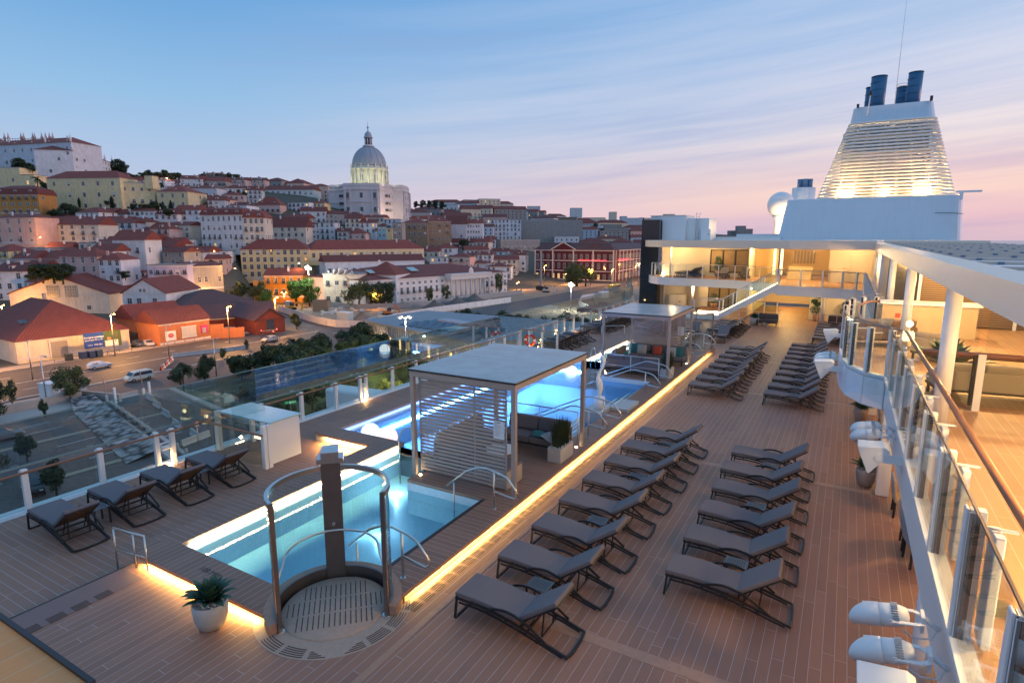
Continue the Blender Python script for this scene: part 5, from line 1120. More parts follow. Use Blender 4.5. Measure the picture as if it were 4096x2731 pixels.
FILL = [(-266.2, 90.3, -256.4, 95.5, -16.2, -5.2, 12, 0, 'gable', 3.1, 3, 3, 0), (-253.6, 95.2, -243.4, 98.1, -17.3, -8.8, 11, 0, 'gable', 2.8, 2, 3, 1), (-277.0, 94.9, -270.0, 98.7, -14.2, -1.7, 12, 2, 'flat', 2.2, 4, 2, 2), (-272.9, 98.8, -265.6, 105.7, -13.9, -3.9, 12, 0, 'gable', 2.3, 3, 3, 3), (-301.0, 102.2, -292.3, 105.1, -11.0, 1.5, 11, 3, 'hip', 2.7, 4, 3, 4), (-290.9, 105.6, -281.7, 108.8, -11.5, -1.5, 11, 2, 'gable', 3.2, 3, 3, 5), (-285.1, 111.0, -275.1, 114.6, -11.3, -1.3, 10, 2, 'hip', 3.2, 3, 3, 6), (-276.7, 114.7, -266.6, 123.5, -11.2, -1.2, 10, 2, 'hip', 2.4, 3, 4, 7), (-263.0, 120.5, -254.8, 125.3, -12.1, 1.4, 12, 8, 'gable', 3.2, 4, 3, 8), (-254.8, 124.1, -244.1, 133.4, -13.4, -9.2, 11, 1, 'gable', 2.9, 1, 4, 9), (-312.7, 104.2, -303.8, 113.7, -9.1, -0.6, 12, 1, 'gable', 3.0, 2, 4, 10), (-308.1, 115.0, -294.7, 118.7, -8.6, 2.4, 10, 2, 'flat', 2.8, 3, 4, 11), (-296.7, 120.2, -285.3, 127.0, -8.6, -0.1, 12, 8, 'hip', 2.9, 2, 4, 12), (-289.8, 129.2, -276.6, 134.0, -8.0, 4.5, 10, 1, 'flat', 2.4, 4, 4, 13), (-257.9, 146.6, -247.6, 149.7, -11.7, 0.8, 10, 5, 'gable', 2.1, 4, 3, 14), (-309.8, 125.0, -302.8, 131.3, -6.3, 2.2, 11, 3, 'gable', 2.8, 2, 3, 15), (-308.7, 132.5, -301.6, 138.1, -5.2, 2.3, 11, 8, 'hip', 2.6, 2, 3, 16), (-296.9, 136.3, -286.8, 138.7, -6.2, 3.8, 12, 0, 'gable', 2.3, 3, 3, 17), (-292.7, 141.5, -284.8, 149.2, -6.1, 4.9, 12, 0, 'gable', 2.7, 3, 3, 18), (-285.5, 147.9, -279.4, 153.5, -6.6, 6.9, 12, 8, 'flat', 2.8, 4, 3, 19), (-280.5, 153.7, -270.0, 158.0, -7.4, 2.6, 10, 5, 'gable', 3.1, 3, 4, 20), (-264.2, 153.8, -254.5, 162.8, -9.8, 0.2, 12, 8, 'hip', 3.1, 3, 4, 21), (-256.7, 162.4, -248.5, 169.3, -10.2, -2.7, 11, 2, 'gable', 2.0, 2, 3, 22), (-312.6, 152.2, -303.1, 159.5, -1.8, 8.2, 10, 2, 'gable', 2.7, 3, 4, 23), (-298.3, 156.4, -288.5, 160.4, -3.9, 6.1, 12, 3, 'gable', 2.8, 3, 3, 24), (-291.1, 162.5, -279.4, 166.6, -4.7, 3.8, 10, 1, 'gable', 3.3, 2, 4, 25), (-275.3, 165.8, -261.5, 168.9, -7.3, 0.2, 11, 8, 'gable', 2.9, 2, 4, 26), (-267.2, 173.0, -259.9, 178.8, -7.1, 0.4, 12, 0, 'flat', 2.3, 2, 3, 27), (-375.1, 124.8, -368.8, 131.2, 1.1, 11.1, 12, 2, 'hip', 2.1, 3, 3, 28), (-376.6, 133.3, -365.5, 138.2, 2.7, 10.2, 11, 5, 'gable', 3.3, 2, 4, 29), (-364.9, 138.8, -356.1, 141.3, 2.3, 10.8, 12, 8, 'gable', 3.0, 2, 3, 30), (-359.6, 142.6, -350.5, 149.9, 2.9, 12.9, 11, 8, 'hip', 3.1, 3, 4, 31), (-339.3, 153.4, -327.5, 159.3, 2.5, 10.0, 12, 8, 'gable', 3.1, 2, 4, 32), (-329.9, 159.7, -318.5, 167.6, 1.9, 14.4, 12, 8, 'gable', 2.0, 4, 4, 33), (-319.5, 167.6, -310.8, 170.9, 1.1, 9.6, 10, 3, 'hip', 3.0, 2, 3, 34), (-306.3, 168.9, -296.4, 173.0, -1.2, 11.3, 10, 2, 'hip', 3.0, 4, 3, 35), (-294.1, 170.9, -286.5, 178.3, -2.6, 5.9, 11, 0, 'flat', 2.7, 2, 3, 36), (-373.5, 154.4, -359.8, 159.6, 6.5, 17.5, 12, 0, 'hip', 3.1, 3, 5, 37), (-362.9, 162.1, -349.1, 167.0, 6.9, 20.4, 12, 0, 'hip', 2.9, 4, 5, 38), (-348.6, 166.4, -336.7, 175.8, 6.1, 16.1, 12, 3, 'gable', 2.4, 3, 5, 39), (-336.8, 174.9, -327.3, 179.0, 5.3, 15.3, 11, 1, 'hip', 3.0, 3, 3, 40), (-329.5, 181.0, -318.8, 184.1, 5.0, 12.5, 12, 0, 'gable', 2.9, 2, 3, 41), (-314.0, 183.1, -300.7, 186.3, 2.4, 13.4, 11, 1, 'gable', 2.1, 3, 4, 42), (-266.6, 210.7, -257.0, 220.7, -16.2, -6.2, 10, 3, 'flat', 2.7, 3, 4, 43), (-392.3, 162.5, -379.6, 168.8, 13.1, 20.9, 11, 1, 'gable', 2.7, 2, 4, 44), (-378.9, 167.6, -369.7, 174.8, 12.7, 20.5, 11, 2, 'gable', 2.6, 2, 4, 45), (-369.0, 173.4, -358.8, 179.5, 12.2, 21.2, 11, 8, 'gable', 2.4, 3, 4, 46), (-360.6, 179.4, -353.2, 185.1, 12.2, 20.0, 12, 8, 'hip', 3.2, 2, 3, 47), (-348.7, 182.8, -334.8, 188.0, 9.6, 21.6, 11, 0, 'hip', 3.0, 4, 5, 48), (-335.6, 188.2, -325.4, 195.3, 8.8, 19.8, 10, 0, 'gable', 3.4, 3, 4, 49), (-331.7, 198.0, -320.3, 205.1, 10.4, 22.4, 10, 0, 'gable', 3.0, 4, 4, 50), (-321.1, 204.7, -310.1, 211.1, 9.7, 17.7, 10, 0, 'flat', 2.8, 2, 4, 51), (-295.9, 212.8, -288.2, 219.3, -8.3, 3.7, 11, 0, 'hip', 3.0, 4, 3, 52), (-286.1, 216.4, -278.5, 223.7, -10.1, 1.9, 11, 8, 'hip', 2.2, 4, 3, 53), (-282.7, 226.7, -269.4, 231.4, -9.5, 0.0, 12, 0, 'gable', 2.4, 3, 4, 54), (-448.4, 152.6, -435.3, 157.8, 20.3, 29.8, 12, 0, 'flat', 2.8, 3, 4, 55), (-429.0, 155.5, -419.9, 161.3, 18.2, 26.2, 10, 8, 'gable', 2.9, 2, 3, 56), (-427.1, 162.9, -416.8, 170.8, 20.3, 32.3, 10, 0, 'gable', 3.3, 4, 4, 57), (-342.1, 213.7, -330.4, 216.3, 15.2, 23.2, 11, 1, 'gable', 2.1, 2, 4, 58), (-327.9, 214.6, -319.1, 223.7, 13.5, 21.5, 12, 5, 'gable', 2.9, 2, 4, 59), (-315.4, 220.0, -305.7, 225.0, 6.9, 16.4, 10, 0, 'hip', 2.4, 3, 3, 60), (-213.2, 276.0, -204.6, 282.7, -14.0, -4.5, 12, 8, 'flat', 3.3, 3, 3, 61), (-206.8, 285.5, -193.6, 288.9, -15.1, -4.1, 12, 2, 'hip', 2.2, 3, 4, 62), (-198.6, 296.4, -188.3, 298.9, -16.1, -8.1, 11, 8, 'hip', 2.1, 2, 3, 63), (-186.9, 296.5, -173.3, 302.2, -17.8, -9.8, 12, 0, 'hip', 2.1, 2, 5, 64), (-439.6, 175.8, -430.5, 181.1, 25.8, 35.3, 12, 8, 'hip', 3.1, 3, 3, 65), (-354.3, 218.7, -342.5, 226.7, 18.9, 26.9, 12, 1, 'hip', 2.9, 2, 4, 66), (-340.8, 224.1, -333.6, 230.8, 17.5, 29.5, 11, 8, 'gable', 3.1, 4, 3, 67), (-335.5, 231.4, -322.7, 237.4, 14.5, 26.5, 10, 0, 'flat', 2.3, 4, 4, 68), (-327.1, 240.1, -317.7, 245.7, 7.6, 15.4, 12, 8, 'gable', 2.3, 2, 3, 69), (-317.6, 244.7, -307.1, 251.9, 6.1, 14.1, 12, 5, 'hip', 2.4, 2, 4, 70), (-301.8, 246.4, -293.7, 252.4, 2.0, 11.5, 12, 0, 'gable', 3.2, 3, 3, 71), (-298.1, 255.0, -290.1, 261.8, 3.4, 15.4, 11, 8, 'hip', 2.4, 4, 3, 72), (-277.9, 267.1, -269.1, 275.2, 1.3, 10.8, 10, 0, 'gable', 2.4, 3, 4, 73), (-234.1, 291.2, -221.1, 295.7, -8.5, -1.3, 10, 1, 'gable', 2.8, 2, 4, 74), (-223.6, 298.4, -214.2, 306.3, -10.3, 0.7, 10, 0, 'hip', 2.9, 3, 4, 75), (-213.8, 304.7, -203.9, 310.2, -12.7, -4.7, 12, 2, 'gable', 2.4, 2, 4, 76), (-202.4, 306.9, -192.3, 311.8, -15.4, -3.4, 12, 0, 'gable', 2.2, 4, 4, 77), (-196.6, 318.1, -181.6, 324.3, -16.1, -6.6, 12, 1, 'gable', 2.6, 3, 5, 78), (-487.1, 171.9, -476.3, 178.6, 32.9, 44.9, 10, 1, 'flat', 2.9, 4, 4, 79), (-443.2, 189.3, -435.1, 195.1, 30.3, 38.3, 11, 8, 'gable', 3.1, 2, 3, 80), (-438.4, 195.1, -429.6, 203.2, 31.3, 39.3, 10, 8, 'gable', 3.1, 2, 4, 81), (-426.5, 200.7, -416.1, 205.9, 29.9, 41.9, 12, 3, 'gable', 3.3, 4, 4, 82), (-423.6, 210.0, -411.3, 214.7, 30.7, 42.7, 12, 0, 'gable', 2.8, 4, 4, 83), (-407.5, 212.8, -397.7, 218.5, 28.3, 39.3, 11, 2, 'hip', 2.9, 3, 4, 84), (-396.4, 216.5, -387.0, 225.4, 27.1, 35.1, 11, 1, 'gable', 2.4, 2, 4, 85), (-384.9, 222.4, -376.0, 229.4, 25.6, 33.6, 12, 8, 'gable', 2.3, 2, 4, 86), (-376.0, 228.7, -364.9, 233.8, 24.6, 30.6, 11, 0, 'gable', 2.6, 2, 4, 87), (-365.7, 235.0, -355.8, 237.3, 23.5, 31.3, 10, 8, 'gable', 3.1, 2, 3, 88), (-365.1, 244.0, -355.9, 249.1, 25.2, 31.7, 10, 2, 'hip', 3.1, 2, 3, 89), (-354.3, 247.1, -341.3, 256.5, 19.7, 27.7, 11, 0, 'hip', 2.7, 2, 5, 90), (-324.2, 265.2, -309.0, 269.8, 12.0, 20.0, 12, 5, 'gable', 2.6, 2, 5, 91), (-288.3, 284.4, -279.1, 288.2, 7.4, 19.4, 10, 1, 'gable', 3.3, 4, 3, 92), (-278.2, 286.7, -269.7, 293.3, 5.7, 16.7, 11, 0, 'gable', 2.7, 3, 3, 93), (-266.2, 288.4, -255.5, 296.9, 1.7, 11.2, 11, 0, 'gable', 2.3, 3, 4, 94), (-233.6, 315.8, -219.8, 323.8, -7.1, 0.1, 11, 2, 'gable', 2.8, 2, 5, 95), (-216.2, 317.3, -205.1, 328.7, -11.7, -0.7, 10, 0, 'gable', 2.8, 3, 5, 96), (-206.7, 330.9, -191.9, 334.9, -13.8, -4.3, 11, 0, 'flat', 3.4, 3, 5, 97), (-195.9, 341.1, -186.2, 344.4, -15.2, -4.2, 11, 0, 'hip', 3.3, 3, 3, 98), (-429.4, 221.0, -416.8, 230.1, 33.7, 41.7, 10, 0, 'hip', 2.5, 2, 5, 99), (-423.3, 232.7, -409.9, 239.6, 33.9, 45.9, 11, 0, 'flat', 2.1, 4, 5, 100), (-407.4, 238.9, -392.4, 243.1, 31.7, 41.2, 11, 0, 'hip', 2.0, 3, 5, 101), (-372.6, 257.0, -363.6, 266.3, 28.0, 36.0, 10, 2, 'hip', 2.6, 2, 4, 102), (-327.2, 281.8, -313.9, 292.2, 17.0, 25.0, 10, 0, 'gable', 3.3, 2, 5, 103), (-315.6, 292.0, -302.6, 301.2, 16.0, 23.2, 12, 2, 'gable', 2.6, 2, 5, 104), (-298.9, 295.9, -290.6, 304.2, 13.1, 22.1, 10, 0, 'hip', 2.6, 3, 4, 105), (-294.9, 307.9, -281.2, 313.7, 13.0, 21.0, 12, 1, 'gable', 2.1, 2, 5, 106), (-280.5, 312.4, -269.1, 317.2, 8.6, 19.6, 10, 0, 'flat', 2.6, 3, 4, 107), (-240.8, 337.0, -227.2, 343.8, -4.3, 3.7, 10, 0, 'gable', 3.1, 2, 5, 108), (-227.8, 343.8, -217.0, 347.3, -7.9, 4.1, 12, 1, 'gable', 2.6, 4, 4, 109), (-219.1, 350.0, -206.3, 356.3, -10.3, -2.3, 11, 0, 'gable', 2.4, 2, 4, 110), (-206.3, 355.3, -198.1, 363.1, -12.8, -3.8, 10, 3, 'flat', 3.3, 3, 4, 111), (-458.5, 236.8, -448.0, 242.0, 39.6, 47.6, 10, 1, 'gable', 3.3, 2, 4, 112), (-440.8, 237.5, -426.9, 246.4, 37.4, 46.9, 10, 5, 'hip', 2.6, 3, 5, 113), (-437.7, 252.7, -421.7, 258.0, 38.2, 46.2, 10, 2, 'gable', 3.1, 2, 5, 114), (-417.2, 254.9, -406.2, 264.1, 36.5, 48.5, 11, 8, 'gable', 3.0, 4, 4, 115), (-410.4, 265.1, -395.6, 275.6, 36.5, 47.5, 12, 5, 'gable', 3.0, 3, 6, 116), (-392.4, 271.2, -382.0, 281.4, 34.3, 42.3, 10, 0, 'hip', 2.5, 2, 5, 117), (-382.9, 280.1, -373.8, 288.5, 31.7, 41.2, 11, 8, 'gable', 3.3, 3, 4, 118), (-353.8, 294.1, -337.6, 298.8, 25.4, 31.9, 12, 0, 'flat', 2.5, 2, 5, 119), (-342.7, 303.7, -332.4, 308.6, 24.8, 32.0, 12, 3, 'hip', 2.6, 2, 4, 120), (-230.5, 361.9, -216.6, 369.3, -7.4, -2.2, 11, 2, 'hip', 2.1, 1, 5, 121), (-215.7, 366.6, -202.5, 378.5, -11.4, -3.6, 12, 1, 'hip', 2.2, 2, 6, 122), (-569.3, 195.2, -555.8, 203.7, 43.1, 54.1, 11, 0, 'gable', 3.3, 3, 5, 123), (-565.6, 207.0, -552.9, 212.4, 43.4, 51.4, 10, 0, 'flat', 3.3, 2, 4, 124), (-546.0, 208.8, -535.3, 218.7, 42.9, 53.9, 10, 3, 'gable', 2.1, 3, 5, 125), (-537.5, 218.2, -525.9, 224.2, 42.9, 50.9, 12, 0, 'gable', 2.7, 2, 4, 126), (-483.9, 243.5, -472.8, 254.4, 41.7, 52.7, 12, 0, 'hip', 3.3, 3, 5, 127), (-472.9, 251.9, -463.7, 261.0, 41.5, 52.5, 10, 2, 'flat', 2.2, 3, 4, 128), (-457.9, 255.3, -442.2, 269.6, 40.6, 51.6, 10, 8, 'gable', 2.2, 3, 7, 129), (-447.4, 272.2, -433.3, 275.3, 40.9, 48.9, 10, 2, 'gable', 3.4, 2, 5, 130), (-433.5, 277.3, -414.2, 284.4, 40.2, 51.2, 11, 0, 'gable', 2.4, 3, 6, 131), (-416.9, 286.1, -401.1, 295.3, 39.5, 50.5, 11, 2, 'gable', 2.3, 3, 6, 132), (-293.3, 359.4, -278.1, 366.2, 11.9, 21.4, 10, 8, 'hip', 2.8, 3, 5, 133), (-276.6, 364.3, -255.7, 369.7, 6.0, 14.0, 10, 8, 'gable', 2.6, 2, 7, 134), (-256.8, 370.5, -246.3, 380.2, 1.2, 10.7, 10, 8, 'hip', 2.2, 3, 4, 135), (-248.8, 383.2, -238.9, 393.1, -1.3, 5.9, 10, 0, 'gable', 3.0, 2, 4, 136), (-608.9, 206.4, -590.7, 217.4, 44.7, 56.7, 11, 0, 'gable', 2.2, 4, 7, 137), (-589.8, 218.5, -568.4, 223.6, 44.4, 52.4, 11, 2, 'hip', 2.9, 2, 7, 138), (-569.1, 227.1, -554.6, 230.5, 44.1, 55.1, 11, 0, 'hip', 2.4, 3, 5, 139), (-560.7, 235.2, -541.4, 242.7, 44.2, 56.2, 12, 8, 'gable', 2.5, 4, 6, 140), (-512.0, 267.0, -490.9, 278.5, 44.6, 54.1, 12, 8, 'gable', 3.3, 3, 8, 141), (-489.8, 278.1, -473.1, 283.5, 44.6, 56.6, 11, 8, 'gable', 2.1, 4, 5, 142), (-472.6, 283.5, -453.9, 294.1, 44.7, 52.7, 12, 3, 'hip', 3.0, 2, 7, 143), (-455.1, 293.5, -437.2, 304.8, 44.9, 56.9, 12, 1, 'hip', 2.1, 4, 7, 144), (-439.7, 304.7, -425.2, 314.7, 44.8, 52.8, 10, 8, 'flat', 2.6, 2, 5, 145), (-426.8, 314.4, -414.0, 322.5, 43.6, 53.1, 11, 2, 'gable', 2.4, 3, 5, 146), (-310.5, 377.5, -296.7, 390.9, 14.6, 22.6, 10, 1, 'gable', 2.5, 2, 6, 147), (-293.7, 385.3, -277.6, 401.1, 10.0, 22.0, 12, 0, 'gable', 2.2, 4, 7, 148), (-275.4, 396.4, -259.8, 403.1, 5.4, 17.4, 10, 1, 'gable', 3.1, 4, 5, 149)]
FAR = [(-428, 356, -415, 363, 40.3, 54.1, 14, 2, 'hip', 4.4, 4, 3), (-406, 357, -388, 365, 37.6, 50.4, 18, 2, 'hip', 2.9, 3, 4), (-395, 377, -368, 383, 30.1, 46.5, 18, 5, 'hip', 3.9, 5, 6), (-345, 403, -321, 418, 17.7, 29.5, 14, 8, 'hip', 2.9, 3, 6), (-312, 409, -293, 431, 11.6, 22.9, 18, 2, 'gable', 3.9, 3, 6), (-286, 425, -267, 435, 6.1, 16.8, 18, 0, 'gable', 2.5, 3, 5), (-140, 516, -116, 524, -18.5, -7.1, 18, 5, 'gable', 3.2, 3, 6), (-116, 532, -104, 540, -19.3, -4.3, 18, 1, 'flat', 2.6, 4, 3), (-467, 361, -448, 367, 43.2, 57.9, 18, 5, 'hip', 3.7, 4, 4), (-450, 371, -430, 382, 40.8, 56.2, 18, 10, 'hip', 3.9, 4, 5), (-437, 389, -420, 405, 36.9, 53.4, 14, 1, 'flat', 3.0, 5, 5), (-413, 401, -391, 412, 29.8, 46.8, 14, 2, 'hip', 3.7, 5, 6), (-389, 413, -375, 422, 24.6, 39.7, 18, 0, 'hip', 3.2, 4, 4), (-364, 411, -348, 427, 20.9, 33.6, 18, 1, 'hip', 2.6, 3, 5), (-356, 440, -334, 451, 18.5, 34.4, 18, 5, 'hip', 3.0, 4, 5), (-326, 444, -308, 464, 14.1, 27.9, 14, 5, 'gable', 3.0, 4, 6), (-235, 490, -215, 500, -5.5, 8.8, 18, 0, 'flat', 3.2, 4, 5), (-212, 498, -191, 515, -8.8, 3.3, 18, 1, 'hip', 3.9, 3, 6), (-192, 526, -176, 535, -10.2, 3.4, 18, 5, 'hip', 4.1, 4, 4), (-178, 544, -154, 552, -12.2, 2.1, 14, 8, 'gable', 3.8, 4, 6), (-150, 542, -134, 545, -15.8, -5.7, 14, 2, 'flat', 2.9, 3, 4), (-135, 558, -116, 577, -17.1, -4.7, 14, 10, 'flat', 2.6, 3, 6), (-112, 577, -86, 592, -18.4, -6.4, 18, 1, 'hip', 3.7, 3, 7), (-515, 398, -495, 419, 44.4, 59.9, 14, 8, 'hip', 3.4, 4, 6), (-480, 409, -454, 420, 40.5, 55.9, 14, 10, 'flat', 2.6, 4, 6), (-458, 426, -438, 442, 34.4, 50.3, 14, 8, 'flat', 2.6, 4, 6), (-438, 445, -422, 461, 28.4, 42.6, 14, 8, 'hip', 2.5, 4, 5), (-404, 444, -380, 461, 24.7, 36.7, 18, 0, 'hip', 4.1, 3, 7), (-376, 461, -355, 465, 21.9, 33.6, 18, 2, 'flat', 2.5, 3, 5), (-362, 480, -339, 486, 20.9, 32.1, 14, 8, 'hip', 3.9, 3, 5), (-338, 490, -324, 505, 19.5, 35.7, 18, 1, 'hip', 4.1, 4, 5), (-317, 497, -297, 510, 14.8, 27.9, 14, 2, 'gable', 3.1, 3, 5), (-224, 570, -203, 581, -4.1, 6.6, 14, 1, 'gable', 2.7, 3, 5), (-196, 568, -174, 582, -8.4, 4.5, 14, 2, 'flat', 4.5, 3, 6), (-177, 600, -159, 605, -10.2, -0.1, 18, 8, 'hip', 3.6, 3, 4), (-155, 594, -126, 612, -14.3, 1.0, 14, 8, 'hip', 4.0, 4, 7), (-123, 613, -106, 626, -16.2, 0.3, 18, 0, 'gable', 2.9, 5, 5), (-388, 517, -367, 526, 27.4, 42.8, 14, 8, 'flat', 2.9, 4, 5), (-369, 532, -337, 546, 27.6, 38.7, 14, 1, 'gable', 4.0, 3, 8), (-339, 555, -312, 579, 21.7, 38.5, 14, 5, 'gable', 3.7, 5, 8), (-301, 566, -267, 582, 10.1, 24.0, 18, 5, 'hip', 3.3, 4, 8), (-266, 587, -236, 598, 2.5, 16.6, 14, 8, 'gable', 3.0, 4, 7), (-237, 608, -211, 627, -1.1, 15.4, 14, 5, 'flat', 3.5, 5, 7), (-209, 629, -191, 639, -4.5, 8.1, 14, 8, 'gable', 3.2, 3, 5), (-187, 638, -166, 661, -7.9, 4.9, 14, 1, 'gable', 3.5, 3, 7), (-163, 662, -130, 672, -11.9, -0.2, 14, 8, 'gable', 2.8, 3, 8), (-437, 576, -412, 583, 36.2, 48.9, 18, 0, 'flat', 4.2, 3, 6), (-409, 585, -384, 590, 37.4, 47.7, 18, 8, 'gable', 3.9, 3, 6), (-385, 596, -366, 613, 36.2, 53.1, 14, 1, 'flat', 2.9, 5, 5), (-364, 613, -337, 629, 28.5, 39.0, 14, 8, 'hip', 3.3, 3, 7), (-340, 642, -311, 647, 20.5, 31.1, 18, 0, 'gable', 2.9, 3, 7), (-302, 636, -278, 652, 11.1, 27.3, 18, 2, 'flat', 4.4, 4, 6), (-280, 662, -258, 672, 7.4, 22.4, 14, 0, 'flat', 3.1, 4, 5), (-259, 680, -236, 698, 4.3, 19.8, 14, 5, 'flat', 4.0, 4, 6), (-233, 700, -216, 717, 0.9, 16.1, 18, 2, 'hip', 4.2, 4, 5), (-213, 716, -181, 731, -3.3, 7.7, 14, 8, 'gable', 3.4, 3, 8), (-175, 717, -144, 731, -9.0, 7.7, 18, 10, 'gable', 3.0, 5, 8), (-143, 743, -121, 763, -11.9, -0.6, 14, 5, 'flat', 4.0, 3, 7), (-488, 635, -451, 655, 40.0, 54.4, 14, 8, 'hip', 3.9, 4, 9), (-444, 651, -422, 673, 42.0, 57.1, 18, 2, 'flat', 3.6, 4, 7), (-420, 676, -393, 692, 37.1, 52.6, 14, 1, 'hip', 3.7, 4, 7), (-384, 681, -356, 690, 28.9, 41.8, 14, 5, 'gable', 3.2, 3, 7), (-358, 700, -312, 717, 19.7, 34.5, 18, 10, 'flat', 4.4, 4, 11), (-317, 737, -291, 743, 13.5, 26.9, 14, 8, 'hip', 3.6, 4, 6), (-291, 748, -265, 760, 9.7, 25.4, 14, 5, 'flat', 4.3, 4, 6), (-262, 760, -231, 783, 5.0, 21.1, 18, 2, 'hip', 4.0, 4, 9), (-226, 780, -190, 800, -0.6, 9.4, 18, 10, 'hip', 3.5, 3, 9), (-184, 792, -163, 808, -5.7, 8.6, 18, 8, 'hip', 3.7, 4, 6), (-160, 810, -131, 831, -9.3, 7.4, 18, 10, 'flat', 2.7, 5, 8), (-537, 699, -503, 736, 44.0, 60.8, 18, 8, 'hip', 2.7, 5, 11), (-490, 727, -456, 741, 46.4, 60.9, 18, 1, 'gable', 2.5, 4, 8), (-456, 748, -422, 757, 39.9, 51.0, 14, 8, 'hip', 3.2, 3, 8), (-433, 786, -398, 793, 34.0, 46.0, 14, 5, 'gable', 2.7, 3, 8), (-392, 789, -370, 811, 27.0, 40.2, 14, 0, 'hip', 3.4, 4, 7), (-367, 813, -335, 836, 21.4, 32.9, 14, 5, 'hip', 4.4, 3, 9), (-322, 817, -288, 852, 14.7, 29.8, 14, 1, 'hip', 4.2, 4, 11), (-284, 858, -240, 871, 8.8, 20.8, 18, 8, 'flat', 4.0, 3, 10), (-237, 872, -206, 897, 2.9, 17.8, 18, 8, 'gable', 3.5, 4, 9), (-197, 888, -171, 914, -2.1, 10.9, 18, 5, 'hip', 3.2, 3, 8)]
TOWER = [(-426.3, 793.0, -409.2, 802.7, 32.7, 55.0, 18, 8, 'flat', 1, 3, 3), (-410.2, 917.3, -393.7, 926.8, 29.8, 57.5, 18, 8, 'flat', 1, 4, 3), (-388.0, 1045.2, -377.5, 1051.2, 17.6, 55.6, 18, 1, 'flat', 1, 8, 3), (-393.6, 1042.0, -374.7, 1052.8, 17.6, 41.5, 18, 1, 'flat', 1, 3, 4), (-387.3, 1103.1, -377.1, 1109.0, 18.7, 49.7, 18, 8, 'flat', 1, 5, 3), (-377.1, 1109.0, -355.1, 1121.5, 18.7, 46.4, 18, 8, 'flat', 1, 4, 5), (-355.1, 1121.5, -349.3, 1124.8, 18.7, 47.2, 18, 8, 'flat', 1, 5, 3), (-365.8, 1172.9, -350.5, 1181.7, 15.4, 48.1, 18, 1, 'flat', 1, 6, 3), (-405.5, 1035.2, -394.3, 1041.6, 17.6, 43.0, 18, 1, 'flat', 1, 4, 3), (-391.5, 928.0, -359.7, 946.2, 14.1, 41.8, 18, 1, 'flat', 1, 4, 7), (-247.3, 1470.9, -233.0, 1479.1, -4.3, 25.9, 18, 5, 'flat', 1, 5, 3), (-227.9, 1459.0, -212.0, 1468.0, -4.3, 36.6, 18, 5, 'flat', 1, 9, 3), (-215.1, 1489.3, -200.8, 1497.5, -4.3, 30.0, 18, 5, 'flat', 1, 6, 3), (-410.6, 1492.8, -387.8, 1505.9, 47.7, 68.2, 18, 1, 'flat', 1, 3, 5)]
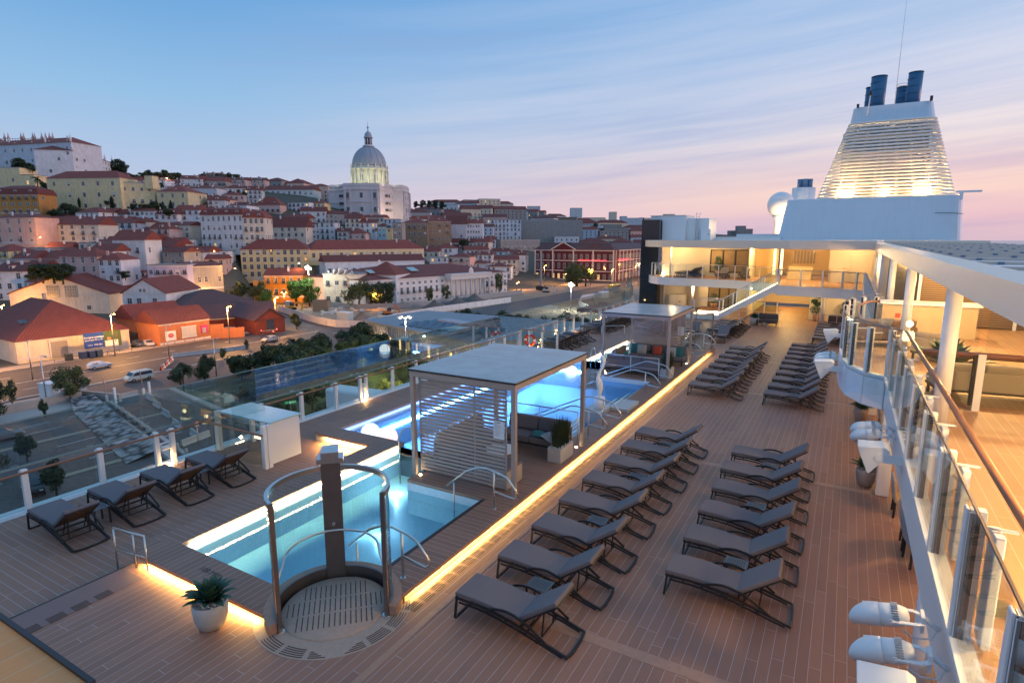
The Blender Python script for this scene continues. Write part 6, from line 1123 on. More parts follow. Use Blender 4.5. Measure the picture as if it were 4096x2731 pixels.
TREES = [(-458.2, 176.0, 48.7, 7.9, 0, 1.3), (-454.5, 178.1, 47.9, 7.1, 0, 1.0), (-450.4, 180.4, 47.9, 5.0, 0, 1.0), (-496.2, 240.6, 59.3, 3.5, 0, 1.0), (-493.2, 242.3, 58.4, 3.4, 0, 1.0), (-502.2, 254.5, 56.2, 6.5, 0, 1.0), (-500.0, 255.7, 54.5, 13.4, 0, 1.1), (-496.1, 258.0, 55.5, 9.8, 0, 1.0), (-457.5, 245.5, 47.4, 6.2, 0, 1.0), (-457.0, 251.5, 48.5, 7.2, 0, 1.0), (-458.0, 256.7, 48.4, 8.8, 0, 1.0), (-453.7, 259.2, 49.0, 7.8, 0, 1.0), (-453.6, 265.0, 49.5, 8.5, 0, 1.2), (-442.9, 265.3, 49.0, 7.2, 0, 1.0), (-439.1, 267.5, 47.7, 7.6, 0, 1.0), (-446.0, 286.6, 48.3, 6.9, 0, 1.0), (-446.3, 292.1, 48.0, 9.0, 0, 1.0), (-446.2, 298.0, 49.2, 8.0, 0, 1.0), (-440.4, 301.3, 49.2, 9.0, 0, 1.0), (-435.3, 304.2, 49.2, 10.0, 0, 1.2), (-429.9, 307.3, 48.8, 10.1, 0, 1.0), (-425.4, 309.8, 47.8, 7.7, 0, 1.0), (-401.2, 231.6, 39.7, 3.4, 0, 1.0), (-379.4, 267.0, 34.6, 5.3, 0, 1.0), (-374.7, 269.7, 34.6, 5.6, 0, 1.0), (-371.6, 271.5, 33.7, 5.4, 0, 1.0), (-381.5, 263.5, 35.4, 3.5, 0, 1.0), (-375.0, 160.1, 15.9, 7.7, 0, 1.2), (-370.9, 162.5, 15.9, 9.8, 0, 1.3), (-365.7, 165.4, 15.9, 8.8, 0, 1.2), (-362.6, 167.2, 15.9, 7.0, 0, 1.0), (-378.5, 158.1, 17.8, 5.1, 0, 1.0), (-420.4, 174.5, 32.3, 5.1, 0, 1.0), (-427.8, 176.0, 33.2, 7.2, 0, 1.0), (-432.0, 174.8, 33.0, 10.8, 2, 1.0), (-387.8, 175.9, 24.6, 5.2, 1, 1.0), (-371.5, 185.2, 23.4, 7.4, 1, 1.0), (-337.1, 199.1, 18.3, 9.7, 1, 1.0), (-346.0, 199.7, 23.4, 4.2, 1, 1.0), (-348.3, 186.9, 20.5, 5.3, 0, 1.0), (-344.6, 189.0, 20.5, 6.0, 0, 1.2), (-340.4, 191.4, 20.1, 7.1, 0, 1.2), (-336.8, 193.4, 20.1, 6.2, 0, 1.0), (-328.6, 192.4, 18.4, 5.4, 0, 1.0), (-350.9, 185.4, 21.7, 4.1, 0, 1.0), (-240.8, 92.8, -7.8, 4.9, 0, 1.2), (-238.3, 94.3, -7.8, 6.6, 0, 1.5), (-235.0, 96.1, -7.9, 7.0, 0, 1.6), (-232.5, 97.6, -8.2, 6.2, 0, 1.3), (-226.7, 114.7, -7.9, 3.2, 0, 1.0), (-222.2, 144.9, -4.9, 2.9, 0, 1.0), (-374.1, 183.7, 25.9, 2.4, 0, 1.0), (-376.4, 499.0, 41.6, 5.2, 0, 1.0), (-317.8, 394.3, 31.9, 5.6, 0, 1.0), (-313.1, 397.0, 31.9, 6.7, 0, 1.0), (-308.3, 399.7, 31.9, 6.4, 0, 1.0), (-306.6, 406.4, 31.4, 6.8, 0, 1.0), (-301.9, 409.2, 30.7, 7.2, 0, 1.0), (-224.7, 326.6, -0.2, 6.3, 0, 1.0), (-222.2, 328.0, -0.2, 6.0, 0, 1.0), (-228.2, 324.5, -0.2, 3.4, 0, 1.0), (-262.4, 656.3, 16.1, 9.0, 0, 1.0), (-256.1, 659.9, 13.6, 6.5, 0, 1.0), (-272.2, 639.1, 15.9, 5.0, 0, 1.0), (-334.3, 1075.8, 36.0, 9.4, 1, 1.0), (-131.8, 304.7, -19.4, 14.2, 3, 1.5), (-127.5, 307.2, -19.4, 12.2, 3, 1.2), (-134.6, 303.2, -19.4, 10.5, 3, 1.2), (-235.2, 418.4, -18.5, 10.6, 0, 1.0), (-230.6, 421.1, -18.5, 9.2, 0, 1.0), (-225.9, 423.7, -22.1, 14.2, 0, 1.0), (-219.1, 416.1, -22.2, 11.1, 0, 1.0), (-237.2, 900.9, 9.1, 5.9, 0, 1.0), (-225.7, 907.5, 9.1, 5.3, 0, 1.0), (-214.2, 914.1, 9.1, 4.6, 0, 1.0), (-197.0, 923.9, 9.1, 4.6, 0, 1.0), (-179.7, 933.8, 7.8, 4.0, 0, 1.0)]
# ------------------------------------------------------------------ terrain, sea, streets
PSI = R(29.723); HX, HY = -math.sin(PSI), math.cos(PSI); RX, RY = math.cos(PSI), math.sin(PSI)
def prof(p, D):
    if D <= p[0][0]: return p[0][1]
    for (a, z), (b, w) in zip(p, p[1:]):
        if D <= b: return z+(w-z)*(D-a)/(b-a)
    return p[-1][1]
def tz(t, D):
    if t <= PR[0][0]: return prof(PR[0][1], D)
    for (a, p), (b, q) in zip(PR, PR[1:]):
        if t <= b: f = (t-a)/(b-a); return prof(p, D)*(1-f)+prof(q, D)*f
    return prof(PR[-1][1], D)
def terr(x, y):
    D = HX*x+HY*y; r = RX*x+RY*y; return tz(r/max(D, 1), D)
soil = M('hill_soil', (.10, .085, .06), .95, var=.4, sc=.2)
ds = [20, 60, 100, 150, 190]+list(range(200, 480, 10))+[480, 500, 520, 550, 580, 620, 660, 700, 760, 820, 900, 1000, 1100, 1250, 1400, 1600, 2000, 2500]
ts = [-3+.0*i for i in range(1)]+[-2, -1.4]+[-1.1+i*.03 for i in range(66)]
k = MB(); nt = len(ts)
for D in ds:
    for t in ts: k.v.append((HX*D+RX*t*D, HY*D+RY*t*D, tz(t, D)-.3 if D > 195 else -20.3))
for i in range(len(ds)-1):
    for j in range(nt-1): k.f.append((i*nt+j, i*nt+j+1, (i+1)*nt+j+1, (i+1)*nt+j)); k.mi.append(0); k.sm.append(True)
struct(k.build('hill_terrain', soil))
sea = M('sea_water', (.10, .16, .22), .15, var=.2, sc=.01)
k = MB().quad((-200, -4000, -23), (9000, -4000, -23), (9000, 14000, -23), (-200, 14000, -23)); struct(k.build('sea', M('sea_surface', (.20, .27, .36), .25, var=.15, sc=.004)))
cob, g_, b_ = newmat('dark_cobbles'); p = g_.pos(); vt = g_.node('ShaderNodeTexVoronoi'); vt.inputs['Scale'].default_value = 2.2; g_.put(vt.inputs['Vector'], p)
g_.put(b_.inputs['Base Color'], g_.mix(g_.m('ADD', g_.m('MULTIPLY', vt.outputs['Distance'], .5), g_.m('MULTIPLY', g_.noise(p, .12, 4), .6)), (.05, .045, .045), (.15, .13, .125))); b_.inputs['Roughness'].default_value = .8
asph = M('asphalt', (.06, .055, .058), .7, var=.35, sc=.5); pave = M('pale_pavement', (.30, .26, .23), .85, var=.25, sc=.9); kerbm = M('kerb_stone', (.42, .38, .34), .8, var=.15)
dirt = M('construction_soil', (.32, .22, .15), .95, var=.45, sc=.12); lawn = M('lawn', (.05, .075, .03), .95, var=.5, sc=.6); linem = M('road_paint', (.62, .60, .56), .6, var=.2, sc=2); yellowp = M('yellow_road_paint', (.62, .42, .06), .6, var=.2)
struct(MB().box(-150, -17.2, -60, 330, -20.6, -20).build('quay_ground', cob))
G0 = -19.99
def flat(name, polys, z, m, st=True):
    k = MB()
    for p in polys: k.add([(x, y, z) for x, y in p], [tuple(range(len(p)))])
    o = k.build(name, m)
    return struct(o) if st else o
rect = lambda x0, x1, y0, y1: [(x0, y0), (x1, y0), (x1, y1), (x0, y1)]
flat('road', [rect(-145, -118, -80, 117), [(-145, 117), (-118, 117), (-122, 140), (-138, 128), (-190, 155), (-192, 147)], rect(-121, -104, 117, 420)], -19.986, asph)
struct(MB().box(-149.5, -145, -80, 112, -20.2, -19.86).build('pavement', pave)); struct(MB().box(-118, -117.6, -60, 90, -20.1, -19.87).box(-116, -104, 20, 46.5, -20.1, -19.9).build('kerb', kerbm))
flat('road_lines', [rect(-131.4, -131.15, -80, 117)]+[rect(-138, -137.8, y, y+3) for y in range(-60, 117, 8)]+[rect(-124.8, -124.6, y, y+3) for y in range(-60, 117, 8)]+[rect(-118.9, -118.7, -60, 110)], -19.98, linem)
flat('road_hatching', [[(-119.5, y), (-117.8, y+1.5), (-117.8, y+2.3), (-119.5, y+.8)] for y in range(74, 96, 3)], -19.975, yellowp)
flat('building_site_ground', [[(-190, 150), (-138, 130), (-123, 142), (-121, 330), (-150, 330), (-146, 245), (-150, 200), (-163, 168), (-195, 160)], rect(-103, -70, 150, 380)], -19.97, dirt)
flat('lawn', [[(-102, 57.5), (-69.5, 50.7), (-20, 42), (-20, 100), (-60, 100), (-100, 108), (-103, 90)]], -19.97, lawn)
flat('parking_stripes', [[(-91, 28.5), (-90, 28.2), (-88.5, 48.8), (-89.6, 49)], [(-75.2, 25), (-74.2, 25), (-73.4, 38), (-74.4, 38.2)], [(-60, 22), (-59, 22), (-58, 35), (-59, 35)]], -19.965, M('pale_cobble_band', (.36, .30, .22), .9, var=.3, sc=3))
flat('bay_lines', [rect(x, x+.18, y, y+4.5) for x in (-99, -95, -86, -82, -78, -69) for y in (20, 33, 40)], -19.96, linem)
stone, g_, b_ = newmat('loose_rock_bank'); p = g_.pos(); vt = g_.node('ShaderNodeTexVoronoi'); vt.inputs['Scale'].default_value = .9; g_.put(vt.inputs['Vector'], p)
g_.put(b_.inputs['Base Color'], g_.ramp(vt.outputs['Distance'], [(0, (.50, .47, .44)), (.45, (.30, .28, .28)), (.75, (.05, .05, .05))])); g_.put(b_.inputs['Normal'], g_.bump(vt.outputs['Distance'], 1, .3)); b_.inputs['Roughness'].default_value = .9
k = MB().add([(-114, 46.5, -18.6), (-114.5, 49, -19.0), (-72, 38, -19.3), (-72, 34.2, -19.9), (-101, 41.5, -19.9)], [(0, 1, 2, 3, 4)]); struct(k.build('rock_bank', stone))
k = MB()
for a, c, w, h in (((-117, 44.8), (-101.5, 48.5), .5, 1.3), ((-106.5, 46.2), (-64, 36.7), .9, .5), ((-102.4, 47.3), (-64, 38.2), .5, .35), ((-101.8, 57.1), (-69.4, 50.7), .9, .35), ((-110, 30), (-108.5, 46), .5, 1.4)): k.bar((*a, -20+h/2), (*c, -20+h/2), w, h)
struct(k.build('low_wall_curbs', M('pale_curb_stone', (.40, .36, .32), .85, var=.2, sc=1.5)))
# ------------------------------------------------------------------ buildings
wallcol = [(.82, .82, .84), (.82, .70, .55), (.74, .50, .44), (.84, .67, .36), (.52, .27, .08), (.36, .34, .32), (.20, .025, .03), (.46, .46, .70), (.68, .71, .75), (.62, .25, .03), (.33, .24, .17), (.80, .66, .38), (.25, .55, .66)]
def wallmat(i, c):
    m, g, b = newmat('plaster_wall_%d' % i); p = g.pos(); n = g.noise(p, .35, 5, .65); x, y, z = g.xyz(p)
    drip = g.noise(g.vec(g.m('MULTIPLY', x, 1.5), g.m('MULTIPLY', y, 1.5), g.m('MULTIPLY', z, .2)), 1.2, 4)
    f = g.m('ADD', g.m('MULTIPLY', n, .5), g.m('MULTIPLY', drip, .5))
    cc = g.mix(g.ramp(f, [(.3, 0), (.72, 1)]), tuple(q*.68 for q in c), tuple(min(1, q*1.06) for q in c))
    cc = g.mix(1.0, cc, g.ramp(g.rand(), [(0, (.84, .86, .92)), (.5, (1, 1, 1)), (1, (1.0, .93, .88))]), 'MULTIPLY')
    g.put(b.inputs['Base Color'], cc); b.inputs['Roughness'].default_value = .85; return m
WM = [wallmat(i, c) for i, c in enumerate(wallcol)]
rt, g_, b_ = newmat('terracotta_tiles'); p = g_.pos(); x, y, z = g_.xyz(p)
wv = g_.m('SINE', g_.m('MULTIPLY', g_.m('ADD', x, y), 9)); n = g_.noise(p, .5, 5, .65); n2 = g_.noise(p, 3.5, 3)
cc = g_.mix(g_.m('ADD', g_.m('MULTIPLY', n, .7), g_.m('MULTIPLY', n2, .35)), (.10, .026, .024), (.30, .078, .055)); cc = g_.mix(1.0, cc, g_.ramp(g_.rand(), [(0, (.7, .75, .8)), (1, (1.1, 1, .95))]), 'MULTIPLY')
g_.put(b_.inputs['Base Color'], cc); b_.inputs['Roughness'].default_value = .85; g_.put(b_.inputs['Normal'], g_.bump(wv, .35, .1))
flatroof = M('grey_flat_roof', (.22, .22, .23), .9, var=.3, sc=.4)
wtrim = M('pale_stone_trim', (.60, .56, .54), .8); wdark = M('dark_window_glass', (.05, .065, .09), .12, var=.5, sc=.3); wbar = M('white_sash', (.55, .57, .60), .6)
wlit = EM('lit_window_glass', (1, .62, .25), .9); shut = M('pale_roller_blind', (.50, .48, .47), .8)
def winmesh(w, h, kind, trim=wtrim):
    k = MB(); t = .13
    k.box(-w/2-t, w/2+t, -.07, .02, -t, h+t)
    k.box(-w/2, w/2, -.09, -.071, 0, h, 1)
    if kind == 3: k.box(-w/2, w/2, -.11, -.091, h*.35, h, 2)
    else: k.box(-.04, .04, -.12, -.091, 0, h, 2); k.box(-w/2, w/2, -.12, -.091, h*.55, h*.55+.07, 2)
    if kind == 2:
        k.box(-w/2-.35, w/2+.35, -.75, -.071, -.2, -.08, 3)
        for i in range(9): x = -w/2-.33+i*(w+.66)/8; k.box(x-.02, x+.02, -.75, -.71, -.08, .85, 3)
        k.box(-w/2-.35, w/2+.35, -.76, -.70, .85, .90, 3)
    if kind == 4: k.lathe([(w*.0+.001, 0)], 3, cap=False) if False else None
    return k.mesh('window', [trim, wlit if kind == 1 else wdark, shut if kind == 3 else wbar, blackm])
WN = {}
def win(par, x, z, w=1.1, h=1.7, kind=0, rot=0, y=0):
    key = (w, h, kind)
    if key not in WN: WN[key] = winmesh(w, h, kind)
    o = bpy.data.objects.new('window', WN[key]); COL.objects.link(o); o.parent = par; o.location = (x, y, z); o.rotation_euler = (0, 0, rot); return o
def roofmesh(kind, L, T, zt, rh, o=.45):
    k = MB(); x0, x1, y0, y1 = -o, L+o, -o, T+o
    if kind == 'gable':
        k.add([(x0, y0, zt), (x1, y0, zt), (x1, (y0+y1)/2, zt+rh), (x0, (y0+y1)/2, zt+rh), (x0, y1, zt), (x1, y1, zt)], [(0, 1, 2, 3), (3, 2, 5, 4), (0, 3, 4), (1, 5, 2), (0, 4, 5, 1)])
    elif kind == 'gend':
        c = L/2; k.add([(x0, y0, zt-.2), (x1, y0, zt-.2), (c, y0, zt+rh), (c, y1, zt+rh), (x0, y1, zt-.2), (x1, y1, zt-.2), (x0, y0, zt+.1), (x1, y0, zt+.1), (c, y0, zt+rh+.3), (c, y1, zt+rh+.3), (x0, y1, zt+.1), (x1, y1, zt+.1)], [(6, 8, 9, 10), (8, 7, 11, 9), (0, 2, 8, 6), (2, 1, 7, 8), (0, 4, 3, 2), (2, 3, 5, 1), (0, 6, 10, 4), (1, 5, 11, 7)])
    elif kind in ('hip', 'mansard'):
        if kind == 'mansard':
            i = 1.1; m_ = rh*.6; k.add([(x0, y0, zt), (x1, y0, zt), (x1, y1, zt), (x0, y1, zt), (x0+i, y0+i, zt+m_), (x1-i, y0+i, zt+m_), (x1-i, y1-i, zt+m_), (x0+i, y1-i, zt+m_)], [(0, 1, 5, 4), (1, 2, 6, 5), (2, 3, 7, 6), (3, 0, 4, 7), (0, 3, 2, 1)])
            x0, x1, y0, y1 = x0+i, x1-i, y0+i, y1-i; zt += m_; rh -= m_
        a = min((x1-x0), (y1-y0))/2*.98
        if x1-x0 >= y1-y0: r0, r1 = (x0+a, (y0+y1)/2, zt+rh), (x1-a, (y0+y1)/2, zt+rh); fs = [(0, 1, 5, 4), (1, 2, 5), (2, 3, 4, 5), (3, 0, 4)]
        else: r0, r1 = ((x0+x1)/2, y0+a, zt+rh), ((x0+x1)/2, y1-a, zt+rh); fs = [(0, 1, 4), (1, 2, 5, 4), (2, 3, 5), (3, 0, 4, 5)]
        k.add([(x0, y0, zt), (x1, y0, zt), (x1, y1, zt), (x0, y1, zt), r0, r1], fs+[(0, 3, 2, 1)])
    else: k.box(-.15, L+.15, -.15, T+.15, zt, zt+.3)
    return k
rw = random.Random(21)
def house(label, x0, y0, x1, y1, zb, zt, T, ci, roof, rh, rows, cols, opt=None, group=None, cat='house', name='house', far=False, wm=None, rmat=None):
    opt = opt or {}; L = math.dist((x0, y0), (x1, y1)); a = math.atan2(y1-y0, x1-x0)
    t = thing(name, label, cat, (x0, y0, zb), a, group); H = zt-zb
    k = MB(); k.box(0, L, 0, T, -2.2 if group is None else -5, H)
    if roof == 'gable': k.add([(0, 0, H), (0, T, H), (0, T/2, H+rh*.96), (L, 0, H), (L, T, H), (L, T/2, H+rh*.96)], [(0, 1, 2), (3, 5, 4)])
    if roof == 'gend': k.add([(0, 0, H), (L, 0, H), (L/2, 0, H+rh*.96), (0, T, H), (L, T, H), (L/2, T, H+rh*.96)], [(0, 1, 2), (3, 5, 4)])
    if not far and L > 12: k.box(-.06, L+.06, -.06, 0, H-.45, H-.15, 1); k.box(-.04, L+.04, -.04, 0, .3, .9, 1)
    if far:
        ww = L/cols
        for r in range(rows):
            z = 1.0+r*3.1
            if z+1.6 > H: break
            for c in range(cols):
                x = (c+.5)*ww; lit = rw.random() < .02
                k.box(x-.55, x+.55, -.05, .0, z, z+1.6, 3 if lit else 2)
            for c in range(3): y = (c+.5)*T/3; k.box(L, L+.05, y-.5, y+.5, z, z+1.6, 2); k.box(-.05, 0, y-.5, y+.5, z, z+1.6, 2)
    w = k.build('wall', [wm or WM[ci], wtrim, wdark, wlit], t)
    rf = roofmesh(roof, L, T, H, rh).build('roof', rmat or (rt if roof != 'flat' else flatroof), t)
    if not far and rows*cols:
        big = opt.get('big'); ww = L/cols; fh = H/rows if rows else 3
        wd, ht = (1.5, 2.2) if big else rw.choice([(1.1, 1.7), (1.3, 1.9), (1.0, 2.1), (1.5, 1.5), (1.2, 2.2)])
        wd = min(wd, round(ww*.5, 1)); ht = min(ht, round(fh*.6, 1))
        for r in range(rows):
            bal = rw.random() < .5 and not big and fh > 2.6 and ww > 2.2
            for c in range(cols):
                if rw.random() < .06 and not big: continue
                q = rw.random(); kind = 1 if q < .02 else (3 if q < .2 else (2 if bal and q < .75 else 0))
                win(t, (c+.5)*ww+(rw.uniform(-.2, .2) if not big else 0), r*fh+fh*.32, wd, ht, kind)
        if opt.get('side', 1) and T > 6 and not big:
            for r in range(rows):
                for c in range(max(1, int(T/5))):
                    if rw.random() < .4: continue
                    y = (c+.5)*T/max(1, int(T/5)); win(t, L, r*fh+fh*.32, wd, ht, 0, PI/2, y) if rw.random() < .5 else win(t, 0, r*fh+fh*.32, wd, ht, 0, -PI/2, y)
        if roof != 'flat':
            for q in range(rw.choice([0, 1, 1, 2])):
                x = rw.uniform(.15, .85)*L; y = rw.uniform(.2, .45)*T; zz = H+rh*.3; MB().box(x-.35, x+.35, y-.3, y+.3, zz, H+rh+.7).build('chimney', WM[rw.choice([0, 8, 2])], rf)
            if roof == 'mansard' or rw.random() < .25:
                nd = max(1, cols//2)
                for c in range(nd):
                    x = (c+.5)*L/nd; d = MB(); z = H+rh*.15; y = .3 if roof == 'mansard' else T*.15; d.box(x-.7, x+.7, y-.2, y+1.5, z, z+1.5); d.box(x-.45, x+.45, y-.24, y-.201, z+.25, z+1.3, 1); d.add([(x-.9, y-.3, z+1.5), (x+.9, y-.3, z+1.5), (x, y-.3, z+2.1), (x-.9, y+1.6, z+1.5), (x+.9, y+1.6, z+1.5), (x, y+1.6, z+2.1)], [(0, 1, 2), (0, 2, 5, 3), (1, 4, 5, 2), (3, 5, 4)], 2); d.build('dormer', [WM[0], wdark, rt], rf)
    return t, w, rf
for r in LAND: house(r[0], *r[1:13], r[13], cat='building' if r[13].get('big') else 'house', name='building' if r[13].get('big') else 'house')
cn = ['white', 'cream', 'pink', 'yellow', 'ochre', 'grey', 'dark red', 'lilac', 'pale grey', 'orange', 'brown', 'pale yellow', 'aqua']
rn = {'gable': 'gabled', 'hip': 'hipped', 'flat': 'flat'}
FILL.sort(key=lambda r: HX*r[0]+HY*r[1])
def posw(x, y):   # words for where along the hill
    D = HX*x+HY*y; t = (RX*x+RY*y)/D
    return t, D
band = {}
for r in FILL: t_, D_ = posw(r[0], r[1]); band.setdefault(round(D_/15.5), []).append((t_, r))
bi = 0
for bk in sorted(band):
    bi += 1
    for j, (t_, r) in enumerate(sorted(band[bk], key=lambda q: q[0])):
        house('%s %s roofed house, %s from the left in the %s terrace up the hill' % (cn[r[7]], rn[r[8]], ORD[j], ORD[bi-1]), *r[:12], {}, 'houses stepping up the hill')
band = {}
for r in FAR: t_, D_ = posw(r[0], r[1]); band.setdefault(min(int((D_-480)/42), 9), []).append((t_, r))
for bi, bk in enumerate(sorted(band)):
    for j, (t_, r) in enumerate(sorted(band[bk], key=lambda q: q[0])):
        house('distant %s %s roofed block, %s from the left in %s row of far hills' % (cn[r[7]], rn[r[8]], ORD[j], ORD[bi]), *r[:12], {}, 'distant apartment blocks on the ridge', far=True, cat='apartment block', name='apartment_block')
for j, r in enumerate(TOWER):
    house('tall %s tower block on the skyline, %s of the towers' % (cn[r[7]], ORD[j]), *r[:12], {}, 'tower blocks on the skyline', far=True, cat='tower block', name='tower_block')
def text(s, size, m, par, loc, rot, name='lettering', ext=.01, align='CENTER'):
    c = bpy.data.curves.new(name, 'FONT'); c.body = s; c.size = size; c.extrude = ext; c.align_x = align; c.align_y = 'CENTER'
    o = bpy.data.objects.new(name, c); dg = bpy.context.evaluated_depsgraph_get(); COL.objects.link(o); dg.update()
    me = bpy.data.meshes.new_from_object(o.evaluated_get(bpy.context.evaluated_depsgraph_get())); bpy.data.objects.remove(o); me.materials.clear(); me.materials.append(m)
    o = bpy.data.objects.new(name, me); COL.objects.link(o); o.location = loc; o.rotation_euler = rot
    if par: o.parent = par
    return o
UP = (PI/2, 0, 0)
# red riverside hotel
hred = wallmat(20, (.10, .016, .024)); dslate = M('dark_brown_roof', (.10, .05, .05), .8, var=.3, sc=1)
t, w_, rf = house('dark red three storey riverside hotel with white trims and arched windows', -181, 347.5, -125.9, 347.5, -20, -.5, 9, 6, 'hip', 4.5, 0, 0, cat='hotel', name='hotel', wm=hred, rmat=dslate)
L = 55.1
sidet = thing('hotel_wing', 'long dark red side wing of the riverside hotel running away from the corner', 'hotel wing', (-126.0, 351, -20), math.atan2(104, -6.4))
SL = 104
MB().box(0, SL, 0, 26, -2, 19.5).build('wall', hred, sidet); roofmesh('gable', SL, 26, 19.5, 4).build('roof', dslate, sidet)
k = MB()
for x in (0, L*.235, L*.5, L*.745, L-.6): k.box(x, x+.8, -.25, 0, 0, 19.5)
for z in (6.0, 12.4, 18.9): k.box(0, L, -.2, 0, z, z+.5)
x0, x1 = L*.24, L*.52; k.bar((x0-1, -.4, 19.7), ((x0+x1)/2, -.4, 24.3), .5, .5); k.bar((x1+1, -.4, 19.7), ((x0+x1)/2, -.4, 24.3), .5, .5)
k.build('stone_trim', wtrim, t); MB().add([(x0, -.3, 19.6), (x1, -.3, 19.6), ((x0+x1)/2, -.3, 24.2), (x0, 6, 19.6), (x1, 6, 19.6), ((x0+x1)/2, 12, 24.2)], [(0, 1, 2), (0, 2, 5, 3), (1, 4, 5, 2)]).build('pediment', hred, t)
for c in range(14):
    for r, (z, h) in enumerate(((1.2, 3.0), (7.8, 3.2), (14, 2.6))):
        x = (c+.5)*L/14; win(t, x, z, 1.5, h, 1 if (r == 0 and c in (0, 3, 4, 5, 11)) else 0, y=-.02)
k = MB()
for x in [i*8.6 for i in range(13)]: k.box(x, x+.7, -.25, 0, 0, 19.5)
for z in (6.0, 12.4, 18.9): k.box(0, SL, -.2, 0, z, z+.5)
k.build('stone_trim', wtrim, sidet)
for c in range(32):
    for r, (z, h) in enumerate(((1.2, 3.0), (7.8, 3.2), (14, 2.6))): win(sidet, (c+.5)*SL/32, z, 1.4, h, 1 if rw.random() < .05 else 0, y=-.02)
skm = M('pale_skylight', (.35, .48, .52), .3)
for i in range(9): MB().obox((8+i*5.2, 10, 21.6), (1, 0, 0), 4, 5, .2, up=(0, .4, 1)).build('skylight', skm, t)
neon = EM('red_neon', (1, .12, .14), 2.6)
text('THE EDITORY RIVERSIDE HOTEL', 1.35, neon, t, (L*.80-3, -.35, 13.0), UP, 'hotel_sign'); text('THE EDITORY RIVERSIDE HOTEL', 1.9, neon, sidet, (17, -.4, 13.1), UP, 'hotel_sign')
# white museum with colonnade
t, w_, rf = house('long white museum building with dark red roofs, skylights and a columned portico', -161.7, 168.4, -146.1, 251, -20, -9.6, 42, 0, 'hip', 4.2, 0, 0, cat='building', name='museum_building', wm=WM[0])
L = math.dist((-161.7, 168.4), (-146.1, 251))
for c in range(26):
    if 13 <= c <= 20: continue
    for z, h in ((4.2, 2.3), (7.8, .9), (1.2, .7)): win(t, (c+.5)*L/26, z, 1.1, h, 2 if h > 2 else 0)
for c in range(4):
    for z, h in ((4.2, 2.3), (7.8, .9)): win(t, 0, z, 1.1, h, 0, -PI/2, 4+c*5)
p_ = MB(); xa, xb = L*.50, L*.81; p_.box(xa, xb, -4, 0, 8.6, 10.6); p_.box(xa, xb, -4.4, 0, 10.6, 11.1); p_.box(xa-.2, xb+.2, -4.6, 0, -1, 1.0); p_.build('portico', wtrim, t)
for i in range(9): MB().cyl(xa+.8+i*(xb-xa-1.6)/8, -3.3, 1.0, 8.6, .50, .42, 14).build('column', wtrim, t)
k = MB().lathe([(.01, 0), (1.6, .1), (1.4, 1.6), (.6, 2.6), (.01, 3)], 10, (0, 0)); k.build('crest', wtrim, t, loc=((xa+xb)/2, -3.5, 11)).scale = (1, .3, 1)
MB().box(-.3, L+.3, -.3, 0, 9.6, 10.4).build('cornice', wtrim, t)
skm = M('green_skylight', (.30, .42, .42), .3)
for i in range(6): MB().obox((10+i*6.5+(i % 2)*2, 9+(i % 3)*6, 13.2), (1, 0, 0), 4.2, 3.2, .3, up=(0, -.35, 1)).build('skylight', skm, t)
t, w_, rf = house('ornate baroque gatehouse with carved crest beside the museum, lit amber', -183, 167, -167.7, 171.5, -20, -7.5, 12, 1, 'flat', 1, 2, 4, cat='gatehouse', name='gatehouse')
k = MB()
for i, (x, s) in enumerate(((3, 1.2), (5.5, 1.8), (8, 2.6), (10.5, 1.8), (13, 1.2))): k.lathe([(.9*s*.5, 0), (.7*s*.5, s), (.9*s*.5, s*1.2), (.2, s*1.7), (.01, s*2)], 8, (x, -.2))
k.box(2, 14, -.6, 0, -.2, .3); k.build('carved_crest', wtrim, t, loc=(0, 0, 12.6)).scale = (1, 1, .6)
MB().add([(.5+3*math.cos(R(a)), -.45, 9+2.2*math.sin(R(a))) for a in range(0, 181, 20)], [tuple(range(10))]).build('arched_gable', WM[1], t, loc=(7.5, 0, 1))
house('pyramid roofed pavilion behind the gatehouse', -172, 178, -158, 182, -20, -8, 14, 0, 'hip', 5, 1, 3)
# foreground buildings
t, w_, rf = house('old ochre warehouse with huge red hipped roof beside the street', -153.2, 54, -152, 76.3, -20, -15.4, 34, 1, 'hip', 7.4, 0, 0, cat='warehouse', name='warehouse')
MB().box(6.1, 9.3, -.12, .0, 0, 3.6).build('door', M('grey_wood_door', (.30, .27, .24), .8, var=.3, sc=3), t); MB().box(5.8, 6.1, -.16, 0, 0, 3.9).box(9.3, 9.6, -.16, 0, 0, 3.9).box(5.8, 9.6, -.16, 0, 3.9, 4.2).build('door_frame', wtrim, t)
k = MB(); k.box(13, 15.6, -.12, 0, 1.4, 3.3); k.build('arched_window', M('brown_shutter', (.13, .07, .05), .8), t); MB().box(12.7, 15.9, -.09, 0, 1.1, 3.7).build('window_surround', wtrim, t); win(t, 19.5, 1.5, 1.4, 1.6)
for x, y, s in ((9, 8, 1.2), (4, 12, 1.6), (14, 12, 1.2)): MB().obox((x, y*.6, 4.6+y*.6*7.2/17+.25), (1, 0, 0), s, 1.6, .12, up=(0, -.42, 1)).build('skylight', wdark, rf)
MB().box(11, 11.6, 15, 15.6, 10, 13.4).build('chimney', WM[5], rf)
t, w_, rf = house('large cream gabled hall with two tall gridded windows behind the warehouse', -249, 88, -219.3, 105, -22, -12.2, 34, 1, 'gend', 6.0, 0, 0, cat='hall', name='gabled_hall')
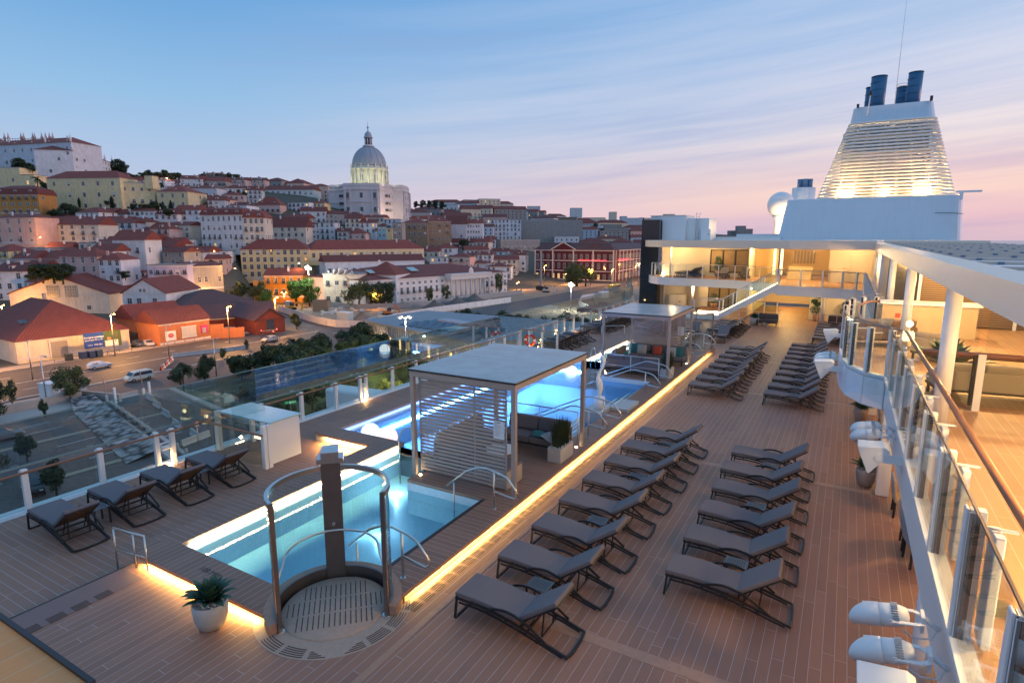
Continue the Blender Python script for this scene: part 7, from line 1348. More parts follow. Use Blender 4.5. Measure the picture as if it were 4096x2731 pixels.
for x in (13.2, 19.4):
    k = MB(); k.box(x, x+4.2, -.1, 0, 8.6, 12.6 if x < 15 else 12.6, 0)
    for i in range(6): k.box(x+i*.84-.06, x+i*.84+.06, -.16, -.1, 8.6, 12.6, 1)
    for i in range(5): k.box(x, x+4.2, -.16, -.1, 8.6+i*1.0-.06, 8.6+i*1.0+.06, 1)
    k.build('gridded_window', [M('warm_dim_pane', (.30, .24, .15), .3, var=.5, sc=.6), wbar], t)
win(t, 5, 4.2, 1.2, 1.2); win(t, 27, 4.5, 1.2, 1.2)
t, w_, rf = house('white gabled house with green framed windows above the orange station', -199, 99.2, -187, 106, -20, -10.6, 20, 8, 'gend', 4.3, 0, 0, name='house')
for x, z, kind in ((2.2, 6.0, 0), (5.2, 6.0, 0), (10.2, 6.0, 0), (2.4, 2.6, 0), (5.9, 9.8, 0), (7.2, 9.8, 0)): win(t, x, z, 1.3 if z < 9 else .7, 1.7 if z < 9 else .9, kind)
for c in range(4):
    for z in (1.5, 5.5): win(t, 0, z, 1.1, 1.8, 0, -PI/2, 2+c*4)
og = wallmat(21, (.50, .19, .09)); t, w_, rf = house('orange former station building with dark red tiled roof', -145.8, 80.1, -145.6, 93.2, -20, -14.4, 10, 9, 'gable', 3.4, 0, 0, cat='building', name='station_building', wm=og, rmat=rt)
k = MB(); k.box(5.6, 9.2, -.12, 0, 1.6, 4.0, 0)
for x in (5.6, 6.8, 8.0, 9.2): k.box(x-.08, x+.08, -.18, -.12, 1.6, 4.0, 1)
k.box(5.4, 9.4, -.25, 0, 1.35, 1.6, 1); k.box(5.4, 9.4, -.2, 0, 4.0, 4.3, 1); k.build('triple_window', [shut, wbar], t)
MB().box(1.4, 4.0, -.16, -.02, 1.2, 3.6).build('white_poster', M('poster_white', (.75, .72, .70), .6), t)
k = MB().lathe([(.75, 0), (.7, .05)], 14); o = k.build('red_emblem', M('poster_red', (.50, .02, .05), .6), t, loc=(2.7, -.2, 2.5)); o.rotation_euler = (PI/2, 0, 0); o.scale = (1, .7, .3)
text('MUSEU', .4, M('poster_pale', (.8, .7, .7), .6), t, (2.7, -.24, 2.5), UP, 'poster_text')
MB().box(10.6, 12.4, -.16, -.02, 2.0, 4.0).build('pink_poster', M('poster_pink', (.50, .03, .20), .6), t); MB().box(11.0, 11.9, -.18, -.165, 2.0, 3.4).build('poster_figure', M('poster_grey', (.35, .33, .34), .6, var=.8, sc=3), t)
house('orange rear range of the station with its own ridge', -158, 81, -157.8, 94, -20, -14.2, 10, 9, 'gable', 3.6, 0, 0, wm=og)
t = thing('boundary_wall', 'orange stepped wall running right from the station', 'wall', (-145.6, 93.2, -20)); MB().prism([(0, 0), (4.5, 7), (4.2, 7.2), (-.3, .2)], 0, 2.7).build('wall_panel', og, t); MB().prism([(0, 0), (1.8, 2.8), (1.5, 3), (-.3, .2)], 2.7, 3.9).build('raised_panel', og, t)
darkred = wallmat(22, (.22, .045, .03)); t, w_, rf = house('dark red goods shed with timber gable and wide brown roof', -141.3, 103.8, -139.2, 112, -20, -16, 26, 6, 'gend', 3.0, 0, 0, cat='shed', name='goods_shed', wm=darkred, rmat=dslate)
MB().box(3.2, 5.2, -.1, 0, 1.2, 3.8).build('window', wdark, t); k = MB(); k.bar((0, -.12, 4), (4.2, -.12, 6.6), .2); k.bar((8.4, -.12, 4), (4.2, -.12, 6.6), .2); k.bar((0, -.12, 4), (8.4, -.12, 4), .2); k.build('timber_frame', dslate, t); text('RUY CAETANO', .7, wtrim, t, (3.6, -.12, .8), UP)
house('brown roofed warehouse behind the station', -178, 104, -172, 130, -20, -15.3, 24, 6, 'hip', 5.0, 0, 0, cat='warehouse', name='warehouse', wm=darkred, rmat=dslate)
house('wide brown roofed shed between warehouse and goods shed', -160, 98, -150, 118, -20, -16.3, 16, 6, 'gable', 3.4, 1, 3, cat='shed', name='goods_shed', wm=darkred, rmat=dslate)
# billboard
t = thing('billboard', 'blue and photo campaign billboard on posts before the warehouse', 'billboard', (-147.9, 68.6, -20), math.atan2(2.8, .3))
MB().box(-3.9, 0.0, -.1, .1, 1.8, 5.2).build('blue_panel', M('billboard_blue', (.01, .05, .30), .4), t, loc=(0, 0, 0))
MB().box(0.0, 3.6, -.1, .1, 1.6, 5.2).build('photo_panel', M('billboard_photo', (.05, .09, .04), .5, var=.8, sc=1.2), t)
MB().box(.2, 2.9, -.13, -.101, 1.7, 3.1).build('shirt_patch', M('billboard_white', (.6, .58, .62), .6), t); MB().lathe([(.42, 0), (.38, .03)], 14).build('face_patch', M('billboard_skin', (.35, .18, .12), .6), t, loc=(1.1, -.12, 3.5)).rotation_euler = (PI/2, 0, 0); MB().bar((2.2, -.12, 2.6), (2.9, -.12, 4.6), .4, .02).build('arm_patch', M('billboard_skin2', (.35, .18, .12), .6), t)
tw = M('billboard_text', (.8, .82, .85), .5); text('Sempre contigo', .62, tw, t, (-1.9, -.12, 4.2), UP); text('para o que der e vier', .42, tw, t, (-1.9, -.12, 3.6), UP); text('CDU   PCP-PEV', .45, tw, t, (-1.8, -.12, 2.4), UP)
for x in (-3.5, -1, 1, 3.3): MB().box(x-.08, x+.08, .1, .25, 0, 3).build('leg', steel, t)
# terminal building
term = M('slatted_terminal_wall', (.40, .38, .42), .7, var=.15, sc=3); troof = M('terminal_roof', (.20, .235, .27), .55, var=.25, sc=.3)
t = thing('cruise_terminal', 'low flat roofed terminal building with solar panels and lit slatted walls', 'terminal', (0, 0, 0))
tp = [(-102.5, 107), (-60, 93), (-46, 128), (-100.5, 128)]
MB().prism(tp, -20, -13.9).build('wall', term, t); MB().prism([(-103.2, 106.2), (-59.3, 91.8), (-44.8, 129), (-101, 129)], -13.9, -13.4).build('roof', troof, t)
k = MB()
for i in range(46):
    f = i/45; x = -102.5+42.5*f; y = 107-14*f; k.bar((x-.05, y-.12, -20), (x-.05, y-.12, -14), .12, .18)
for i in range(12): y = 109+i*1.6; k.bar((-102.6, y, -20), (-102.5, y, -14), .12, .18)
k.build('wall_fins', M('terminal_fins', (.52, .50, .54), .6), t)
for i, f in enumerate((.14, .24, .34, .42, .50, .6, .68, .78, .86)):
    x = -102.5+42.5*f; y = 107-14*f-.1; MB().bar((x, y, -18.9), (x, y, -16.6), .75, .06, up=(.31, .95, 0)).build('lit_window', EM('terminal_window_glow%d' % (i % 3), (1, .60, .22), (1.5, 2.5, 3.5)[i % 3]), t)
k = MB()
for i in range(9):
    for j in range(4):
        x = -88+i*2.6+j*1.0; y = 104+j*2.7-i*.55
        k.obox((x, y, -13.05), (1, -.3, 0), 2.1, 1.5, .08, up=(-.1, -.25, 1))
k.build('solar_panels', M('solar_panel', (.03, .05, .08), .15, var=.2, sc=1), t); MB().prism([(-84, 111), (-74, 108), (-73, 111), (-83, 114)], -13.4, -12.6).build('roof_curb', term, t)
lamp('terminal_glow', 'POINT', (-96, 103.2, -16), (1, .66, .3), 250, .2); lamp('terminal_glow', 'POINT', (-78, 97.2, -16), (1, .66, .3), 250, .2)
# pantheon
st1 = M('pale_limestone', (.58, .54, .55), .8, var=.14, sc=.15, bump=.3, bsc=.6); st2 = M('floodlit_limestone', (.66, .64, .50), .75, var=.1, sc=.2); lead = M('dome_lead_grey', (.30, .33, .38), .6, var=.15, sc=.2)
t = thing('domed_pantheon', 'great pale stone church with a high lantern dome on top of the hill', 'domed church', (-331, 355, 24), R(29.7))
def crossp(s, c): # greek cross with concave corners
    out = []
    for q in range(4):
        a = q*PI/2; pts = [(s, -c), (s+1.2, 0), (s, c)]+[(s+1-(s+1-c)*math.sin(v)*1.0+.0, c+(s-c)*(1-math.cos(v))) for v in ()]
        pts += [(s-(s-c)*.55, c+1.6), (c+1.6, s-(s-c)*.55)]
        for x, y in pts: out.append((x*math.cos(a)-y*math.sin(a), x*math.sin(a)+y*math.cos(a)))
    return out
MB().prism(crossp(28, 13.5), -12, 21).build('main_block', st1, t)
for z, s, h in ((9.2, 28.5, .8), (18.2, 28.6, 1.0), (21, 28.3, .6)): MB().prism(crossp(s, 13.9), z, z+h).build('cornice', st1, t)
MB().prism(crossp(27.9, 13.5), 21.6, 23).build('parapet', st1, t)
for q in range(4):
    for sg in (-1, 1):
        for z in (3, 8.0, 13.5):
            a = q*PI/2+sg*.72; r_ = 25.6; k = MB().box(-.9, .9, -.4, 1.5, 0, 1.9); o = k.build('window', wdark, t, loc=(r_*math.cos(a), r_*math.sin(a), z)); o.rotation_euler = (0, 0, q*PI/2+sg*.72+PI/2)
k = MB()
for q in range(4):
    a = q*PI/2
    for dy in (-12, -8, 8, 12): k.v, k.f; k.obox(((28.9)*math.cos(a)-dy*math.sin(a), (28.9)*math.sin(a)+dy*math.cos(a), 9), (0, 0, 1), 19, 1.1, 1.1, up=(math.cos(a), math.sin(a), 0))
    for dy in (-20, -17, 17, 20): k.obox(((21.5)*math.cos(a)-dy*math.sin(a)*1.0, (21.5)*math.sin(a)+dy*math.cos(a), 9), (0, 0, 1), 19, .9, .9, up=(math.cos(a), math.sin(a), 0)) if False else None
k.build('pilasters', st1, t)
for q in (1.5*PI, PI, 0):
    for dy in (-10, 0, 10):
        for z, h in ((2.6, 2.6), (12.5, 3.0)):
            k = MB().box(-.8, .8, -.15, 0, 0, h).box(-1.1, 1.1, -.1, 0, -.3, h+.4, 1); o = k.build('window', [wdark, st1], t, loc=(29.0*math.cos(q)-dy*math.sin(q), 29.0*math.sin(q)+dy*math.cos(q), z)); o.rotation_euler = (0, 0, q+PI/2); o.scale = (1.3, 4 if abs(dy) > 5 else 1.6, 1.2)
MB().lathe([(14.0, 22), (14.0, 24.5), (13.2, 24.6), (13.2, 34.6), (14.1, 34.8), (14.1, 36), (13.4, 36.2), (13.4, 37.6)], 48).build('drum', st2, t)
for i in range(8):
    a = R(22.5+i*45-29.7*0+10); k = MB().box(-1.1, 1.1, -.5, 0, 0, 4.2); k.box(-1.7, 1.7, -.35, 0, -.6, 7.2, 1); k.lathe([(1.7, 0), (.01, 1.6)], 12) if False else None
    o = k.build('drum_window', [wdark, st1], t, loc=(13.3*math.cos(a), 13.3*math.sin(a), 26.5)); o.rotation_euler = (0, 0, a+PI/2)
for i in range(16): a = R(i*22.5+10); MB().cyl(14.0*math.cos(a), 14.0*math.sin(a), 24.5, 34.6, .55, n=8).build('drum_column', st2, t)
for i in range(16): a = R(i*22.5+10); MB().lathe([(.5, 0), (.3, 1.2), (.6, 1.6), (.01, 3.4)], 8, (13.9*math.cos(a), 13.9*math.sin(a))).build('finial', st1, t, loc=(0, 0, 36.2))
MB().lathe([(13.0, 37.4)]+[(13.0*math.cos(R(q))+.0, 37.6+15.5*math.sin(R(q))) for q in range(6, 79, 6)], 48).build('dome', lead, t)
k = MB()
for i in range(16):
    a = R(i*22.5); k.tube([((13.1*math.cos(R(q)))*math.cos(a), (13.1*math.cos(R(q)))*math.sin(a), 37.6+15.6*math.sin(R(q))) for q in range(4, 79, 8)], .22, 6)
k.build('dome_ribs', lead, t)
MB().lathe([(4.4, 52.6), (4.4, 53.6), (3.2, 53.7), (3.2, 54.2)], 24).build('lantern_gallery', st1, t); MB().lathe([(1.9, 54), (1.9, 59.2)], 16).build('lantern_core', wdark, t)
for i in range(8): a = R(i*45); MB().cyl(2.6*math.cos(a), 2.6*math.sin(a), 54, 59.2, .4, n=8).build('lantern_column', st1, t)
MB().lathe([(3.4, 59.2), (3.4, 60), (2.9, 60.2), (2.8, 61.5), (2.2, 63), (1.2, 64), (.4, 64.5), (.35, 66.5), (.9, 67.2), (.2, 68), (.08, 71), (.01, 72)], 20).build('lantern_cap', lead, t)
for x, y, z, w in ((-345, 322, 24, 5000), (-318, 330, 24, 3500), (-296, 342, 24, 5000)): lamp('pantheon_flood', 'POINT', (x, y, z), (1, .70, .45), w, .5)
for a in (180, 225, 270, 315): lamp('drum_flood', 'POINT', (-331+24*math.cos(R(a+29.7)), 355+24*math.sin(R(a+29.7)), 49), (1, .95, .55), 3000, .4)
# church pinnacles on the monastery
t = thing('church_roofline', 'row of stone pinnacles and railing behind the monastery roof', 'church roofline', (-572, 196, 72), R(27))
k = MB(); k.box(0, 58, 3, 3.3, 8.0, 8.3); k.box(0, 58, 4, 14, -16, 6.5)
for x in (2, 6, 12, 20, 23, 33, 35, 42, 43.5, 49, 52, 55, 57.5): k.lathe([(.9, 6.5), (.7, 8), (1.0, 8.6), (.5, 10), (.01, 13)], 8, (x, 3))
for x in range(0, 58, 2): k.box(x-.1, x+.1, 3, 3.2, 6.5, 8)
k.build('stone_parapet', WM[2], t); roofmesh('hip', 30, 20, 0, 9).build('roof', rt, t, loc=(-24, 4, 6.5))
for r in LAND[:2]:
    for f in ((.72, 1.0) if r is LAND[0] else (.0, .12, .8, 1.0)):
        o = MB().lathe([(.8, 0), (.6, 1.5), (.9, 2), (.4, 3.5), (.01, 6)], 8).build('roof_pinnacle', WM[0], loc=(r[1]+(r[3]-r[1])*f, r[2]+(r[4]-r[2])*f, r[6])); tag(o, 'stone pinnacle on the eaves of the %s monastery wing, %s from the left' % ('pale blue' if r is LAND[0] else 'receding', {.72: 'first', 1.0: 'last', 0: 'first', .12: 'second', .8: 'third'}[f]), 'pinnacle', 'pinnacles on the monastery')
# ------------------------------------------------------------------ trees
bark = M('tree_bark', (.07, .055, .045), .95)
def leafmat(n, c, v=.5):
    m, g, b = newmat(n); p = g.pos(); nz = g.noise(p, .9, 3, .6)
    g.put(b.inputs['Base Color'], g.mix(g.ramp(nz, [(.32, 0), (.68, 1)]), tuple(q*(1-v) for q in c), tuple(q*(1+v) for q in c))); b.inputs['Roughness'].default_value = .7; b.inputs['Specular IOR Level'].default_value = .2; return m
LM = [leafmat('dark_foliage', (.045, .068, .036), .6), leafmat('cypress_foliage', (.018, .034, .022)), leafmat('palm_foliage', (.04, .06, .03)), leafmat('olive_foliage', (.09, .11, .045)), leafmat('bright_foliage', (.09, .17, .035))]
def crown(kind, seed, n, leaf=.045):
    r = random.Random(seed); k = MB(); tk = MB()
    if kind == 'palm':
        tk.tube([(0, 0, 0), (.02, 0, .4), (0, .01, .8)], [.03, .025, .022], 8)
        for i in range(26):
            a = r.uniform(0, 6.28); el = r.uniform(-.1, 1.2); p = Vector((0, 0, .8)); L = .42
            for j in range(7):
                q = p+Vector((math.cos(a)*math.cos(el), math.sin(a)*math.cos(el), math.sin(el)))*L/7
                for s in (-1, 1):
                    sd = Vector((-math.sin(a), math.cos(a), -.35*s*s))*s*.09*(1-j/9); k.add([p, q, q+sd], [(0, 1, 2)])
                p = q; el -= .28
        return k, tk
    tk.tube([(0, 0, -.05), (.01, 0, .2), (0, .01, .45)], [.035, .028, .02], 8)
    cl = []
    if kind == 'cyp':
        for i in range(26): z = .08+.9*i/26; cl.append((Vector((0, 0, z)), .12*math.sin(PI*min(1, (i+3)/26*1.0))**.6+.02))
    else:
        for i in range(5):
            a = r.uniform(0, 6.28); e = Vector((.24*math.cos(a), .24*math.sin(a), r.uniform(.45, .75))); tk.tube([(0, 0, .22+.04*i), tuple(e*.6+Vector((0, 0, .12))), tuple(e)], [.018, .012, .006], 6)
        for i in range(22):
            v = Vector((r.gauss(0, 1), r.gauss(0, 1), r.gauss(0, 1))).normalized()*r.uniform(.35, 1); cl.append((Vector((v.x*.36*(1.15-.3*abs(v.z)), v.y*.36*(1.15-.3*abs(v.z)), .54+v.z*.36)), r.uniform(.08, .17)))
    for i in range(n):
        c, q = r.choice(cl); v = Vector((r.gauss(0, 1), r.gauss(0, 1), r.gauss(0, 1))).normalized()
        p = c+v*q*r.uniform(.55, 1.08); a = Vector((r.uniform(-1, 1), r.uniform(-1, 1), r.uniform(-1, 1))).normalized()*leaf*r.uniform(.6, 1.3); b_ = v.cross(a).normalized()*leaf*r.uniform(.4, .9)
        k.add([p-a, p+b_, p+a, p-b_], [(0, 1, 2, 3)])
    return k, tk
TM = {}
for kd, (nm, n, lf) in {0: ('broad', 4200, .026), 1: ('cyp', 2000, .024), 2: ('palm', 0, 0), 3: ('broad', 3600, .024), 4: ('broad', 4200, .024)}.items():
    TM[kd] = []
    for s in range(1 if kd in (1, 2) else 3):
        a_, b_ = crown(nm, 100+kd*7+s, n, lf); TM[kd].append((a_.mesh('crown', LM[kd]), b_.mesh('trunk', bark)))
def tree(x, y, z, h, kind, w, label, group, name='tree', rot=None):
    cm, tm = rw.choice(TM[kind]); t = thing(name, label, 'tree', (x, y, z), rot if rot is not None else rw.uniform(0, 6.28), group)
    for nm, me in (('crown', cm), ('trunk', tm)):
        o = bpy.data.objects.new(nm, me); COL.objects.link(o); o.parent = t; o.scale = (h*w, h*w, h)
    return t
tn = ['dark leafy tree', 'slim dark cypress', 'dark palm', 'amber lit leafy tree', 'bright green tree']
TREES.sort(key=lambda r: (RX*r[0]+RY*r[1])/(HX*r[0]+HY*r[1]))
cnt = {}
for r in TREES:
    D = HX*r[0]+HY*r[1]; zone = 'between the hillside houses' if D < 380 else ('along the ridge' if D < 520 else 'on the far slope')
    if r[4] == 3: zone = 'in front of the red hotel'
    key = (r[4], zone); cnt[key] = cnt.get(key, 0)+1
    tree(r[0], r[1], r[2]-.5, r[3]+.8, r[4], r[5]*(1.15 if r[4] == 0 else .9 if r[4] != 1 else 1.1), '%s %s, %s from the left' % (tn[r[4]], zone, ORD[cnt[key]-1]), 'trees '+zone, {1: 'cypress_tree', 2: 'palm_tree'}.get(r[4], 'tree'))
nearT = [(-108.7, 44.6, 6.6, 3, 1.05, 'two toned leafy tree beside the white hut'), (-114.8, 38.9, 4.6, 3, .5, 'thin young tree left of the white hut'), (-102, 38.2, 3.2, 0, .5, 'small young tree at the parking wall'),
 (-105.8, 33.5, 7.5, 0, .9, 'dark tree at the left edge by the parking wall'), (-83.2, 28.8, 4.2, 0, .7, 'small dark tree in the parking lot, farthest of three'), (-69, 25.9, 4.5, 0, .8, 'small dark tree in the parking lot behind the white post'), (-79.2, 23.8, 4.8, 0, .8, 'dark tree in the parking lot at the left edge'),
 (-109, 68.6, 4.2, 0, .9, 'bushy small tree by the bus lane hedge'), (-140, 116.5, 5.2, 0, .9, 'round dark tree beside the goods shed'), (-118, 78, 3, 3, .6, 'thin sapling on the road island'), (-123.5, 88, 3, 3, .5, 'second thin sapling on the road island'),
 (-183.5, 160, 12, 4, 1.0, 'bright green tree lit by the floodlight'), (-189, 158, 12.5, 4, 1.0, 'green leafy tree left of the brightly lit one'), (-203, 152, 11, 0, 1.0, 'dark tree before the orange house'), (-196, 150, 8, 4, 1.0, 'lower green tree between the dark and bright ones'), (-210, 148, 10, 0, 1.1, 'dark tree at the left of the orange house'),
 (-160, 163, 12.5, 3, 1.15, 'sparse blossoming tree before the gatehouse'), (-154.5, 171, 12, 0, 1.1, 'dark tree before the museum facade'), (-146.5, 189, 8, 3, .55, 'thin grey tree before the museum, first of the pair'), (-144.8, 198, 8.5, 3, .55, 'thin grey tree before the museum, second of the pair'), (-143, 238, 12, 3, .5, 'thin tree at the far end of the museum'),
 (-156, 168, 10, 0, .9, 'dark leafy tree between gatehouse and museum')]
for x, y, h, kd, w, lb in nearT: tree(x, y, -20, h, kd, w, lb, 'street trees')
r = random.Random(9); i = 0
big = [(-97+r.uniform(-3, 3), 68+q*4.4+r.uniform(-1, 1), r.uniform(5.5, 8)) for q in range(9)]+[(-90+r.uniform(-3, 3), 72+q*4.4, r.uniform(5.5, 7.5)) for q in range(7)]
for q, (x, y, h) in enumerate(big): tree(x, y, -20, h, 0, 1.25, 'dark tree in the dense clump behind the wind barrier, %s of the clump' % ORD[q], 'dense dark trees beside the terminal')
for q in range(12): tree(-94+q*3.6+r.uniform(-1, 1), 133+r.uniform(-2, 3), -20, r.uniform(7, 8.5), 0, 1.2, 'dark tree behind the terminal roof, %s from the left' % ORD[q], 'dark trees behind the terminal')
q = 0
for gx, gy in [(-40-9*i_-(j*3) % 5, 40+j*7.5) for i_ in range(5) for j in range(8)]:
    x, y = gx+r.uniform(-2, 2), gy+r.uniform(-2, 2)
    if y < 56+(x+100)*-.2 or (x < -58 and y > 88-(x+58)*.0 and x > -104): continue
    if q >= 30: break
    tree(x, y, -20, r.uniform(3.6, 6), 3, 1.2, 'olive green garden shrub below the ship, %s of the planted group' % ORD[q], 'garden shrubs below the ship', 'shrub'); q += 1
for q, (x, y) in enumerate(((-104, 60), (-103, 64), (-101.5, 70), (-102, 75), (-104, 81))): tree(x, y, -20, 4.2, 0, 1.3, 'dark hedge bush along the garden edge, %s from the left' % ORD[q], 'hedge bushes', 'bush')
for q, (x, y, h) in enumerate(((-102.5, 84, 5.5), (-98, 57, 4.5), (-82, 62, 5), (-66, 60, 5), (-52, 62, 5))): tree(x, y, -20, h, 2, 1.2, 'garden palm below the ship, %s from the left' % ORD[q], 'garden palms', 'palm_tree')
for x, y, z, w in ((-45, 50, -15, 500), (-58, 66, -14, 600), (-44, 78, -14, 500), (-76, 80, -14, 400)): lamp('garden_light', 'POINT', (x, y, z), (1, .78, .25), w*9, .3)
# ------------------------------------------------------------------ street furniture and vehicles
sod = EM('sodium_bulb', (1, .42, .06), 60); wfl = EM('white_flood_bulb', (.95, 1, .92), 260)
def slamp(x, y, h, lab, z=-20, kind='sodium', arms=1, watt=1500, ring=0):
    t = thing('street_lamp', lab, 'street lamp', (x, y, z)); MB().tube([(0, 0, 0), (0, 0, h)], [.12, .07], 10).build('pole', steel if kind != 'sodium' else M('grey_pole', (.25, .22, .2), .6), t)
    for i in range(arms):
        a = i*2*PI/max(arms, 1)+.4; dx, dy = math.cos(a)*.9, math.sin(a)*.9
        MB().bar((0, 0, h), (dx, dy, h+.12), .06).build('arm', steel, t)
        if kind == 'star': MB().bar((dx*.6, dy*.6, h), (dx*1.7, dy*1.7, h+.25), .35, .05).build('reflector_blade', white, t)
        MB().lathe([(.01, -.12), (.2, -.05), (.22, .05), (.05, .16)], 12, (dx, dy)).build('lantern', {'sodium': sod, 'off': steel, 'star': EM('lamp_star', (1, .85, .5), 12), 'flood': wfl}[kind], t, loc=(0, 0, h))
    if kind != 'off': lamp('lamp_light', 'POINT', (.3, 0, h-.5), {'sodium': (1, .44, .10), 'flood': (.90, 1, .86), 'star': (1, .85, .55)}[kind], watt, .25, t)
    return t
slamp(-143, 68.3, 9.6, 'sodium lit street lamp in front of the billboard', watt=15000); slamp(-143, 44, 9.6, 'sodium street lamp at the left end of the street', watt=15000); slamp(-143, 112, 9.6, 'sodium street lamp beyond the goods shed', watt=12000); slamp(-135.8, 92, 9.4, 'sodium lit street lamp at the orange boundary wall', watt=13000)
slamp(-132.4, 48.5, 7.5, 'unlit grey street lamp left of the white hut', kind='off'); slamp(-125.7, 70.6, 8, 'unlit grey street lamp on the road island', kind='off'); slamp(-105, 67.7, 7.4, 'unlit pale lamp post beside the hedge', kind='off'); slamp(-109.5, 41.5, 8, 'pale lamp post at the white hut', kind='off')
slamp(-66.9, 79.2, 12.6, 'tall white lamp post with star shaped reflectors beside the terminal', kind='star', arms=5, watt=1200); slamp(-99.9, 316, 13, 'distant white star topped lamp post before the hotel', kind='star', arms=5, watt=900)
for j, (x, y, z, h) in enumerate(((-196.4, 158.5, -20, 5), (-204.2, 119.5, -20, 7.4), (-213, 134, -20, 4), (-125, 308, -20, 9.5), (-154.4, 309, -20, 11), (-116.5, 319, -20, 9.4), (-116, 360, -20, 9.8), (-150, 268, -20, 4), (-143.5, 315, -20, 7), (-156, 166.5, -20, 6), (-239, 82, -20, 5), (-193, 339, -20, 5), (-117.6, 393, -20, 9.5))):
    slamp(x, y, h, 'distant sodium street lamp, %s of the ones glowing through the old town' % ORD[j], z, arms=2 if j in (0, 1, 3) else 1, watt=9500).__setitem__('group', 'sodium street lamps')
for j, (x, y, z, w) in enumerate(((-210, 147.2, -5.2, 1300), (-233.5, 154.5, 1.2, 1600), (-358.7, 227, 24.9, 2500), (-286.7, 138, 4.2, 1600), (-311, 124, 7, 1400), (-412, 207, 46.5, 900), (-407.5, 210, 45.5, 900), (-437, 257, 50, 800), (-335, 499, 33, 900), (-202.4, 172, -3.9, 500))):
    o = MB().lathe([(.01, -.2), (.28, 0), (.01, .25)], 10).build('wall_lantern', sod if j < 5 else EM('pale_lantern%d' % j, (1, .8, .5), 60), loc=(x, y, z)); tag(o, 'glowing lantern on the hillside houses, %s of the hill lights' % ORD[j], 'lantern', 'lanterns on the hill'); lamp('lantern_light', 'POINT', (x, y-.6, z-.3), (1, .45, .1), w*3, .3)
slamp(-181.5, 158.5, 15, 'tall mast with a dazzling white work light behind the green tree', kind='flood', watt=2600); slamp(-87.7, 197.5, 9.5, 'mast with a dazzling white work light on the building site', kind='flood', watt=11000)
def flare(x, y, z, s, lab):
    o = MB().lathe([(.01, -s), (s*.7, -s*.7), (s, 0), (s*.7, s*.7), (.01, s)], 16).build('flood_lamp_head', wfl, loc=(x, y, z)); tag(o, lab, 'floodlight')
flare(-181.2, 157.8, -4.6, .75, 'round head of the dazzling work light by the green tree'); flare(-87.6, 196.9, -10.2, .75, 'round head of the dazzling work light on the building site')
def car(x, y, rz, col, lab, kind='car', name='car'):
    t = thing(name, lab, 'van' if kind == 'van' else 'car', (x, y, -19.98), rz); L, Wd = (4.8, 1.9) if kind == 'van' else (4.3, 1.78)
    if kind == 'van': pr = [(-2.35, .35), (-2.38, 1.0), (-2.2, 1.75), (-1.9, 1.88), (.75, 1.86), (1.15, 1.7), (1.75, 1.15), (2.3, .98), (2.42, .7), (2.4, .35)]; gl = [(-2.1, 1.12), (-1.95, 1.68), (.75, 1.68), (1.1, 1.55), (1.45, 1.12)]
    else: pr = [(-2.1, .35), (-2.15, .85), (-1.95, 1.05), (-1.45, 1.42), (-.5, 1.48), (.35, 1.42), (1.1, 1.0), (1.9, .85), (2.1, .65), (2.1, .35)]; gl = [(-1.75, 1.02), (-1.38, 1.34), (-.5, 1.39), (.3, 1.34), (.85, 1.02)]
    n = len(pr); k = MB(); w2 = Wd/2
    k.add([(px_, s*(w2-(.12 if pz > 1.1 else 0)), pz) for s in (-1, 1) for px_, pz in pr], [tuple(range(n))[::-1], tuple(range(n, 2*n))]+[(i, (i+1) % n, n+(i+1) % n, n+i) for i in range(n)]); k.build('body', M('car_paint_'+lab[:12], col, .25, var=.02), t, bev=.05)
    k = MB(); m = len(gl)
    for s in (-1, 1): k.add([(a, s*(w2+.012-(.11 if b > 1.2 else .03)), b) for a, b in gl], [tuple(range(m))])
    i0 = 5 if kind == 'van' else 5
    a, b = pr[i0], pr[i0+1]; k.add([(a[0]+.05, s*(w2-.2), a[1]-.03+.03) for s in (-1, 1)]+[(b[0]+.03, s*(w2-.15), b[1]+.05) for s in (1, -1)], [(0, 1, 2, 3)])
    k.build('side_glass', wdark, t)
    for wx in (-1.4, 1.4):
        for s in (-1, 1):
            o = MB().tube([(wx, s*(w2-.2), .32), (wx, s*(w2+.02), .32)], .33, 18).build('wheel', blackr, t); MB().tube([(wx, s*(w2+.0), .32), (wx, s*(w2+.03), .32)], .19, 14).build('rim', steel, o)
    for s in (-.6, .6): MB().box(2.05 if kind != 'van' else 2.36, 2.12 if kind != 'van' else 2.44, s-.15, s+.15, .62, .78).build('headlight', M('headlight_glass', (.7, .7, .65), .1), t); MB().box(-2.4 if kind == 'van' else -2.17, -2.33 if kind == 'van' else -2.1, s-.12, s+.12, .75, .95).build('tail_light', M('tail_red', (.5, .02, .01), .3), t)
car(-132.2, 60, PI/2, (.62, .66, .72), 'silver white hatchback driving past the warehouse'); car(-114.3, 58.2, -PI/2, (.70, .68, .58), 'cream van with dark windows turning off the street', 'van', 'van'); car(-128.9, 98.7, -PI/2, (.60, .55, .50), 'pale car waiting at the traffic light'); car(-151.6, 77.8, 0, (.10, .13, .18), 'dark blue car parked beside the warehouse'); car(-149.6, 79.3, R(-10), (.62, .60, .62), 'white car parked beside the station'); car(-95.2, 30.8, R(80), (.12, .15, .19), 'dark grey car in the parking lot by the wall'); car(-72.5, 25.3, R(-20), (.012, .012, .015), 'black car parked in the lot behind the white post')
car(-106, 282, -PI/2, (.5, .5, .55), 'car with lights on the road before the hotel')
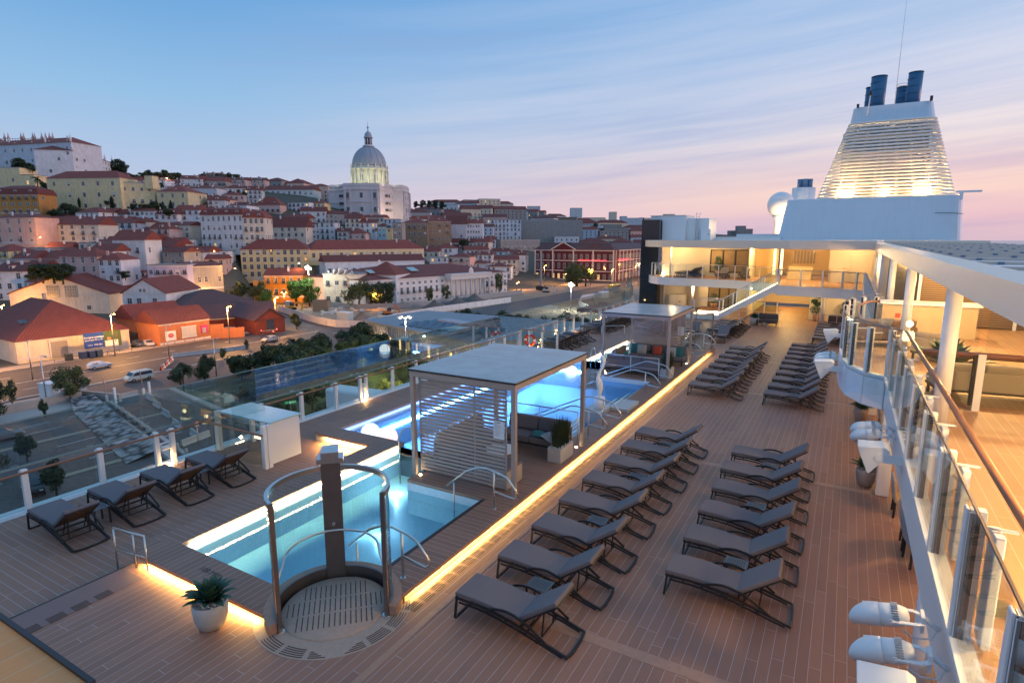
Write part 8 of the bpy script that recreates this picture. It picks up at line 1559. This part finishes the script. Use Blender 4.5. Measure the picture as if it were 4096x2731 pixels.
t = thing('bus', 'yellow and dark bus passing the red hotel', 'bus', (-104.5, 291, -19.98), PI/2); MB().box(-6, 6, -1.25, 1.25, .4, 3.0).build('body', M('bus_yellow', (.6, .38, .03), .4), t, bev=.1); MB().box(-5.8, 5.8, -1.27, 1.27, 1.4, 2.5).build('side_glass', wdark, t); MB().box(-6.03, -5.98, -1, 1, .7, 1.0).build('headlight', EM('bus_light', (1, .7, .3), 12), t)
for wx in (-4, 4): MB().tube([(wx, -1.28, .5), (wx, 1.28, .5)], .5, 16).build('wheel', blackr, t)
for j, (x, y, c, l) in enumerate(((-145.8, 60.4, (.02, .03, .03), 'dark wheeled bin beside the warehouse door'), (-145.6, 63, (.01, .03, .10), 'blue recycling bin, left one of three'), (-145.4, 64.6, (.01, .03, .10), 'blue recycling bin with yellow label, middle one of three'), (-145.3, 66.1, (.02, .05, .10), 'blue recycling bin with green label, right one of three'))):
    t = thing('recycling_bin', l, 'bin', (x, y, -19.86)); MB().prism([(-.6, -.6), (.6, -.6), (.6, .6), (-.6, .6)], 0, 1.35).build('body', M('bin_%d' % j, c, .5), t, bev=.06); MB().box(-.62, .62, -.62, .62, 1.36, 1.5).build('lid', M('bin_lid_%d' % j, tuple(q*1.5 for q in c), .5), t, bev=.05)
t = thing('kiosk_hut', 'small white guard hut with a sloping lid beside the tree', 'hut', (-114.5, 44.4, -20), R(12)); MB().box(-1.4, 1.4, -1.2, 1.2, .1, 2.5).build('body', white, t, bev=.03); MB().box(-1.5, 1.5, -1.3, 1.3, 2.52, 2.6).build('roof', white, t); MB().box(1.401, 1.42, .2, .9, 1.5, 1.9).build('window', wdark, t)
def jersey(pts, lab, m, n=1, nm='concrete_barrier', cat='barrier'):
    for j, (a, c) in enumerate(pts):
        d = Vector((c[0]-a[0], c[1]-a[1], 0)); L = d.length; t_ = MB(); t_.add([(x, y, z) for x in (0, L) for y, z in ((-.3, 0), (.3, 0), (.12, .35), (.09, .85), (-.09, .85), (-.12, .35))], [(0, 1, 2, 3, 4, 5), (11, 10, 9, 8, 7, 6)]+[(i, (i+1) % 6, 6+(i+1) % 6, 6+i) for i in range(6)])
        o = t_.build(nm, m[j % len(m)], loc=(*a, -19.97), rz=math.atan2(d.y, d.x), bev=.02); tag(o, lab % ORD[j], cat, lab.split(',')[0]+'s')
cm_ = M('pale_concrete', (.45, .44, .43), .85, var=.15)
jersey([((-103.3, 48.6), (-103.4, 52.2)), ((-100.4, 52.1), (-97.2, 51.4)), ((-95, 50.2), (-91.8, 49.5)), ((-89, 48.2), (-85.8, 47.4)), ((-82.5, 46), (-79.5, 45.2)), ((-76, 44.6), (-73, 43.8)), ((-72.2, 41), (-73, 45.3))], 'pale concrete barrier, %s from the gate along the lane', [cm_])
jersey([((-130.4+i*1.12, 74.1+i*3.08), (-129.3+i*1.12, 77.1+i*3.08)) for i in range(5)], 'white road barrier, %s in the long row on the road', [cm_])
jersey([((-118.7+i*-1.5, 64.8+i*1.3), (-119.9+i*-1.5, 65.8+i*1.3)) for i in range(6)], 'plastic road barrier, %s in the red and white row', [M('barrier_red', (.5, .05, .04), .5), M('barrier_white', (.6, .58, .56), .5)])
for j, (x, y) in enumerate([(-96.8, 45.5), (-93.6, 44.8), (-90.2, 43.9), (-87.3, 43.2), (-84, 42.4), (-81.3, 41.8), (-70.9, 39.7), (-68, 39.1)]): tag(MB().lathe([(.3, 0), (.18, 1.0), (.14, 1.15), (.01, 1.2)], 14).build('stone_bollard', cm_, loc=(x, y, -20)), 'conical stone bollard, %s from the gate in its row' % ORD[j], 'bollard', 'stone bollards')
for j, (x, y, h_, w) in enumerate(((-103.6, 47.5, 1.1, .35), (-101.2, 47.6, 2.6, .3), (-102.7, 52.8, 1.1, .35), (-100.4, 52.6, 2.6, .3))):
    t = thing('gate_post', '%s white gate post of the car park entrance, %s' % ('tall' if h_ > 2 else 'short', 'left' if j < 2 else 'right'), 'gate post', (x, y, -20)); MB().box(-w/2, w/2, -w/2, w/2, 0, h_).build('body', white, t)
    if h_ < 2: MB().bar((0, 0, 1), (-.3, -.1, 4.2), .1).build('striped_arm', M('striped_arm%d' % j, (.6, .3, .28), .5, var=.8, sc=2), t)
t = thing('road_sign', 'round red and white no entry sign on a post in the car park', 'sign', (-71.5, 42.8, -20)); MB().cyl(0, 0, 0, 2.6, .04).build('post', steel, t); o = MB().lathe([(.42, 0), (.42, .04)], 20).build('red_ring', M('sign_red', (.6, .04, .03), .5), t, loc=(.03, 0, 2.6)); o.rotation_euler = (0, PI/2, 0); o = MB().lathe([(.30, 0), (.30, .05)], 20).build('white_disc', white, t, loc=(.04, 0, 2.6)); o.rotation_euler = (0, PI/2, 0)
t = thing('exit_sign', 'green sign with a white arrow and EXIT lettering below the barrier', 'sign', (-40, 32.2, -7.4), R(56)); t.scale = (.38, .38, .38); MB().box(-1.25, 1.25, -.03, .03, -.35, .35).build('panel', M('exit_green', (.0, .24, .07), .5, em=(0, .4, .12), es=.3), t); tx = EM('exit_white', (.8, 1, .85), .9); text('EXIT', .55, tx, t, (.55, -.04, 0), UP); text('<-', .6, tx, t, (-.75, -.04, 0), UP, 'arrow'); MB().box(-.22, -.08, -.045, -.03, -.22, .2).build('figure_mark', tx, t); MB().box(-.05, .05, .03, .1, -33, .2).build('post', steel, t)
t = thing('boarding_gangway', 'white boarding gangway nose with ADELTE lettering outside the glass', 'gangway', (-49.4, 49.5, -14), R(5)); MB().prism([(-4, -1.3), (4, -1.3), (4, 1.3), (-4, 1.3)], 0, 2.6).build('body', white, t, bev=.3); MB().box(-3.2, 4, -1.1, 1.1, -1.2, -.1).build('under_frame', white, t); text('ADELTE', .8, M('adelte_grey', (.12, .13, .18), .5), t, (1.2, -1.32, .5), UP); 
for x in (-2.5, 3): MB().box(x-.15, x+.15, -.9, .9, -6, -1.2).build('leg', steel, t)
for j, (x, y) in enumerate(((-128.9, 96.3), (-124.5, 96.5), (-127.5, 99.9))):
    t = thing('traffic_light', 'traffic light on a thin pole, %s at the junction' % ORD[j], 'traffic light', (x, y, -20)); MB().cyl(0, 0, 0, 3.2, .05).build('pole', blackm, t); MB().box(-.15, .15, -.15, .15, 2.6, 3.4).build('signal_box', blackm, t); MB().lathe([(.01, -.1), (.1, 0), (.01, .1)], 10).build('red_lamp', EM('signal_red%d' % j, (1, .05, .03), 25), t, loc=(.16, -.1, 3.2))
# construction site
hp_ = [(-182, 144), (-168, 138), (-154.7, 132), (-143, 127.5), (-132.6, 125.2), (-124.3, 128.6), (-126, 138), (-127.8, 147.4), (-127.8, 167.4), (-125, 190), (-122, 213)]
t = thing('site_hoarding', 'long white hoarding around the building site', 'hoarding', (0, 0, -20))
for a, c in zip(hp_, hp_[1:]):
    n = max(1, round(math.dist(a, c)/5))
    for i in range(n):
        p0 = [a[q]+(c[q]-a[q])*i/n for q in (0, 1)]; p1 = [a[q]+(c[q]-a[q])*(i+.97)/n for q in (0, 1)]; MB().bar((*p0, 1.1), (*p1, 1.1), .08, 2.2).build('panel', M('hoarding_white', (.55, .54, .56), .6, var=.25, sc=.8) if 'hoarding_white' not in bpy.data.materials else bpy.data.materials['hoarding_white'], t)
hpm = bpy.data.materials['hoarding_white']
hp2 = [(-97, 262), (-99, 235), (-92, 215), (-82, 200), (-60, 190)]
t = thing('site_hoarding', 'pale hoarding beside the dirt track near the work light', 'hoarding', (0, 0, -20))
for a, c in zip(hp2, hp2[1:]): MB().bar((*a, 1.1), (*c, 1.1), .08, 2.4).build('panel', hpm, t)
t = thing('site_fence', 'grey panel fence below the museum', 'fence', (0, 0, -20)); 
for a, c in (((-174, 162), (-160, 162)), ((-160, 162), (-146, 176)), ((-146, 176), (-139, 215)), ((-139, 215), (-137, 250))): MB().bar((*a, 1), (*c, 1), .1, 2).build('panel', M('fence_grey', (.28, .28, .29), .7), t)
for j, (x, y, s, h_) in enumerate(((-139.4, 143, 4, 2.4), (-138, 181, 5, 3), (-137, 195, 5.5, 3.2), (-136, 206, 6, 3.6), (-128, 160, 3, 1.6), (-100, 280, 9, 3.2), (-88, 262, 8, 2.6))):
    k = MB(); rr = random.Random(j); prf = []
    for i in range(6): q = i/5; prf.append((s*(1-q)**1.2+.01, h_*q))
    k.lathe(prf, 18, cap=False); k.v = [(x_+rr.uniform(-.25, .25), y_+rr.uniform(-.25, .25), z_+(rr.uniform(-.2, .2) if z_ > 0 else 0)) for x_, y_, z_ in k.v]
    tag(k.build('earth_mound', M('mound_%d' % j, (.13, .11, .10) if j in (1, 2, 3) else (.26, .17, .12), .95, var=.4, sc=1), loc=(x, y, -20)), '%s earth mound on the building site, %s from the left' % ('dark' if j in (1, 2, 3) else 'brown', ORD[j]), 'mound', 'earth mounds')
rr = random.Random(44)
for j in range(34):
    x, y = rr.uniform(-172, -132), rr.uniform(138, 215)
    if x < -163+(y-140)*.3-8: x += 12
    c = rr.choice([(.6, .6, .62), (.5, .12, .05), (.55, .5, .42), (.2, .3, .4)]); o = MB().box(-.5, .5, -.5, .5, 0, 1).build('material_stack', M('stack_%d' % (j % 4), c, .7, var=.3, sc=3) if j < 4 else bpy.data.materials['stack_%d' % (j % 4)], loc=(x, y, -19.97), rz=rr.uniform(0, 3)); o.scale = (rr.uniform(1, 5), rr.uniform(.5, 1.6), rr.uniform(.4, 1.3)); tag(o, 'stack of building material on the site, %s of many scattered around' % ORD[j], 'material stack', 'stacks of building material')
def excav(x, y, rz, lab, c=(.6, .35, .03)):
    t = thing('excavator', lab, 'excavator', (x, y, -19.97), rz); m = M('digger_'+lab[:6], c, .5)
    for s in (-.9, .9): MB().box(-1.6, 1.6, s-.25, s+.25, 0, .7).build('track', blackr, t, bev=.1)
    MB().box(-1.5, .9, -1, 1, .8, 1.6).build('body', m, t, bev=.08); MB().box(-.1, 1.2, -1, -.05, 1.6, 2.7).build('cab', wdark, t, bev=.06); MB().poly([Vector((.8, .3, 1.5)), Vector((3, .3, 3.4)), Vector((4.6, .3, 2.0)), Vector((4.2, .3, .5))], .35, .3, up=(0, 1, 0)).build('boom', m, t); MB().box(3.7, 4.5, -.1, .7, .1, .7).build('bucket', m, t, bev=.08)
excav(-181, 149, R(20), 'yellow excavator at the left end of the building site'); excav(-138, 154, R(60), 'orange mini excavator with teal cab before the museum', (.5, .15, .03)); excav(-130, 262, R(10), 'pale excavator beside the drilling mast near the hotel', (.55, .52, .5))
t = thing('drilling_mast', 'tall drilling rig mast on the site left of the hotel', 'drilling rig', (-136, 268, -20)); MB().box(-.4, .4, -.4, .4, 0, 21).build('mast', M('mast_grey', (.25, .25, .27), .6), t); MB().box(-2, 2, -1.4, 1.4, .5, 2.6).build('body', blackm, t)
for j, (x, y, sx, c, l) in enumerate(((-142, 138, 5, (.45, .5, .5), 'grey site container with slatted lid behind the hoarding'), (-168, 152, 6, (.30, .22, .14), 'brown timber stack box beside the green tree'), (-186, 152, 2.2, (.4, .4, .4), 'grey square kiosk block on the site'), (-95, 250, 4, (.5, .5, .52), 'white site cabin beside the dirt track'))):
    t = thing('site_container', l, 'container', (x, y, -19.97), R(20*j)); MB().box(-sx/2, sx/2, -1.3, 1.3, 0, 2.6 if j != 1 else 4).build('body', M('container_%d' % j, c, .6, var=.2, sc=2), t, bev=.04); MB().box(-sx/2-.05, sx/2+.05, -1.35, 1.35, (2.6 if j != 1 else 4), (2.75 if j != 1 else 4.1)).build('lid', white if j != 1 else dslate, t)
t = thing('tower_crane_jib', 'red lattice crane jib on the horizon left of the funnel', 'crane', (60, 900, 12)); 
t.location = (-20, 760, 0)
k = MB()
for i in range(12): k.bar((i*4, 0, 22), (i*4+2, 0, 25), .4); k.bar((i*4+2, 0, 25), (i*4+4, 0, 22), .4)
k.bar((0, 0, 22), (48, 0, 22), .4); k.bar((2, 0, 25), (46, 0, 25), .4); k.build('lattice_jib', M('crane_red', (.4, .12, .06), .6), t); MB().box(46, 48, -1, 1, -20, 25).build('mast', M('crane_mast', (.3, .12, .08), .6), t)
def person(x, y, z, rz, lab):
    t = thing('person', lab, 'person', (x, y, z), rz)
    vs = [(0, 0, .95), (0, 0, 1.2), (0, 0, 1.42), (0, .0, 1.55), (0, .01, 1.68), (.1, 0, .9), (.13, .08, .48), (.14, .0, .06), (.14, .14, .04), (-.1, 0, .9), (-.12, -.1, .48), (-.13, -.22, .08), (-.13, -.1, .04), (.2, 0, 1.4), (.27, -.04, 1.12), (.26, .08, .88), (-.2, 0, 1.4), (-.27, .04, 1.12), (-.26, .14, .9)]
    es = [(0, 1), (1, 2), (2, 3), (3, 4), (0, 5), (5, 6), (6, 7), (7, 8), (0, 9), (9, 10), (10, 11), (11, 12), (2, 13), (13, 14), (14, 15), (2, 16), (16, 17), (17, 18)]
    rs = [.15, .14, .16, .06, .1, .095, .06, .045, .035, .095, .06, .045, .035, .06, .045, .035, .06, .045, .035]
    me = bpy.data.meshes.new('body'); me.from_pydata(vs, es, []); me.materials.append(M('clothing_pale', (.50, .47, .45), .9)); o = bpy.data.objects.new('body', me); COL.objects.link(o); o.parent = t
    md = o.modifiers.new('Skin', 'SKIN')
    for i, q in enumerate(rs): me.skin_vertices[0].data[i].radius = (q, q*.8)
    me.skin_vertices[0].data[0].use_root = True; s2 = o.modifiers.new('Sub', 'SUBSURF'); s2.levels = 1; s2.render_levels = 2
    MB().lathe([(.01, 1.80), (.09, 1.77), (.105, 1.7), (.08, 1.64)], 12, cap=False).build('hair', blackm, t)
for j in range(22): tag(MB().cyl(0, 0, 0, .9, .05, n=8).build('kerb_post', M('kerb_post_grey', (.16, .15, .15), .6) if j == 0 else bpy.data.materials['kerb_post_grey'], loc=(-145.6, 55+j*2.6, -19.86)), 'thin grey post on the pavement edge, %s from the left' % ORD[j], 'kerb post', 'posts along the pavement edge')
person(-173, 58, -20, 1.2, 'person in pale clothes walking on the side street left of the warehouse')
text('108 MM', .17, M('deck_stamp', (.05, .045, .05), .7), None, (-9.7, 5.78, CZ+.003), (0, 0, 0), 'depth_marking', .001)
bpy.data.objects['depth_marking']['label'] = 'dark 108 MM stamp on the front coaming behind the agave pot'; bpy.data.objects['depth_marking']['category'] = 'marking'
